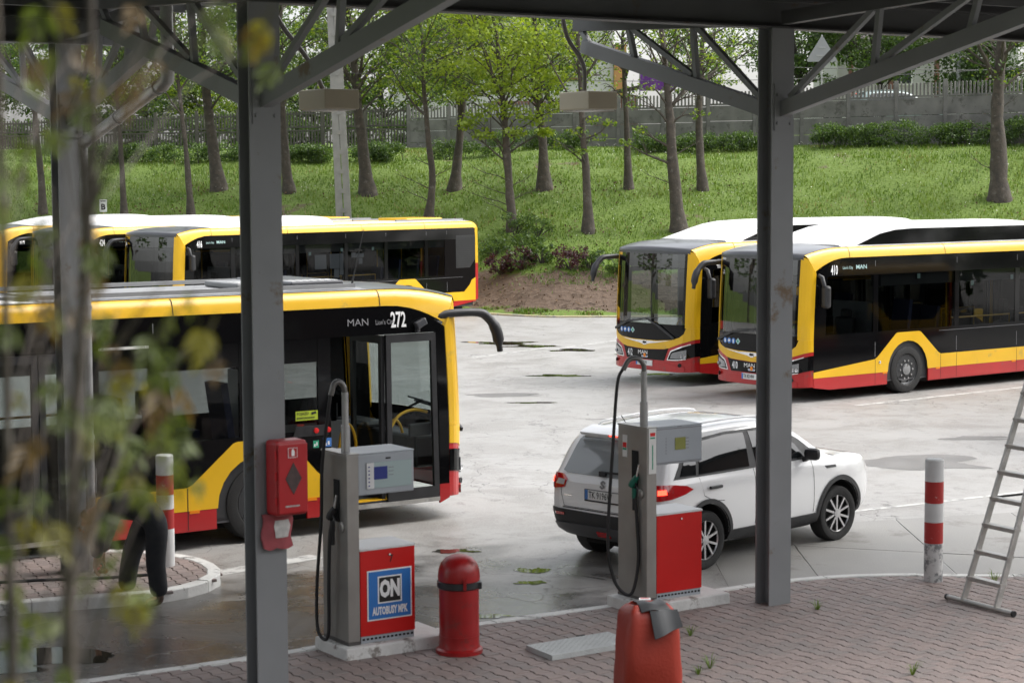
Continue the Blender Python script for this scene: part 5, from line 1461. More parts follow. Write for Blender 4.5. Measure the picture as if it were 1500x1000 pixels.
def make_bus(label, loc, yaw_rear, number, plate, pod=(1.0, 7.3, 3.44), gas=True, open_door=False, group='yellow, red and black city buses'):
    # loc is the front corner of the flank that shows (left flank, or the door flank when open_door)
    hd = yaw_rear + math.pi
    k = HW if open_door else -HW
    root = thing('bus', label, 'bus', (loc[0] - math.sin(hd)*k, loc[1] + math.cos(hd)*k, 0), hd, group)
    B = lambda mb, name, mat, parent=root, **k: mb.build(name, M[mat], parent, **k)
    # ---- sides
    zyr = .468
    wins_l = [(.38, 1.74), (1.88, 4.20), (4.33, 6.14), (6.28, 7.82), (7.96, 9.58), (9.72, 10.48)]
    wins_r = [(1.98, 3.00), (3.06, 4.10), (4.24, 4.86), (6.34, 7.62), (8.96, 10.2)]
    doors = [(.20, 1.80), (4.96, 6.22), (7.74, 8.86)]
    for s in (1, -1):
        S = SP(s)
        door = doors if s < 0 else []
        def cutrange(a, b):                           # keep the doorways free
            segs = [(a, b)]
            for d0, d1 in door:
                out = []
                for p, q in segs:
                    if d1 <= p or d0 >= q: out.append((p, q)); continue
                    if p < d0: out.append((p, d0))
                    if d1 < q: out.append((d1, q))
                segs = out
            return segs
        # red skirt
        bot = lambda t: .285 if t < .12 else (.225 if t < 10.3 else .225 + (t - 10.3) * .13)
        for a, b in [(T0, AXLES[0] - .62), (AXLES[0] + .62, AXLES[1] - .62), (AXLES[1] + .62, LEN - .12)]:
            for p, q in cutrange(a, b):
                red = MB()
                ts = [p] + [x for x in (.5, 10.3, 11.2) if p < x < q] + [q]
                red.sheet([(x, bot(x)) for x in ts] + [(q, zyr), (p, zyr)], S, cu=[.4, 1.2], off=.006, thick=.03)
                B(red, 'red_skirt', 'red')
        # yellow lower band with the arches
        def YB(*a, **k): q = MB(); q.sheet(*a, **k); B(q, 'yellow_band', 'yellow')
        def arch_top(c): return [(c - .98, .75), (c - .90, .79), (c - .36, 1.235), (c - .30, 1.25), (c + .32, 1.25), (c + .38, 1.235), (c + .92, .79), (c + 1.0, .75)]
        if s > 0:
            a, b = AXLES
            YB([(T0, .472), (T0, .585), (1.80, .748)] + arch_top(a)[1:] + [(a + 1.0, .472), (a + .602, .472)] + arc(a, .602, .472, rev=True) + [], S, cu=[.6, 1.2], off=.008, thick=.035)
            YB([(a + 1.002, .472), (a + 1.002, .75), (b - .985, .75), (b - .985, .472)], S, off=.008, thick=.035)
            YB([(b - .983, .472)] + arch_top(b) + [(11.35, .75), (11.62, .98), (11.70, 1.12), (LEN - .12, 1.2), (LEN - .12, .472), (b + .602, .472)] + arc(b, .602, .472, rev=True), S, off=.008, thick=.035)
        else:
            for c in AXLES:
                lo = max(c - 1.0, 1.81) if c < 5 else c - .9
                hi = min(c + 1.0, 4.94) if c < 5 else c + 1.0
                if c < 5:
                    top = [(lo, .62), (2.02, .80)] + arch_top(c)[2:]
                    YB([(lo, .472)] + top + [(hi, .472), (c + .602, .472)] + arc(c, .602, .472, rev=True), S, off=.008, thick=.035)
                else:
                    YB([(8.87, .78), (8.87, 1.25), (9.1, 1.25), (9.16, 1.235), (9.70, .79), (11.3, .75), (11.65, 1.1), (LEN - .12, 1.2), (LEN - .12, .472), (c + .602, .472)] + arc(c, .602, .472, rev=True)[:-7], S, off=.008, thick=.035)
            YB([(3.78, .472), (3.78, .75), (4.95, .75), (4.95, .472)], S, off=.0075, thick=.035)
            YB([(6.23, .472), (6.23, .75), (7.73, .75), (7.73, .472)], S, off=.008, thick=.035)
        # black lower panels
        blk = MB()
        zw = 1.30
        if s > 0:
            blk.sheet([(T0, .56), (1.80, .72), (1.95, .80), (2.45, 1.21), (3.1, 1.21), (3.74, .72), (7.76, .72), (8.42, 1.21), (9.12, 1.21), (9.72, .72), (11.34, .72), (11.62, .95), (11.75, 1.1), (LEN - .12, 1.1), (LEN - .12, zw), (T0, zw)], S, cu=[.3, .6, .9, 1.25], thick=.03)
        else:
            blk.sheet([(1.80, .6), (1.95, .78), (2.45, 1.21), (3.1, 1.21), (3.74, .72), (4.96, .72), (4.96, zw), (1.80, zw)], S, thick=.03)
            blk.sheet([(6.22, .72), (7.74, .72), (7.74, zw), (6.22, zw)], S, thick=.03)
            blk.sheet([(8.86, 1.2), (9.12, 1.21), (9.72, .72), (11.3, .72), (11.65, 1.0), (LEN - .12, 1.1), (LEN - .12, zw), (8.86, zw)], S, thick=.03)
            blk.sheet([(T0, .285), (.20, .285), (.20, zw), (T0, zw)], S, thick=.03)
        # window band: posts between the panes, header above them
        zt = 2.44
        opens = sorted((wins_l if s > 0 else wins_r + doors))
        p = T0
        for a, b in opens + [(LEN - .12, LEN)]:
            if a - p > .02: blk.sheet([(p, zw), (a, zw), (a, zt), (p, zt)], S, cu=[.3], thick=.04)
            p = b
        ts = [T0, .12, .2, .3, .45, .6, .8, 1.0, 1.25, LEN - .12]
        blk.sheet([(T0, zt), (LEN - .12, zt)] + [(x, zl(x) + .005) for x in ts[::-1]], S, cu=[.1, .2, .3, .45, .6, .8, 1.0, 1.25], thick=.03)
        B(blk, 'black_panel', 'black')
        # thin light seams between the body panels
        sm_ = MB()
        for t_ in ([1.80, 4.265, 6.21, 7.89, 9.65, 10.57] if s > 0 else [4.17, 4.92, 6.28, 10.3]):
            sm_.sheet([(t_ - .004, .80), (t_ + .004, .80), (t_ + .004, 2.72), (t_ - .004, 2.72)], S, off=.002, thick=0)
        if s > 0:
            sm_.sheet([(3.72, 1.225), (LEN - .7, 1.225), (LEN - .7, 1.231), (3.72, 1.231)], S, off=.002, thick=0)
        B(sm_, 'panel_seam', 'grey_print')
        gp_ = MB()
        for t_ in ([1.80, 3.77, 4.265, 6.21, 7.79, 9.72, 10.57] if s > 0 else [3.77, 7.0, 9.72, 10.57]):
            gp_.sheet([(t_ - .005, .24), (t_ + .005, .24), (t_ + .005, .745), (t_ - .005, .745)], S, off=.0095, thick=0)
        B(gp_, 'panel_gap', 'gap')
        for a, b in (wins_l if s > 0 else wins_r):
            g = MB(); g.sheet([(a, zw), (b, zw), (b, zt), (a, zt)], S, cu=[.6, .9], off=-.008, thick=0)
            B(g, 'window', 'sidepane' if open_door else 'pane')
        if s < 0:
            for a, b in ((1.98, 3.00), (3.06, 4.10), (6.34, 7.62), (8.96, 10.2)):
                g = MB(); g.sheet([(a, 2.15), (b, 2.15), (b, zt), (a, zt)], S, off=-.004, thick=.004); B(g, 'pane_header', 'black')
        # rear pillar: yellow above, red below
        pil = MB(); pil.sheet([(LEN - .12, 1.66), (LEN, 1.66), (LEN, 2.80), (LEN - .12, 2.80)], S, off=.006, thick=.03); B(pil, 'rear_pillar', 'yellow')
        pil = MB(); pil.sheet([(LEN - .12, .45), (LEN, .50), (LEN, 1.658), (LEN - .12, 1.658)], S, off=.006, thick=.03); B(pil, 'rear_pillar', 'red')
        # louvred service panel at the rear
        vent = MB(); vent.sheet([(10.98, 1.52), (11.62, 1.52), (11.86, 1.78), (11.86, 2.56), (10.98, 2.56)], S, off=.004, thick=.02)
        vp = B(vent, 'vent_grille', 'blackmat')
        lv = MB()
        for k in range(14):
            z = 1.60 + k*.067; x1 = 11.64 + min(.2, max(0, (z - 1.55)*.9))
            lv.sheet([(11.02, z), (x1, z), (x1, z + .022), (11.02, z + .022)], S, off=.016, thick=.015)
        B(lv, 'louvres', 'blackmat', vp)
        # side lamps
        for t_ in (2.02, 3.62, 6.05, 7.6):
            if s < 0 and any(a < t_ < b for a, b in doors): continue
            m = MB(); m.sheet([(t_, .44), (t_ + .13, .44), (t_ + .13, .475), (t_, .475)], S, off=.014, thick=.015); B(m, 'side_marker', 'orange')
        m = MB(); m.lathe([(.035, 0), (.03, .02), (0, .028)], 12, Matrix.Translation(S(1.93, .68, .0)) @ Matrix.Rotation(R(-90*s), 4, 'X')); B(m, 'chrome_cap', 'chrome')
        # roof cove
        Tn = [0, .05, .12, .2, .32, .45, .6, .8, 1.0, 1.3, 2.5, 5, 8, 11.4, 11.8, 11.93, LEN]
        cov, rows = MB(), []
        prof = lambda T: [(HW - .017, zl(T)), (HW - .035, zl(T) + .5*(zu(T) - zl(T))), (HW - .062, zl(T) + .82*(zu(T) - zl(T))), (HW - .095, zl(T) + .96*(zu(T) - zl(T))), (HW - .135, zu(T))]
        for T in Tn:
            dz = -.10 * max(0, (T - 11.8)/.2)**2
            r = []
            for j, (y, z) in enumerate(prof(T + T0)):
                t_ = T + (tfront(y) + lean(z)) * max(0, 1 - T/1.2)
                r.append((-t_ if T < 11.9 else -min(t_, LEN), s*y, z + dz + (.006 if j == 4 else 0)))
            rows.append(r)
        cov.grid(rows); B(cov, 'roof_edge', 'yellow', smooth=50)
        m = MB()
        for T in (1.06, 3.9, 6.9, 9.6):
            m.grid([[(-T, s*(y + .003), z + .003) for y, z in prof(T)], [(-T - .012, s*(y + .003), z + .003) for y, z in prof(T)]])
        B(m, 'roof_seam', 'gap')
        if s > 0:
            # exterior mirror on the driver's side
            m = MB(); m.tube([S(.10, 2.47, .02), S(.10, 2.44, .11), S(.14, 2.26, .15)], [.04, .045, .04], 8); mi = B(m, 'mirror', 'blackmat', smooth=60)
            m = MB(); m.box(S(.20, 2.06, .15), (.14, .18, .44)); B(m, 'mirror_housing', 'blackmat', mi, bevel=.05)
    # ---- roof centre and dome
    rt, rows, Tn = MB(), [], [0, .08, .2, .35, .55, .8, 1.0, 1.15]
    for T in Tn:
        r = []
        for k in range(-8, 9):
            y = k/8*(HW - .125)
            t_ = T + (tfront(y) + lean(2.8))*max(0, 1 - T/1.2)
            z = zu(T + T0) + .012 + .04*(1 - (k/8)**2)
            r.append((-t_, y, z))
        rows.append(r)
    rows = [[(p[0] + .012, p[1]*1.0, 2.775) for p in rows[0]], [(p[0] + .02, p[1], p[2] - .05) for p in rows[0]]] + rows
    rt.grid(rows); B(rt, 'front_dome', 'greydome', smooth=60)
    m = MB(); m.grid([[(-t_, k/4*(HW - .125), zu(t_) + .012 + .04*(1 - (k/4)**2) + (-.1*max(0, (t_ - 11.8)/.2)**2)) for k in range(-4, 5)] for t_ in (1.15, 4, 8, 11.4, 11.8, 11.93, LEN)])
    B(m, 'roof_panel', 'roofgrey' if not gas else 'white', smooth=60)
    if not gas:
        for t_, y, l, w in ((1.35, -.1, .75, 1.5), (2.25, -.3, .55, .9)):
            m = MB(); m.box((-t_ - l/2, y, 3.085), (l, w, .07)); h = B(m, 'roof_hatch', 'greydome' if t_ < 2 else 'roofgrey', bevel=.02)
            m = MB()
            for k in range(int(l/.1)): m.box((-t_ - .08 - k*.1, y - w/2 + .2, 3.122), (.05, .3, .008))
            B(m, 'slats', 'white', h)
        m = MB(); m.tube([(-1.05, -.55, 3.05), (-1.02, -.55, 3.16), (-.88, -.58, 3.75)], [.016, .008, .004], 6); B(m, 'antenna', 'hose')
        for s in (1, -1):
            m = MB(); m.box((-3.9, s*1.03, 3.06), (5.2, .05, .05)); B(m, 'roof_rail', 'roofgrey')
    else:
        m = MB()
        for s in (1, -1): m.box((-10.1, s*.98, 3.07), (3.0, .06, .05))
        B(m, 'roof_rail', 'roofgrey')
        m = MB(); m.box((-10.2, 0, 3.08), (1.6, 1.3, .10)); B(m, 'roof_hatch', 'yellow', bevel=.03)
    # white roof pod
    p0, p1, ph = pod
    st = [(p0, .05), (p0 + .35, .15), (p0 + .75, .255), (p0 + 1.15, .345), (p0 + 1.6, .40), (p0 + 2.1, .415), ((p0 + p1)/2, .42), (p1 - .5, .415), (p1 - .22, .36), (p1 - .06, .2), (p1, .04)]
    rows = []
    k_ = (ph - 3.0) / .42
    for t_, h in st:
        h *= k_; tt_ = p0 - .1 if t_ == p0 else t_
        rows.append([(-t_, y*1.08, 2.99 + h*f) for y, f in ((1, 0), (.985, .5), (.95, .86), (.86, .985), (.5, 1.04), (0, 1.06), (-.5, 1.04), (-.86, .985), (-.95, .86), (-.985, .5), (-1, 0))])
    m = MB(); m.grid(rows); m.add(rows[0], [tuple(range(11))]); m.add(rows[-1], [tuple(range(11))[::-1]])
    podo = B(m, 'roof_pod', 'white', smooth=45)
    for s in (1, -1):
        f = lambda t_, z, o: V(-t_, s*(1.08 - .03*max(0, z - 3.02)/.25 + o), z)
        m = MB(); m.sheet([(p0 + .45, 3.03), (p0 + 1.15, 2.99 + .24*k_), (p0 + 1.6, 2.99 + .305*k_), (p0 + 2.1, 2.99 + .325*k_), (p1 - .5, 2.99 + .325*k_), (p1 - .22, 2.99 + .26*k_), (p1 - .12, 3.03)], f, off=.012, thick=.03)
        if ph > 3.35: B(m, 'pod_side_panel', 'black', podo)
    m = MB(); m.grid([[(-p0 - .005, y, 3.055) for y in (-1.06, 1.06)], [(-p0 + .05, y, 3.06) for y in (-1.06, 1.06)]]); B(m, 'pod_gap', 'gap', podo)
    # ---- front
    low = MB(); low.sheet([(-HW, .30), (-1.0, .285), (1.0, .285), (HW, .30), (HW, 1.0), (-HW, 1.0)], FP, CW, [.45, .7], off=0, thick=.05); bump_ = B(low, 'front_panel', 'red')
    lip = MB(); lip.sheet([(-1.1, .30), (1.1, .30), (1.1, .40), (.64, .47), (-.64, .47), (-1.1, .40)], FP, CW, [.38], off=.018, thick=.03); B(lip, 'bumper', 'red', bump_)
    for s in (1, -1):
        m = MB(); m.lathe([(.042, .0), (.042, .012), (.03, .016), (0, .01)], 14, Matrix.Translation(FP(s*1.0, .44, .02)) @ Matrix.Rotation(R(62*s), 4, 'Z') @ Matrix.Rotation(R(90), 4, 'Y')); B(m, 'fog_lamp', 'blackmat', bump_)
    y1 = [(-HW, .99), (-.74, .79), (-.6, .765), (0, .735), (.6, .765), (.74, .79), (HW, .99)]
    glassbot = [(1.12, 1.22), (1.08, 1.10), (.98, 1.02), (.80, .965), (.4, .935), (0, .93)]
    gb = glassbot + [(-w, z) for w, z in glassbot[-2::-1]]
    yl = MB(); yl.sheet(y1 + [(HW, 1.22)] + gb + [(-HW, 1.22)], FP, CW, [], off=.008, thick=.04); B(yl, 'front_yellow_band', 'yellow')
    for s in (1, -1):
        pp = [(s*1.10, 1.222), (s*HW, 1.222), (s*HW, 2.50), (s*1.265, 2.62), (s*1.24, 2.72), (s*1.195, 2.81), (s*1.10, 2.835)]
        yl = MB(); yl.sheet(pp, FP, [s*1.15, s*1.2, s*1.235, s*1.26], CZ, off=.006, thick=.04); B(yl, 'front_pillar', 'yellow')
    ws = MB(); ws.sheet(gb[::-1] + [(1.12, 1.29), (-1.12, 1.29)][::1], FP, CW, [1.05, 1.2], off=.004, thick=.02); B(ws, 'black_apron', 'black')
    ws = MB(); ws.sheet([(-1.12, 1.293), (1.12, 1.293), (1.12, 2.475), (-1.12, 2.475)], FP, CW, CZ, off=.004, thick=0); B(ws, 'windscreen', 'screen')
    ws = MB(); ws.sheet([(-1.12, 2.48), (1.12, 2.48), (1.12, 2.79), (1.06, 2.82), (-1.06, 2.82), (-1.12, 2.79)], FP, CW, [2.65], off=.004, thick=.02); dp_ = B(ws, 'destination_window', 'display')
    ws = MB(); ws.sheet([(-.92, 2.53), (.80, 2.53), (.80, 2.77), (-.92, 2.77)], FP, CW, [], off=-.07, thick=.01); B(ws, 'destination_board', 'interior', dp_)
    g = MB(); g.sheet([(-.715, .785), (-.60, .755), (0, .725), (.60, .755), (.715, .785), (.60, .52), (-.60, .52)], FP, CW, [.65], off=.008, thick=.03); gr = B(g, 'grille', 'black')
    c = MB(); c.sheet([(-.80, .955), (-.35, .885), (-.14, .86), (0, .82), (.14, .86), (.35, .885), (.80, .955), (.35, .915), (.2, .92), (-.2, .92), (-.35, .915)], FP, CW, [], off=.016, thick=.015); ch = B(c, 'chrome_strip', 'chrome')
    c = MB(); c.sheet([(-.06, .885), (-.045, .855), (0, .85), (.035, .862), (.065, .848), (.055, .88), (.065, .905), (.035, .895), (0, .90), (-.035, .905)], FP, [], [], off=.02, thick=.006); B(c, 'emblem', 'black_print', ch)
    for s in (1, -1):
        hl = MB(); hl.sheet([(s*w, z) for w, z in ((.70, .535), (.755, .64), (.80, .715), (1.0, .80), (HW, .915), (HW, .63), (1.12, .575), (.95, .545))], FP, CW, [], off=.010, thick=.03); hb = B(hl, 'headlight', 'black')
        hl = MB(); hl.sheet([(s*w, z) for w, z in ((.77, .575), (.80, .66), (.83, .695), (.98, .735), (1.13, .77), (1.13, .60), (.98, .575))], FP, CW, [], off=.016, thick=.01); B(hl, 'lens', 'headlamp', hb)
        for w in (1.02, 1.09):
            hl = MB(); hl.lathe([(.035, 0), (.032, .012), (.02, .004), (0, .006)], 14, Matrix.Translation(FP(s*w, .635, .018)) @ Matrix.Rotation(R(52*s), 4, 'Z') @ Matrix.Rotation(R(90), 4, 'Y')); B(hl, 'lamp_ring', 'silver', hb)
        hl = MB(); hl.sheet([(s*w, z) for w, z in ((.685, .53), (.735, .645), (.785, .74), (1.0, .825), (1.2, .90), (1.2, .88), (1.0, .80), (.80, .715), (.755, .64), (.705, .53))], FP, CW, [], off=.018, thick=.02); B(hl, 'chrome_trim', 'chrome', hb)
        if True:
            hl = MB(); hl.sheet([(s*w, z) for w, z in ((.705, .53), (.95, .538), (1.12, .568), (1.12, .585), (.95, .556), (.71, .548))], FP, CW, [], off=.018, thick=.02); B(hl, 'chrome_trim', 'chrome', hb)
    # wipers
    for w0, z0, w1, z1 in ((-1.05, 1.12, -.1, 1.36), (.88, 1.0, .05, 1.40)):
        m = MB(); m.beam(FP(w0, z0, .035), FP((w0+w1)/2, (z0+z1)/2 + .05, .04), .05, .03, up=(1, 0, 0)); m.beam(FP((w0+w1)/2, (z0+z1)/2 + .05, .04), FP(w1, z1, .03), .03, .02, up=(1, 0, 0)); wi = B(m, 'wiper', 'blackmat')
        m = MB(); m.beam(FP(w1 - .45, z1 - .04, .028), FP(w1 + .35, z1 + .02, .028), .02, .025, up=(1, 0, 0)); B(m, 'wiper_blade', 'blackmat', wi)
    FT = lambda w0, z0: (lambda u, v, o: FP(w0 + u, z0 + v, .008 + o))
    letters(number, .20, FT(-.56, .635), M['white_print'], gr, .55, .022)
    letters('MAN', .125, FT(-.22, .655), M['chrome'], gr, 1.15, .0)
    m = MB(); m.sheet([(-.09, .555), (.09, .555), (.10, .592), (-.10, .592)], FP, [], [], off=.012, thick=.004); cr = B(m, 'crest', 'white_print', gr)
    m = MB(); m.sheet([(-.035, .562), (.035, .562), (.035, .625), (0, .645), (-.035, .625)], FP, [], [], off=.015, thick=.004); B(m, 'shield', 'orange', cr)
    m = MB(); m.sheet([(-.08, .568), (-.045, .568), (-.045, .584), (-.085, .584)], FP, [], [], off=.016, thick=.003); m.sheet([(.045, .568), (.08, .568), (.085, .584), (.045, .584)], FP, [], [], off=.016, thick=.003); B(m, 'wave', 'blue_print', cr)
    if plate:
        pl = MB(); pl.sheet([(-.26, .385), (.26, .385), (.26, .50), (-.26, .50)], FP, [0], [], off=.03, thick=.02); po = B(pl, 'number_plate', 'plate_white')
        pl = MB(); pl.sheet([(-.258, .387), (-.215, .387), (-.215, .498), (-.258, .498)], FP, [], [], off=.033, thick=.003); B(pl, 'euro_band', 'blue_print', po)
        letters(plate, .105, lambda u, v, o: FP(-.20 + u, .443 + v, .031 + o), M['black_print'], po, .62, .012)
    for k in range(4):
        w = -.80 + k*.135
        m = MB()
        if k < 3: m.sheet([(w + .058*math.cos(2*math.pi*j/16), 1.12 + .058*math.sin(2*math.pi*j/16)) for j in range(16)], FP, [], [], off=.008, thick=.003)
        else: m.sheet([(w - .065, 1.12), (w, 1.055), (w + .065, 1.12), (w, 1.185)], FP, [], [], off=.008, thick=.003)
        so = B(m, 'round_sticker', 'blue_print' if k < 3 else 'teal_print')
        m = MB()
        if k == 0: m.sheet([(w - .02, 1.09), (w + .03, 1.085), (w + .01, 1.16), (w - .01, 1.16)], FP, [], [], off=.0115, thick=.002)
        elif k == 1: m.sheet([(w - .035, 1.10), (w + .03, 1.10), (w + .035, 1.14), (w - .01, 1.155)], FP, [], [], off=.0115, thick=.002)
        elif k == 2: m.sheet([(w - .01, 1.075), (w + .01, 1.075), (w + .022, 1.13), (w, 1.165), (w - .022, 1.13)], FP, [], [], off=.0115, thick=.002)
        else: m.sheet([(w - .03, 1.12), (w, 1.09), (w + .03, 1.12), (w, 1.15)], FP, [], [], off=.0115, thick=.002)
        B(m, 'pictogram', 'white_print' if k < 3 else 'green_print', so)
    # big mirror arm on the door side, swung out in front
    A0 = V(-.20, -1.20, 2.62)
    q = [A0, V(.0, -1.24, 2.66), V(.38, -1.30, 2.66), V(.52, -1.32, 2.60), V(.66, -1.33, 2.42), V(.72, -1.33, 2.14)]
    m = MB(); m.tube(spline([tuple(p) for p in q], 4), [.055]*9 + [.06]*6 + [.075]*4 + [.04]*2, 10); ma_ = B(m, 'mirror_arm', 'blackmat', smooth=60)
    # ---- rear end
    m = MB(); m.add([(-LEN + .01, -HW + .03, .5), (-LEN + .01, HW - .03, .5), (-LEN + .01, HW - .03, 2.85), (-LEN + .01, -HW + .03, 2.85)], [(0, 1, 2, 3)]); B(m, 'rear_panel', 'yellow')
    # ---- lettering on the sides
    for s in (1, -1):
        S = SP(s)
        T = (lambda t0, z0: (lambda u, v, o: S(t0 + u, z0 + v, .003 + o))) if s > 0 else (lambda t0, z0: (lambda u, v, o: S(t0 - u, z0 + v, .003 + o)))
        if s > 0:
            letters(number, .26, T(.47, 2.555), M['white_print'], root, .52, .022)
            letters("Lion's City", .075, T(.82, 2.60), M['teal_print'], root, .95, .01)
            letters('MAN', .115, T(1.22, 2.605), M['teal_print'], root, 1.25, .015)
        else:
            letters(number, .27, T(.90, 2.61), M['white_print'], root, .60, .022)
            letters("Lion's City", .085, T(1.14, 2.595), M['grey_print'], root, .80, .005)
            letters('MAN', .125, T(1.56, 2.605), M['grey_print'], root, 1.15, .0)
    # ---- wheels
    for a in AXLES:
        for s in (1, -1):
            w = thing('wheel', None, None, (-a, s*(HW - .155), .48), 0 if s > 0 else math.pi); w.parent = root
            for nm, me in zip(('tyre', 'rim', 'wheel_bolts', 'vent_holes'), WM): inst(nm, me, w)
            m = MB()
            rows = [[(-a + .60*math.cos(th), s*(HW - yy), .47 + .60*math.sin(th)) for th in [math.pi*k/12 for k in range(13)]] for yy in (-.004, .02, .55)]
            m.grid(rows); m.add(rows[2], [tuple(range(13))]); B(m, 'wheel_arch', 'blackmat')
    # ---- inside
    for s in (1, -1):
        S = SP(s); q0 = .25
        for d0, d1 in (doors if s < 0 else []) + [(LEN - .2, LEN)]:
            if d0 - q0 > .1: m = MB(); m.sheet([(q0, .30), (d0, .30), (d0, zw), (q0, zw)], S, cu=[.5, .9], off=-.045, thick=0); B(m, 'side_lining', 'interior')
            q0 = d1
        m = MB(); m.sheet([(s*1.10, 1.0), (s*1.255, 1.0), (s*1.245, 2.5), (s*1.10, 2.78)], FP, [s*1.15, s*1.2, s*1.235, s*1.26], CZ, off=-.045, thick=0); B(m, 'pillar_lining', 'blackmat')
    m = MB(); m.box((-6.15, 0, .31), (11.2, 2.46, .06)); B(m, 'floor', 'floor')
    m = MB(); m.box((-6.4, 0, .21), (10.4, 1.9, .10)); B(m, 'underbody', 'dark')
    m = MB()
    m.box((-6.2, 0, 2.62), (11.3, 2.4, .04))
    for s in (1, -1): m.box((-6.85, s*1.10, 2.40), (9.7, .26, .40))
    B(m, 'ceiling_duct', 'interior')
    m = MB(); m.box((-.16, .05, .86), (.40, 2.0, .42)); m.box((-.28, .55, 1.10), (.36, .8, .10)); B(m, 'dashboard', 'blackmat', bevel=.04)
    m = MB(); m.tube([V(-.72, .62, 1.13) + Matrix.Rotation(R(28), 3, 'Y') @ V(.23*math.cos(2*math.pi*k/20), .23*math.sin(2*math.pi*k/20), 0) for k in range(21)], .018, 6, caps=False); m.tube([(-.72, .62, 1.13), (-.50, .62, .95)], .03, 6); B(m, 'steering_wheel', 'hose', smooth=60)
    m = MB(); m.box((-1.35, .62, .78), (.5, .5, .14)); m.box((-1.60, .62, 1.18), (.14, .48, .78), Matrix.Rotation(R(-8), 3, 'Y')); m.box((-1.66, .62, 1.64), (.10, .26, .18)); B(m, 'driver_seat', 'hose', bevel=.04)
    m = MB(); m.box((-1.28, .08, .78), (1.25, .05, .88)); m.box((-1.92, .62, 1.1), (.05, 1.2, 1.55)); B(m, 'cab_partition', 'lining')
    m = MB(); m.box((-1.4, .07, 1.38), (.9, .03, .33)); B(m, 'cab_screen', 'black')
    for x0 in (-1.02, -.30):
        m = MB(); m.tube(spline([(x0, -.55, .36), (x0, -.55, 1.0), (x0 - .10, -.55, 1.24), (x0 - .22, -.55, 1.1), (x0 - .32, -.55, .36)], 5), .02, 8); B(m, 'handrail', 'rail', smooth=60)
    for (t_, y) in ((2.15, -.55), (3.9, -.6), (4.9, .45), (6.3, -.6), (6.3, .5), (7.7, -.6), (8.2, .55), (9.4, -.4), (9.4, .4)):
        m = MB(); m.tube([(-t_, y, .34), (-t_, y, 2.6)], .019, 6); B(m, 'pole', 'rail', smooth=60)
    for y, a, b in ((1.08, 4.3, 6.2), (1.08, 6.4, 7.6), (-.95, 6.4, 7.5)):
        m = MB(); m.tube([(-a, y, .55), (-a, y, 1.45), (-b, y, 1.45), (-b, y, .55)], .02, 6); B(m, 'handrail', 'rail')
    m = MB(); m.tube([(-1.7, -.28, 2.3), (-9.5, -.28, 2.3)], .018, 6); m.tube([(-1.9, .3, 2.3), (-9.5, .3, 2.3)], .018, 6); B(m, 'ceiling_rail', 'rail')
    for t_, y, z, r_ in [(2.9, .80, .72, 0), (3.75, .80, .55, 0), (3.75, .33, .55, 0), (2.9, -.85, .78, 0), (3.75, -.85, .5, 0), (6.9, .8, .36, 0), (7.7, .8, .5, 0), (8.5, .8, .72, 0), (8.5, .34, .72, 0), (9.3, .8, .72, 0), (9.3, .34, .72, 0), (9.4, -.8, .72, 0), (9.4, -.36, .72, 0), (10.2, .8, .78, 0), (10.2, -.8, .78, 0)]:
        inst('seat', SEAT, root, (-t_, y, z - .02), (0, 0, r_))
    for t_, y in ((3.6, .3), (6.1, 1.0), (5.9, -.3)):
        m = MB(); m.box((-t_, y, 1.62), (.16, .14, .30)); B(m, 'ticket_reader', 'hose', bevel=.02)
    for t_, z in ((3.05, 2.32), (4.72, 2.12), (6.0, 2.2), (7.3, 2.2)):
        m = MB(); m.sheet([(t_, z), (t_ + .09, z), (t_ + .09, z + .10), (t_, z + .10)], SP(1), off=-.014, thick=.003); B(m, 'window_sticker', 'teal_print')
    # ---- doors
    S = SP(-1)
    def leaf(a, b, z0, z1, name='door'):
        m = MB()
        for p in ([(a, z0), (a + .075, z0), (a + .075, z1), (a, z1)], [(b - .075, z0), (b, z0), (b, z1), (b - .075, z1)], [(a + .075, z0), (b - .075, z0), (b - .075, z0 + .14), (a + .075, z0 + .14)], [(a + .075, z1 - .10), (b - .075, z1 - .10), (b - .075, z1), (a + .075, z1)]):
            m.sheet(p, S, off=.004, thick=.05)
        d = B(m, name, 'blackmat')
        g = MB(); g.sheet([(a + .075, z0 + .14), (b - .075, z0 + .14), (b - .075, z1 - .10), (a + .075, z1 - .10)], S, off=-.018, thick=0); B(g, 'door_pane', 'clear', d)
        return d
    for i, (a, b) in enumerate(doors):
        mid = (a + b)/2
        if i == 0 and open_door:
            d = leaf(a, mid - .02, .31, 2.43)
            m = MB(); m.box((-.42, -1.15, 1.18), (.34, .05, .17)); B(m, 'door_lock_unit', 'blackmat', d, bevel=.03)
            m = MB(); m.tube(spline([(-.88, -1.14, 1.20), (-.72, -1.13, 1.38), (-.50, -1.13, 1.44), (-.30, -1.14, 1.40)], 5), .02, 8); B(m, 'door_rail', 'rail', d, smooth=60)
            # second leaf folded inwards at the middle post
            m = MB(); x = -mid - .02
            for p, q in (((x, -1.20, 1.37), (.05, .07, 2.10)), ((x, -.50, 1.37), (.05, .07, 2.10)), ((x, -.85, .39), (.05, .66, .14)), ((x, -.85, 2.37), (.05, .66, .10))): m.box(p, q)
            d = B(m, 'door', 'blackmat')
            g = MB(); g.add([(x, -1.17, .46), (x, -.53, .46), (x, -.53, 2.32), (x, -1.17, 2.32)], [(0, 1, 2, 3)]); B(g, 'door_pane', 'clear', d)
        else:
            leaf(a, mid - .006, .31, 2.43); leaf(mid + .006, b, .31, 2.43)
        m = MB(); m.sheet([(a, .255), (b, .255), (b, .308), (a, .308)], S, off=.006, thick=.10); B(m, 'door_sill', 'alu')
        m = MB(); m.box((-mid, -1.17, .343), (b - a, .16, .012)); B(m, 'step_edge', 'rail')
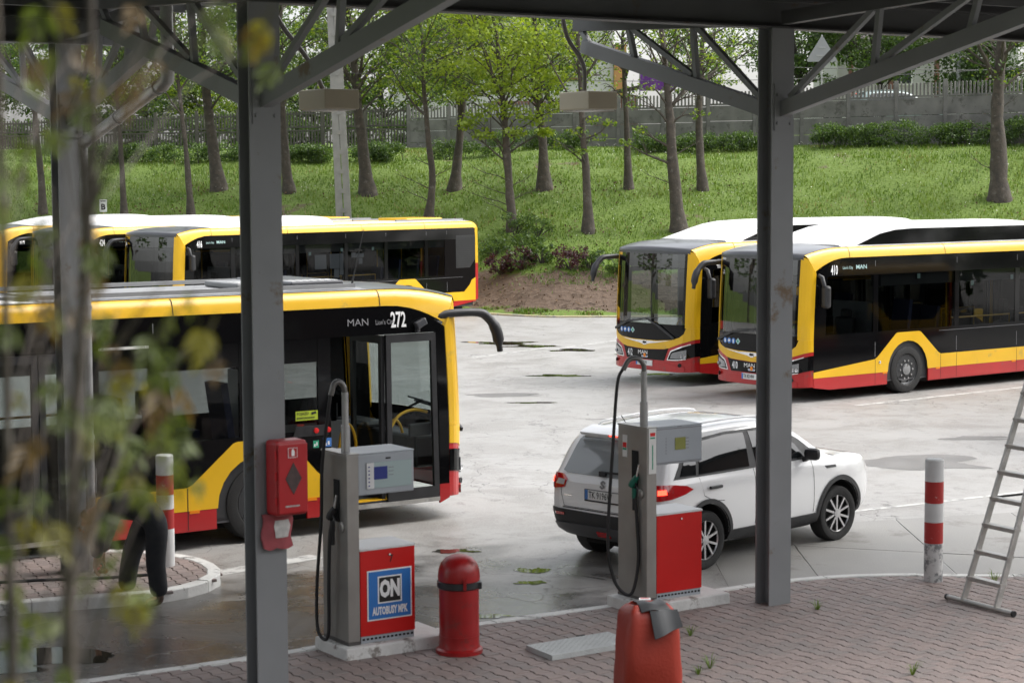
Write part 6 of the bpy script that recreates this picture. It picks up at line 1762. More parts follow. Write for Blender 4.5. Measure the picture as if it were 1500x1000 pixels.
    if open_door:
        m = MB(); m.sheet([(1.84, 1.24), (2.34, 1.24), (2.30, 1.37), (1.88, 1.37)], S, off=.012, thick=.012); bp_ = B(m, 'button_panel', 'blackmat')
        for t_ in (2.02, 2.17 - .32):
            m = MB(); m.lathe([(.035, 0), (.033, .015), (0, .018)], 14, Matrix.Translation(S(t_, 1.305, .012)) @ Matrix.Rotation(R(90), 4, 'X')); B(m, 'stop_button', 'button', bp_)
        for t_, w, mt in ((2.06, .08, 'green_print'), (1.92, .12, 'blue_print')):
            m = MB(); m.sheet([(t_ - w, 1.09), (t_, 1.09), (t_, 1.20 - (.02 if w < .1 else 0)), (t_ - w, 1.20 - (.02 if w < .1 else 0))], S, off=.004, thick=.002); so = B(m, 'sticker', mt)
            m = MB(); m.sheet([(t_ - w*.75, 1.115), (t_ - w*.55, 1.115), (t_ - w*.55, 1.16), (t_ - w*.75, 1.16)], S, off=.006, thick=.001); m.sheet([(t_ - w*.4, 1.105), (t_ - w*.15, 1.105), (t_ - w*.15, 1.14), (t_ - w*.4, 1.14)], S, off=.006, thick=.001); B(m, 'print', 'white_print', so)
        m = MB(); m.sheet([(1.99, 1.44), (2.30, 1.44), (2.30, 1.555), (1.99, 1.555)], S, off=.003, thick=.002); so = B(m, 'sticker', 'lime_print')
        m = MB(); m.text('POJAZD', .048, lambda u, v, o: S(2.285 - u, 1.522 + v, .004 + o), sx=.95, bold=.001, depth=.001, align='LEFT'); m.text('MONITOROWANY', .036, lambda u, v, o: S(2.285 - u, 1.468 + v, .004 + o), sx=.82, bold=.001, depth=.001, align='LEFT'); B(m, 'lettering', 'black_print', so)
        m = MB(); m.prism([(0, 0), (.07, .012), (.06, .04), (0, .028)], 0, .001, lambda u, v, o: S(2.08 - u, 1.505 + v, .0045 + o)); B(m, 'pictogram', 'black_print', so)
        m = MB(); m.box(S(.46, 2.56, .05), (.16, .08, .09), Matrix.Rotation(R(-25), 3, 'Y')); m.box(S(.50, 2.50, .03), (.05, .07, .10)); B(m, 'side_camera', 'greydome', bevel=.015)
        m = MB(); m.box(S(4.55, 2.455, .01), (.62, .02, .03)); B(m, 'light_strip', 'plate_white')
    return root

R410 = R(37.408)
bus410 = make_bus('yellow and black bus numbered 410 standing nearest among the two parked at the outer column', (5.812, 38.563), R410, '410', 'TK 8214W')
bus412 = make_bus('bus numbered 412 with its whole front in view, parked behind bus 410', (3.90, 41.72), R410, '412', 'TK 6710W')
R416 = R(47.63)
d416 = V(math.cos(R416), math.sin(R416), 0); n416 = V(-d416.y, d416.x, 0)
P416 = V(-9.204, 55.535, 0)
make_bus('bus numbered 416 standing at the foot of the bank, its whole long side in view', P416, R416, '416', 'TK 6512W', pod=(1.5, 5.95, 3.28))
b416 = [o for o in COL.objects if o.name.startswith('bus') and o.get('label', '').startswith('bus numbered 416')][0]
M['paper'] = pmat('grey_white_paper', (0.26, 0.26, 0.29), 0.8, var=0.08)
for t0, z0, t1, z1 in ((4.96, 1.70, 5.42, 2.13), (5.56, 1.70, 5.95, 2.14), (5.96, 1.50, 6.11, 2.15), (5.73, 1.42, 5.93, 1.69), (6.44, 2.0, 6.62, 2.14), (6.63, 2.0, 6.96, 2.12), (6.74, 1.80, 6.90, 1.985), (3.88, 1.34, 4.04, 1.57)):
    m = MB(); m.sheet([(t0, z0), (t1, z0), (t1, z1), (t0, z1)], SP(1), off=-.016, thick=.003); m.build('paper_notice', M['paper'], b416)
P = P416 + n416*3.5 - d416*.77
make_bus('bus numbered 424 parked just beyond bus 416, mostly hidden by it', P, R416, '424', 'TK 6524W', pod=(1.5, 5.95, 3.28))
P = P416 + n416*7.0 - d416*1.14
make_bus('bus at the far end of the row, two places beyond bus 416', P, R416, '414', 'TK 6514W', pod=(1.5, 5.95, 3.28))
P = V(5.812, 38.563, 0) + V(math.sin(R410), -math.cos(R410), 0)*9.2
make_bus('bus parked on its own alongside the yard entrance, facing bus 410 across an empty bay', P, R410, '408', 'TK 6508W')
make_bus('bus numbered 272 with an open front door stopped beyond the pumps', (-.786, 25.565), R(215.2), '272', None, pod=(5.45, 8.6, 3.24), gas=False, open_door=True)
# ---------------------------------------------------------------- white car
def build_car():
    H = R(44.85)
    ax = V(math.cos(H), math.sin(H), 0); lf = V(-ax.y, ax.x, 0)
    o = V(2.167, 22.098, 0) + lf * .87
    root = thing('car', 'white compact SUV with lit brake lamps driving past the second pump', 'car', o, H)
    # stations: x, zb, belt, top, sill half-width, greatest half-width, belt half-width, roof-edge half-width
    ST = [(-0.775, 0.5, 0.93, 0.95, 0.62, 0.68, 0.64, 0.56), (-0.745, 0.4, 0.985, 1, 0.76, 0.79, 0.75, 0.66), (-0.7, 0.35, 1.015, 1.06, 0.81, 0.845, 0.8, 0.69), (-0.6, 0.31, 1.03, 1.29, 0.84, 0.872, 0.825, 0.71), (-0.5, 0.29, 1.035, 1.475, 0.85, 0.882, 0.835, 0.68), (-0.4, 0.27, 1.035, 1.545, 0.855, 0.887, 0.84, 0.66), (-0.22, 0.25, 1.035, 1.56, 0.855, 0.8875, 0.842, 0.655),
          (0.2, 0.23, 1.03, 1.592, 0.855, 0.8875, 0.845, 0.655), (0.7, 0.22, 1.025, 1.605, 0.855, 0.8875, 0.845, 0.655), (1.15, 0.22, 1.02, 1.6, 0.855, 0.8875, 0.845, 0.65), (1.5, 0.22, 1.015, 1.57, 0.855, 0.8875, 0.845, 0.645), (1.8, 0.22, 1.01, 1.47, 0.855, 0.8875, 0.842, 0.645), (2.1, 0.22, 1, 1.29, 0.855, 0.8875, 0.838, 0.665), (2.35, 0.22, 0.99, 1.13, 0.855, 0.8875, 0.83, 0.655), (2.5, 0.23, 0.985, 1.045, 0.853, 0.886, 0.82, 0.68),
          (2.65, 0.23, 0.975, 1.015, 0.85, 0.884, 0.81, 0.69), (2.9, 0.24, 0.975, 1.025, 0.84, 0.882, 0.81, 0.70), (3.08, 0.26, 0.97, 1.015, 0.81, 0.86, 0.79, 0.67), (3.22, 0.29, 0.945, 0.985, 0.72, 0.78, 0.71, 0.58), (3.30, 0.33, 0.89, 0.925, 0.60, 0.66, 0.58, 0.46), (3.34, 0.4, 0.74, 0.78, 0.48, 0.54, 0.47, 0.36)]
    def ring(s):
        x, zb, be, to, ws, wm, wb, wt = s
        g = to - be
        hh = [(0, zb), (ws - .14, zb), (ws - .02, zb + .06), (wm - .012, zb + .20 if be - zb > .5 else zb + .1), (wm, .62 if be > .85 else (zb + be)/2), (wm - .004, .80 if be > .95 else be - .10), (wb + .030, be - .055), (wb, be),
              (wb + (wt - wb)*.40 + .012, be + g*.42), (wb + (wt - wb)*.80 + .014, be + g*.78), (wt - .03, to - .030 if g > .1 else be + g*.9), (wt*.72, to - .008), (wt*.36, to), (0, to + .004)]
        full = [(x, -y, z) for y, z in hh] + [(x, y, z) for y, z in hh[-2:0:-1]]
        return full
    rows = [ring(s) for s in ST]
    m = MB(); m.grid(rows, wrap=True); n = len(rows[0])
    m.add(rows[0], [tuple(range(n))[::-1]]); m.add(rows[-1], [tuple(range(n))])
    tmp = m.build('body', M['carwhite'])
    s = tmp.modifiers.new('s', 'SUBSURF'); s.levels = 2; s.render_levels = 2
    dg = bpy.context.evaluated_depsgraph_get()
    me0 = bpy.data.meshes.new_from_object(tmp.evaluated_get(dg))
    bvh = BVHTree.FromPolygons([v.co.copy() for v in me0.vertices], [tuple(p.vertices) for p in me0.polygons])
    for ax_ in (0.0, 2.5):                            # open the wheel arches
        for sd in (-1, 1):
            c = MB(); c.lathe([(.405, -.30), (.405, .35)], 40, Matrix.Translation((ax_, sd*.80, .345)) @ Matrix.Rotation(R(-90*sd), 4, 'X'))
            co = c.build('cut', M['carblack'])
            b = tmp.modifiers.new('b', 'BOOLEAN'); b.operation = 'DIFFERENCE'; b.object = co; b.solver = 'EXACT'; b.material_mode = 'TRANSFER'
    dg = bpy.context.evaluated_depsgraph_get()
    me = bpy.data.meshes.new_from_object(tmp.evaluated_get(dg))
    for ob in [q for q in COL.objects if q.name.startswith('cut')]: bpy.data.objects.remove(ob)
    bpy.data.objects.remove(tmp)
    me.polygons.foreach_set('use_smooth', [True]*len(me.polygons)); me.set_sharp_from_angle(angle=R(40))
    body = inst('body', me, root)
    def side(sd):
        def f(x, z, off=0):
            h = bvh.ray_cast(V(x, sd*3, z), V(0, -sd, 0))
            if h[0] is None: return V(x, sd*(.60 + off), z)
            nn = h[1]
            if nn.y * sd < 0: nn = -nn
            return h[0] + nn*off
        return f
    def rearf(y, z, off=0):
        h = bvh.ray_cast(V(-3, y, z), V(1, 0, 0))
        if h[0] is None: return V(-.6 - off, y, z)
        nn = h[1] if h[1].x < 0 else -h[1]
        return h[0] + nn*off
    def radial(ph, z, off=0):                         # ph in degrees from straight back, positive to the car's left
        d = V(-math.cos(R(ph)), math.sin(R(ph)), 0)
        h = bvh.ray_cast(V(.2, 0, z) + d*3, -d)
        if h[0] is None: return V(.2, 0, z) + d*.9
        nn = h[1] if h[1].dot(d) > 0 else -h[1]
        return h[0] + nn*off
    def topf(x, y, off=0):
        h = bvh.ray_cast(V(x, y, 3), V(0, 0, -1)); nn = h[1] if h[1].z > 0 else -h[1]
        return h[0] + nn*off
    fr = lambda a, b, st: [a + st*i for i in range(int((b - a)/st) + 1)]
    B = lambda mb, name, mat, parent=root, **k: mb.build(name, M[mat], parent, **k)
    XS, ZS = fr(-.7, 3.3, .1), fr(.3, 1.6, .08)
    for sd in (-1, 1):
        S = side(sd)
        dlo = MB(); dlo.sheet([(-.52, 1.065), (-.40, 1.20), (-.27, 1.385), (-.10, 1.455), (.5, 1.495), (1.2, 1.490), (1.52, 1.44), (1.85, 1.29), (2.16, 1.075), (1.9, 1.06), (.3, 1.06)], S, XS, ZS, off=.006, thick=.012); fr_ = B(dlo, 'window_surround', 'carblack', smooth=40)
        for pl in ([(-.10, 1.085), (.80, 1.085), (.83, 1.46), (.5, 1.465), (.02, 1.43)], [(.94, 1.085), (1.86, 1.085), (1.74, 1.24), (1.5, 1.395), (1.18, 1.458), (.92, 1.462)], [(-.42, 1.09), (-.15, 1.085), (-.06, 1.40), (-.21, 1.37)]):
            g = MB(); g.sheet(pl, S, XS, ZS, off=.011, thick=.006); B(g, 'side_window', 'carglass', fr_, smooth=40)
        cl_ = MB(); cl_.sheet([(.40, .24), (2.10, .24), (2.10, .385), (2.02, .40), (.48, .40), (.40, .385)], S, XS, ZS, off=.018, thick=.03); B(cl_, 'sill_cladding', 'carblack', smooth=40)
        for ax_ in (0.0, 2.5):
            a0, a1 = (R(-8), R(188))
            ou = [(ax_ + .462*math.cos(a), .345 + .462*math.sin(a)) for a in [a0 + (a1 - a0)*k/26 for k in range(27)]]
            inn = [(ax_ + .408*math.cos(a), .345 + .408*math.sin(a)) for a in [a0 + (a1 - a0)*k/26 for k in range(27)]]
            m = MB()
            pts = [[S(p[0], max(.28, p[1]), .016), S(q[0], max(.28, q[1]), .022), S(q[0], max(.28, q[1]), -.06)] for p, q in zip(ou, inn)]
            for r_, (p, q) in zip(pts, zip(ou, inn)):
                r_[1] = V(q[0], r_[0].y + sd*.004, max(.28, q[1])); r_[2] = V(q[0], r_[0].y - sd*.16, max(.28, q[1]))
            m.grid(pts); B(m, 'arch_trim', 'carblack', smooth=50)
            m = MB(); rows_ = [[(ax_ + .403*math.cos(a), sd*yy, .345 + .403*math.sin(a)) for a in [math.pi*k/16 for k in range(17)]] for yy in (.83, .5)]
            m.grid(rows_); m.add(rows_[1], [tuple(range(17))]); B(m, 'wheel_well', 'dark')
        for x0 in (.87, 1.98):
            m = MB(); m.sheet([(x0 - .004, .42), (x0 + .004, .42), (x0 + .006, .72), (x0 + .004, 1.055), (x0 - .004, 1.055), (x0 - .002, .72)], S, [], ZS, off=.0025, thick=0); B(m, 'door_seam', 'gap')
        m = MB(); m.sheet([(-.10, 1.05), (-.105, 1.05), (-.05, .85), (.10, .78), (.30, .76), (.30, .753), (.10, .773), (-.055, .845)], S, XS, ZS, off=.0025, thick=0); B(m, 'door_seam', 'gap')
        for x0 in (.02, 1.02):
            m = MB(); p, q = S(x0, .925, .03), S(x0 + .21, .925, .03); m.beam(p, q, .035, .035); B(m, 'door_handle', 'carblack', bevel=.010)
        m = MB(); c = S(1.86, 1.08, .13); m.box(c, (.11, .20, .145), Matrix.Rotation(R(-14*sd), 3, 'Z')); mo = B(m, 'mirror', 'blackmat', bevel=.05)
        m = MB(); m.beam(S(1.86, 1.05, -.02), S(1.86, 1.06, .08), .09, .05); B(m, 'mirror_foot', 'carblack', mo)
        m = MB(); m.sheet([(2.22, .945), (2.45, .935), (2.45, .905), (2.26, .91)], S, XS, [], off=.006, thick=.01); B(m, 'wing_vent', 'carblack')
        rl = [topf(x, sd*.545, .035) for x in fr(-.2, 1.45, .15)]
        m = MB(); m.tube([topf(-.25, sd*.545, 0)] + rl + [topf(1.52, sd*.545, 0)], .014, 8); B(m, 'roof_bar', 'carwhite', smooth=50)
        # tail lamp wrapping round the corner
        T = [(sd*p, z) for p, z in ((31, .875), (29.5, .965), (34, 1.015), (47, 1.02), (58, .985), (63, .94), (56, .90), (47, .865), (38, .845))]
        m = MB(); m.sheet(T, radial, [sd*p for p in fr(30, 64, 2.5)], [.9, .95], off=.014, thick=.03); tl = B(m, 'tail_lamp', 'taillamp', smooth=40)
        m = MB(); m.sheet([(sd*p, z) for p, z in ((31.2, .905), (30.6, .955), (35.5, .965), (37, .905))], radial, [sd*p for p in fr(30, 64, 2.5)], [], off=.019, thick=.008); B(m, 'reverse_lamp', 'revlamp', tl)
        m = MB(); m.sheet([(sd*p, z) for p, z in ((40, .915), (40, .965), (44, .972), (44.5, .92))], radial, [sd*42], [], off=.018, thick=.008); B(m, 'brake_lamp', 'brake', tl)
    # rear
    YS = fr(-.75, .75, .1)
    g = MB(); g.sheet([(-.665, 1.055), (-.60, 1.035), (.60, 1.035), (.665, 1.055), (.575, 1.40), (.54, 1.435), (-.54, 1.435), (-.575, 1.40)], rearf, YS, ZS, off=.007, thick=.012); rw = B(g, 'rear_window', 'reardglass', smooth=40)
    m = MB(); m.beam(rearf(.04, 1.075, .03), rearf(-.34, 1.085, .03), .022, .022); m.box(rearf(.04, 1.06, .02), (.05, .09, .06)); B(m, 'rear_wiper', 'carblack', rw)
    m = MB()
    rows_ = [[(x, y*w, z) for y in (-1, -.6, 0, .6, 1)] for x, w, z in ((-.30, .585, 1.552), (-.50, .565, 1.515), (-.56, .555, 1.492), (-.545, .55, 1.462), (-.44, .55, 1.455))]
    m.grid(rows_); B(m, 'spoiler', 'carwhite', smooth=50)
    m = MB(); m.box((-.562, 0, 1.483), (.012, .22, .018)); hb_ = B(m, 'high_brake_lamp', 'taillamp')
    m = MB()
    for k in range(4): m.box((-.570, -.075 + .05*k, 1.483), (.006, .026, .013))
    B(m, 'led', 'brake', hb_)
    PH = fr(-57.5, 57.5, 2.5)
    bu = MB(); bu.sheet([(-57, .40), (-40, .335), (-20, .315), (20, .315), (40, .335), (57, .40), (57, .60), (40, .625), (0, .615), (-40, .625), (-57, .60)], radial, PH, [.4, .5], off=.018, thick=.04); bo = B(bu, 'rear_bumper', 'carblack', smooth=50)
    bu = MB(); bu.sheet([(-44, .345), (-20, .325), (20, .325), (44, .345), (46, .43), (40, .465), (20, .475), (-20, .475), (-40, .465), (-46, .43)], radial, PH, [.4], off=.028, thick=.015); B(bu, 'skid_plate', 'cargrey', bo, smooth=50)
    for sd in (-1, 1):
        m = MB(); m.sheet([(sd*31, .555), (sd*43, .555), (sd*43, .585), (sd*31, .585)], radial, [sd*37], [], off=.024, thick=.01); B(m, 'reflector', 'taillamp', bo)
    m = MB(); m.sheet([(-6, .375), (6, .375), (6, .425), (-6, .425)], radial, [0], [], off=.034, thick=.01); B(m, 'rear_fog_lamp', 'taillamp', bo)
    m = MB(); m.sheet([(-.60, .655), (.60, .655), (.645, .80), (.66, 1.02), (.655, 1.02), (.637, .80), (.595, .661), (-.595, .661), (-.637, .80), (-.655, 1.02), (-.66, 1.02), (-.645, .80)], rearf, YS, ZS, off=.002, thick=0); B(m, 'tailgate_seam', 'gap')
    m = MB(); m.sheet([(-.62, .638), (.62, .638), (.62, .65), (-.62, .65)], rearf, YS, [], off=.003, thick=0); B(m, 'tailgate_seam', 'gap')
    # number plate: y runs to the car's left, so text is mirrored onto -y
    xp = min(rearf(y, z).x for y in (-.26, 0, .26) for z in (.76, .88)) - .012
    PF = lambda u, v, o: V(xp - o, -u + .0, .825 + v)
    m = MB(); m.prism([(-.268, -.075), (.268, -.075), (.268, .062), (-.268, .062)], -.02, .004, PF); pf = B(m, 'plate_frame', 'blackmat')
    m = MB(); m.prism([(-.258, -.055), (.258, -.055), (.258, .056), (-.258, .056)], .004, .007, PF); po = B(m, 'number_plate', 'plate_white', pf)
    m = MB(); m.prism([(-.257, -.054), (-.212, -.054), (-.212, .055), (-.257, .055)], .007, .0085, PF); B(m, 'euro_band', 'blue_print', pf)
    letters('TK 9196W', .108, lambda u, v, o: PF(u - .20, v - .0, .0075), M['black_print'], po, .72, .014)
    EB = lambda u, v, o: V(min(rearf(-u, .965 + v).x, xp + .03) - .008 - o, -u, .955 + v)
    m = MB(); q = [(.032, .017), (.0, .040), (-.032, .017), (.032, -.017), (.0, -.040), (-.032, -.017)]
    for a, b in zip(q, q[1:]): m.beam(EB(*a, .006), EB(*b, .006), .019, .010, up=(1, 0, 0))
    B(m, 'emblem', 'wheelgrey')
    m = MB(); m.box(rearf(.53, .79, .006), (.006, .13, .018)); B(m, 'model_badge', 'chrome')
    m = MB(); m.beam(topf(-.28, .05, 0), topf(-.28, .05, 0) + V(-.13, 0, .15), .008, .008); B(m, 'antenna', 'carblack')
    m = MB(); m.sheet([(1.60, -.52), (1.60, .52), (2.28, .64), (2.28, -.64)], lambda x, y, o: topf(x, y, o), fr(1.6, 2.3, .1), YS, off=.006, thick=.01); B(m, 'windscreen', 'carglass', smooth=40)
    m = MB(); m.box((-.45, -.35, .29), (.24, .08, .08)); m.box((.9, 0, .25), (2.6, 1.2, .12)); B(m, 'underbody', 'dark')
    # wheels
    tm, rm, sp = MB(), MB(), MB()
    X = Matrix.Rotation(R(-90), 4, 'X')
    tm.lathe([(.215, .06), (.225, .09), (.275, .108), (.318, .10), (.334, .075), (.334, -.08), (.31, -.10), (.215, -.10)], 40, X, caps=False)
    rm.lathe([(.228, .095), (.222, .06), (.205, -.02), (.08, -.02), (0, -.02)], 36, X, caps=False)
    for k in range(10):
        a = 2*math.pi*(k//2)/5 + (.16 if k % 2 else -.16)
        d = V(math.cos(a), 0, math.sin(a)); b0 = 2*math.pi*(k//2)/5 + (.42 if k % 2 else -.42)
        sp.beam(V(.03*math.cos(a), .075, .03*math.sin(a)), V(.222*math.cos(b0*.55 + a*.45), .078, .222*math.sin(b0*.55 + a*.45)), .026, .022, up=(0, 1, 0))
    sp.lathe([(.232, .078), (.222, .092), (.212, .078)], 36, X, caps=False); sp.lathe([(.055, .06), (.052, .092), (0, .096)], 16, X)
    tme, rme, sme = tm.mesh('tyre', M['tyre'], 40), rm.mesh('rim', M['dark'], 40), sp.mesh('spokes', M['silver'], 40)
    for ax_ in (0.0, 2.5):
        for sd in (-1, 1):
            w = thing('wheel', None, None, (ax_, sd*.765, .334), (0 if sd > 0 else math.pi) + (R(-4) if ax_ > 1 else 0)); w.parent = root
            inst('tyre', tme, w); inst('rim', rme, w); inst('spokes', sme, w)
    return root
car = build_car()
# two parked cars seen through the pickets of the wall
def repaint(o, a, b):
    for ch in o.children_recursive:
        if ch.type == 'MESH':
            for s_ in ch.material_slots:
                if s_.material == a: s_.link = 'OBJECT'; s_.material = b
M['carteal'] = pmat('grey_green_car_paint', (0.20, 0.27, 0.27), 0.3, coat=0.6)
for lab, x, y, h, pm in [('grey-green car parked behind the pickets of the rising wall', 15.6, 87.5, 12, 'carteal'), ('pale car parked behind the wall just past the outer column', 11.9, 91.0, 8, None)]:
    c = copy_tree(car); c.location = (x, y, float(bank(x, y)) + .02); c.rotation_euler = (0, 0, R(h))
    tag(c, lab, 'car', 'cars parked behind the wall')
    if pm: repaint(c, M['carwhite'], M[pm])
if 'group' in car: del car['group']

# ---------------------------------------------------------------- person bending over at the island
def skin(name, joints, bones, mat, parent, sub=2):
    me = bpy.data.meshes.new(name); me.from_pydata([j[0] for j in joints], bones, [])
    ob = bpy.data.objects.new(name, me); COL.objects.link(ob)
    s = ob.modifiers.new('skin', 'SKIN'); ss = ob.modifiers.new('sub', 'SUBSURF'); ss.levels = sub; ss.render_levels = sub
    for i, j in enumerate(joints):
        r = j[1]; me.skin_vertices[0].data[i].radius = r if isinstance(r, tuple) else (r, r)
    me.skin_vertices[0].data[0].use_root = True
    dg = bpy.context.evaluated_depsgraph_get()
    m2 = bpy.data.meshes.new_from_object(ob.evaluated_get(dg))
    bpy.data.objects.remove(ob)
    m2.materials.clear(); m2.materials.append(mat)
    m2.polygons.foreach_set('use_smooth', [True]*len(m2.polygons))
    return inst(name, m2, parent)
def person():
    t = thing('person', 'person in dark work clothes and brown boots bending over beside the paved island', 'person', (-3.86, 20.42, 0))
    # local x to the picture's right, y away; the body leans towards -x
    hip = (.10, .02, .93); hl, hr = (.03, .13, .90), (.19, -.09, .89)
    kl, kr = (-.14, .17, .50), (.16, -.13, .48); al, ar = (-.21, .20, .10), (.20, -.13, .10)
    tl, tr = (-.37, .17, .05), (.06, -.19, .05)
    sp1, ch, nk, hd = (-.06, .03, 1.06), (-.27, .05, 1.07), (-.43, .06, 1.00), (-.56, .06, .90)
    s1, s2 = (-.32, .23, 1.00), (-.33, -.14, 1.00); e1, e2 = (-.40, .27, .73), (-.42, -.18, .72); w1, w2 = (-.47, .20, .49), (-.45, -.10, .50)
    J = [(hip, .13), (sp1, .12), (ch, .13), (nk, .055), (hd, .085), ((-.61, .06, .85), .075), (s1, .06), (e1, .045), (w1, .032), ((-.49, .17, .42), (.04, .02)), (s2, .06), (e2, .045), (w2, .032), ((-.47, -.08, .42), (.04, .02)),
         (hl, .09), (kl, .062), (al, .042), (tl, .035), (hr, .09), (kr, .062), (ar, .042), (tr, .035)]
    E = [(0, 1), (1, 2), (2, 3), (3, 4), (4, 5), (2, 6), (6, 7), (7, 8), (8, 9), (2, 10), (10, 11), (11, 12), (12, 13), (0, 14), (14, 15), (15, 16), (16, 17), (0, 18), (18, 19), (19, 20), (20, 21)]
    fingers = []
    for hnd, base in ((9, V(-.49, .17, .42)), (13, V(-.47, -.08, .42))):
        for k in range(4):
            p = base + V(0, -.03 + .02*k, -.03); q = p + V(.015, 0, -.045 - .008*(1 - abs(k - 1.5)/1.5)); r = q + V(.03, 0, -.025)
            fingers.append((hnd, [p, q, r]))
        p = base + V(.03, .03, .0); fingers.append((hnd, [p, p + V(.03, 0, -.035), p + V(.035, -.01, -.06)]))
    for hnd, ch_ in fingers:
        prev = hnd
        for k, p in enumerate(ch_):
            J.append((tuple(p), .0095 - .001*k)); E.append((prev, len(J) - 1)); prev = len(J) - 1
    body = skin('body', J, E, M['skin'], t)
    skin('trousers', [(hip, (.19, .175)), (hl, .135), (kl, .108), ((-.19, .19, .26), .10), ((-.205, .20, .09), .105), (hr, .135), (kr, .108), ((.185, -.13, .26), .10), ((.20, -.13, .09), .105), ((-.0, .03, 1.0), (.17, .15))], [(0, 1), (1, 2), (2, 3), (3, 4), (0, 5), (5, 6), (6, 7), (7, 8), (0, 9)], M['clothdark'], t)
    skin('jacket', [((.12, .02, .97), (.205, .19)), (sp1, (.20, .185)), (ch, (.215, .195)), ((-.38, .06, 1.02), .13), (s1, .11), (e1, .085), ((-.468, .205, .50), .065), (s2, .11), (e2, .085), ((-.45, -.10, .51), .065)], [(0, 1), (1, 2), (2, 3), (2, 4), (4, 5), (5, 6), (2, 7), (7, 8), (8, 9)], M['jacket'], t)
    for a, tt in ((al, tl), (ar, tr)):
        skin('boot', [((a[0], a[1], .16), .062), ((a[0], a[1], .06), .058), (((a[0] + tt[0])/2, (a[1] + tt[1])/2, .055), (.055, .05)), ((tt[0], tt[1], .045), (.05, .042))], [(0, 1), (1, 2), (2, 3)], M['boots'], t)
    skin('hair', [((-.53, .06, .95), .07), ((-.58, .06, .92), .088), ((-.60, .06, .88), .07)], [(0, 1), (1, 2)], M['hair'], t)
    # a face: nose, eyes, mouth, ears, looking down at the hands
    c = V(-.60, .06, .845); f = V(-.62, 0, -.78).normalized(); sd = V(0, 1, 0); up = V(-.78, 0, .62).normalized()
    m = MB(); m.add([c + f*.075 + up*.02, c + f*.082 - up*.02 + sd*.016, c + f*.082 - up*.02 - sd*.016, c + f*.108 - up*.015], [(0, 1, 3), (0, 3, 2), (1, 2, 3)]); m.build('nose', M['skin'], t)
    for s in (1, -1):
        m = MB(); m.box(c + f*.075 + up*.02 + sd*.03*s, (.012, .022, .012)); m.build('eye', M['hair'], t)
        m = MB(); m.box(c + sd*.083*s - f*.01, (.045, .016, .05)); m.build('ear', M['skin'], t, bevel=.006)
    m = MB(); m.box(c + f*.078 - up*.045, (.01, .045, .01)); m.build('mouth', M['glovered'], t)
    k = thing('pipe_wrench', 'red tool held low by the bending person', 'tool', (-4.34, 20.50, .36))
    m = MB(); m.tube([(0, -.05, .0), (.0, .14, .0)], .016, 8); m.build('handle', M['glovered'], k, smooth=50)
    m = MB(); m.box((0, .18, 0), (.05, .07, .06)); m.build('jaw', M['steeldark'], k, bevel=.008)
    return t
person()

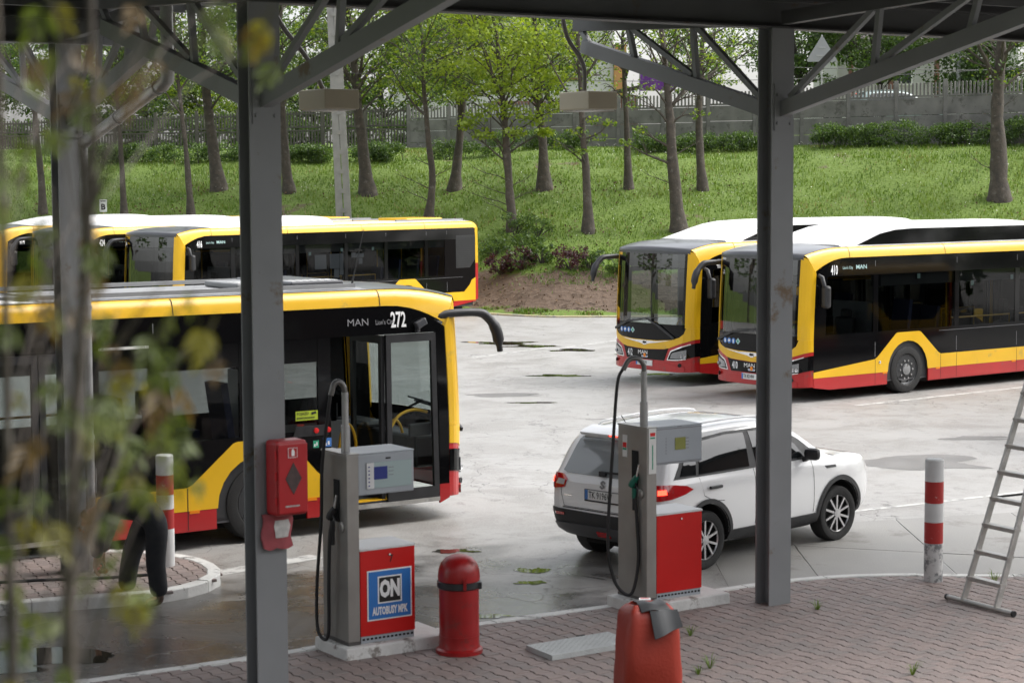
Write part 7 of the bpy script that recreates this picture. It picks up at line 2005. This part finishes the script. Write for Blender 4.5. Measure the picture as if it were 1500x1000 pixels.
# ---------------------------------------------------------------- young tree close to the camera
def near_tree():
    t = thing('young_tree', 'young tree with yellow-green and reddish leaves growing close to the viewer', 'tree', (-.66, 2.9, 0))
    O = V(-.66, 2.9, 0)
    m = MB()
    stems = [[(-.66, 2.9, -.1), (-.655, 2.9, 1.5), (-.650, 2.87, 3.0), (-.647, 2.85, 3.68), (-.643, 2.85, 3.87), (-.630, 2.85, 4.07), (-.608, 2.85, 4.32), (-.596, 2.85, 4.47), (-.596, 2.85, 4.65), (-.58, 2.8, 5.3)],
             [(-.655, 2.9, .8), (-.72, 2.93, 2.5), (-.75, 2.93, 3.6), (-.74, 2.9, 4.3), (-.745, 2.9, 5.0)]]
    for q, r0 in zip(stems, (.011, .010)):
        sp = spline([tuple(V(*p) - O) for p in q], 5); m.tube(sp, [r0*(1 - .55*k/len(sp)) for k in range(len(sp))], 8)
    T = m.build('trunk', M['bark'], t, smooth=60)
    # leaf: seven-fingered, built once per colour
    def leaf_mesh(k):
        # a drooping leaf of paired narrow leaflets on a short stalk
        m = MB(); rr = random.Random(k)
        for j in range(7):
            h = -.022 * (j // 2); sd = (1 if j % 2 else -1) if j < 6 else 0
            a = sd * R(58 - 10*(j // 2)) + rr.uniform(-.14, .14); L = (.060, .066, .062, .058, .052, .050, .062)[j] * rr.uniform(.85, 1.2); w = L*.155
            d = V(math.sin(a), rr.uniform(-.3, .3), -math.cos(a)); n = V(-d.z, 0, d.x)
            o = V(0, 0, h); dr = V(0, 0, -.012)
            p = [o, o + d*L*.3 + n*w*.8, o + d*L*.3 - n*w*.8, o + d*L*.6 + n*w + dr*.4, o + d*L*.6 - n*w + dr*.4, o + d*L + dr, o + d*L*.3 + V(0, .004, 0), o + d*L*.6 + V(0, .004, 0) + dr*.4]
            m.add(p, [(0, 6, 1), (0, 2, 6), (1, 6, 7, 3), (6, 2, 4, 7), (3, 7, 5), (7, 4, 5)])
        m.tube([(0, 0, -.066), (0, .004, -.02), (0, 0, .06)], .0018, 4)
        return m.mesh('leaf', M['young%d' % (k % 4)])
    LM = [leaf_mesh(k) for k in range(8)]
    spots = [(55, 8, 1), (75, 60, 0), (95, 28, 2), (20, 95, 3), (100, 78, 3), (60, 92, 0), (52, 190, 0), (95, 172, 1), (110, 145, 3), (25, 250, 1), (62, 210, 1), (115, 100, 2), (130, 122, 2), (185, 92, 3), (222, 55, 1), (250, 72, 3), (20, 310, 0), (62, 345, 1), (105, 330, 3), (120, 372, 1), (40, 420, 2), (20, 470, 1),
             (80, 430, 3), (100, 455, 0), (150, 405, 3), (160, 480, 1), (28, 560, 2), (62, 545, 1), (120, 600, 0), (90, 590, 1), (150, 640, 2), (112, 680, 1), (58, 650, 3), (30, 705, 1), (15, 800, 1), (60, 760, 2), (100, 735, 3), (28, 850, 0), (62, 885, 0), (18, 925, 1), (62, 985, 1), (105, 975, 1), (25, 985, 2), (150, 720, 3), (140, 770, 1), (180, 865, 2), (215, 870, 0), (160, 560, 1),
             (185, 600, 0), (205, 560, 2), (190, 520, 3), (225, 480, 1), (250, 448, 0), (282, 492, 2), (206, 640, 0), (245, 622, 1), (175, 655, 1), (180, 700, 0), (210, 705, 2), (230, 520, 1), (258, 560, 3), (310, 545, 3), (262, 680, 0), (150, 830, 1), (395, 20, 2), (372, 62, 0), (398, 48, 3), (340, 30, 2), (318, 22, 1), (300, 60, 1), (205, 20, 3), (385, 78, 1)]
    rr = random.Random(21)
    f = 2917.0; pr = R(4.709); tw = MB()
    def world(u, v, D):
        y = math.cos(pr) + math.sin(pr) * (-(v - 500)/f); k = D / y
        return V((u - 750)/f*k, D, 4.403 + k*(-math.sin(pr) + math.cos(pr)*(-(v - 500)/f)))
    def stem_at(z, which):
        q = stems[which]
        return V(*[float(np.interp(z, [p[2] for p in q], [p[i] for p in q])) for i in range(3)])
    for i, (u, v, k) in enumerate(spots):
        for rep in range(2):
            if rep and (i % 5 == 1 or v < 150): continue
            D = rr.uniform(2.5, 3.5)
            p = world(u + rr.uniform(-26, 26), v + rr.uniform(-22, 22), D)
            inst('leaf', LM[(k + 4*rr.randrange(2))], t, p - O, (rr.uniform(-.9, .5), rr.uniform(-.7, .7), rr.uniform(-.9, .9)), rr.uniform(.30, .52))
            if rep == 0:
                s = stem_at(max(.9, p.z - .25), 0 if p.x > -.70 else 1)
                e = p + V(0, 0, .06)
                tw.tube([s - O, s.lerp(e, .5) + V(0, 0, .05) - O, e - O], [.0017, .0014, .001], 5)
    tw.build('twigs', M['bark'], t)
near_tree()

# ---------------------------------------------------------------- out of view: depot behind the camera, then reflection-darkening block and trees
t = thing('depot_building', 'grey rendered depot building with the open upstairs window the yard is seen from', 'building', (0, -.9, 0))
M['render_grey'] = pmat('grey_render', (0.16, 0.155, 0.15), 0.9, var=0.12, vscale=0.6, bump=0.2, bscale=30)
for c, s in (((-16.5, 0, 4.75), (30, .4, 9.5)), ((21.5, 0, 4.75), (40, .4, 9.5)), ((0, 0, 1.6), (3, .4, 3.2)), ((0, 0, 7.8), (3, .4, 3.4))):
    m = MB(); m.box(c, s); m.build('wall', M['render_grey'], t)
m = MB(); m.box((5, -3, 9.6), (74, 7.2, .25)); m.build('roof', M['rooftile'], t)
m = MB(); m.box((0, -.1, 3.18), (3.2, .6, .06)); m.build('window_sill', M['concrete_white'], t)
for x in (-12, -8, -4.5, 5, 9, 13):
    f = MB(); f.box((x, .21, 4.6), (1.6, .06, 1.5)); f = f.build('window', M['white'], t)
    g = MB(); g.box((x, .25, 4.6), (1.4, .03, 1.3)); g.build('pane', M['housewin'], f)
t = thing('workshop', 'long brick workshop along the side of the yard', 'building', (25, -1, 0))  # unseen block, added so the glossy bus sides mirror something dark
m = MB(); m.box((6, 15, 3.4), (12, 30, 6.8)); m.build('wall', pmat('brown_brick', (0.13, 0.075, 0.06), 0.9, var=0.2, vscale=4), t)
m = MB(); m.box((6, 15, 6.95), (12.8, 30.8, .3)); m.build('roof', M['rooftile'], t)
for y in (4, 9.5, 15, 20.5, 26):
    m = MB(); m.box((-.03, y, 2.0), (.1, 3.6, 4.0)); m.build('gate', M['greydome'], t)
for i, (x, y) in enumerate([(29, 43), (33, 50), (37, 57), (31, 60), (40, 48)]):  # unseen trees added as dark surroundings for the bus sides to reflect
    z = float(bank(x, y))
    tree(['broad tree beyond the workshop, nearest to it', 'broad tree beyond the workshop, second from it', 'broad tree beyond the workshop, third from it', 'broad tree beyond the workshop, close to the bank', 'broad tree beyond the workshop, set back from the rest'][i], [(x, z), (x + .1, z + 2.5), (x, z + 4)], y, .3, (0, z + 5.6, 3.6, 4.2, 50), DEEP, per=40, leaf=.26, group='trees beyond the workshop')

for i in range(9):  # unseen dense row, added to keep sky out of the black panels' reflections
    x = 33 + 2.5*(i % 2); y = 26 + i*4.6; z = float(bank(x, y))
    tree('bushy tree closing off the yard, %s in its row' % ('nearest the workshop', 'second from the workshop', 'third from the workshop', 'fourth from the workshop', 'the middle one', 'fourth from the bank', 'third from the bank', 'second from the bank', 'nearest the bank')[i],
         [(x, z), (x + .1, z + 1.2), (x, z + 2.2)], y, .28, (0, z + 5.0, 3.4, 4.8, 60), DEEP, per=46, leaf=.34, group='row of trees closing off the yard')
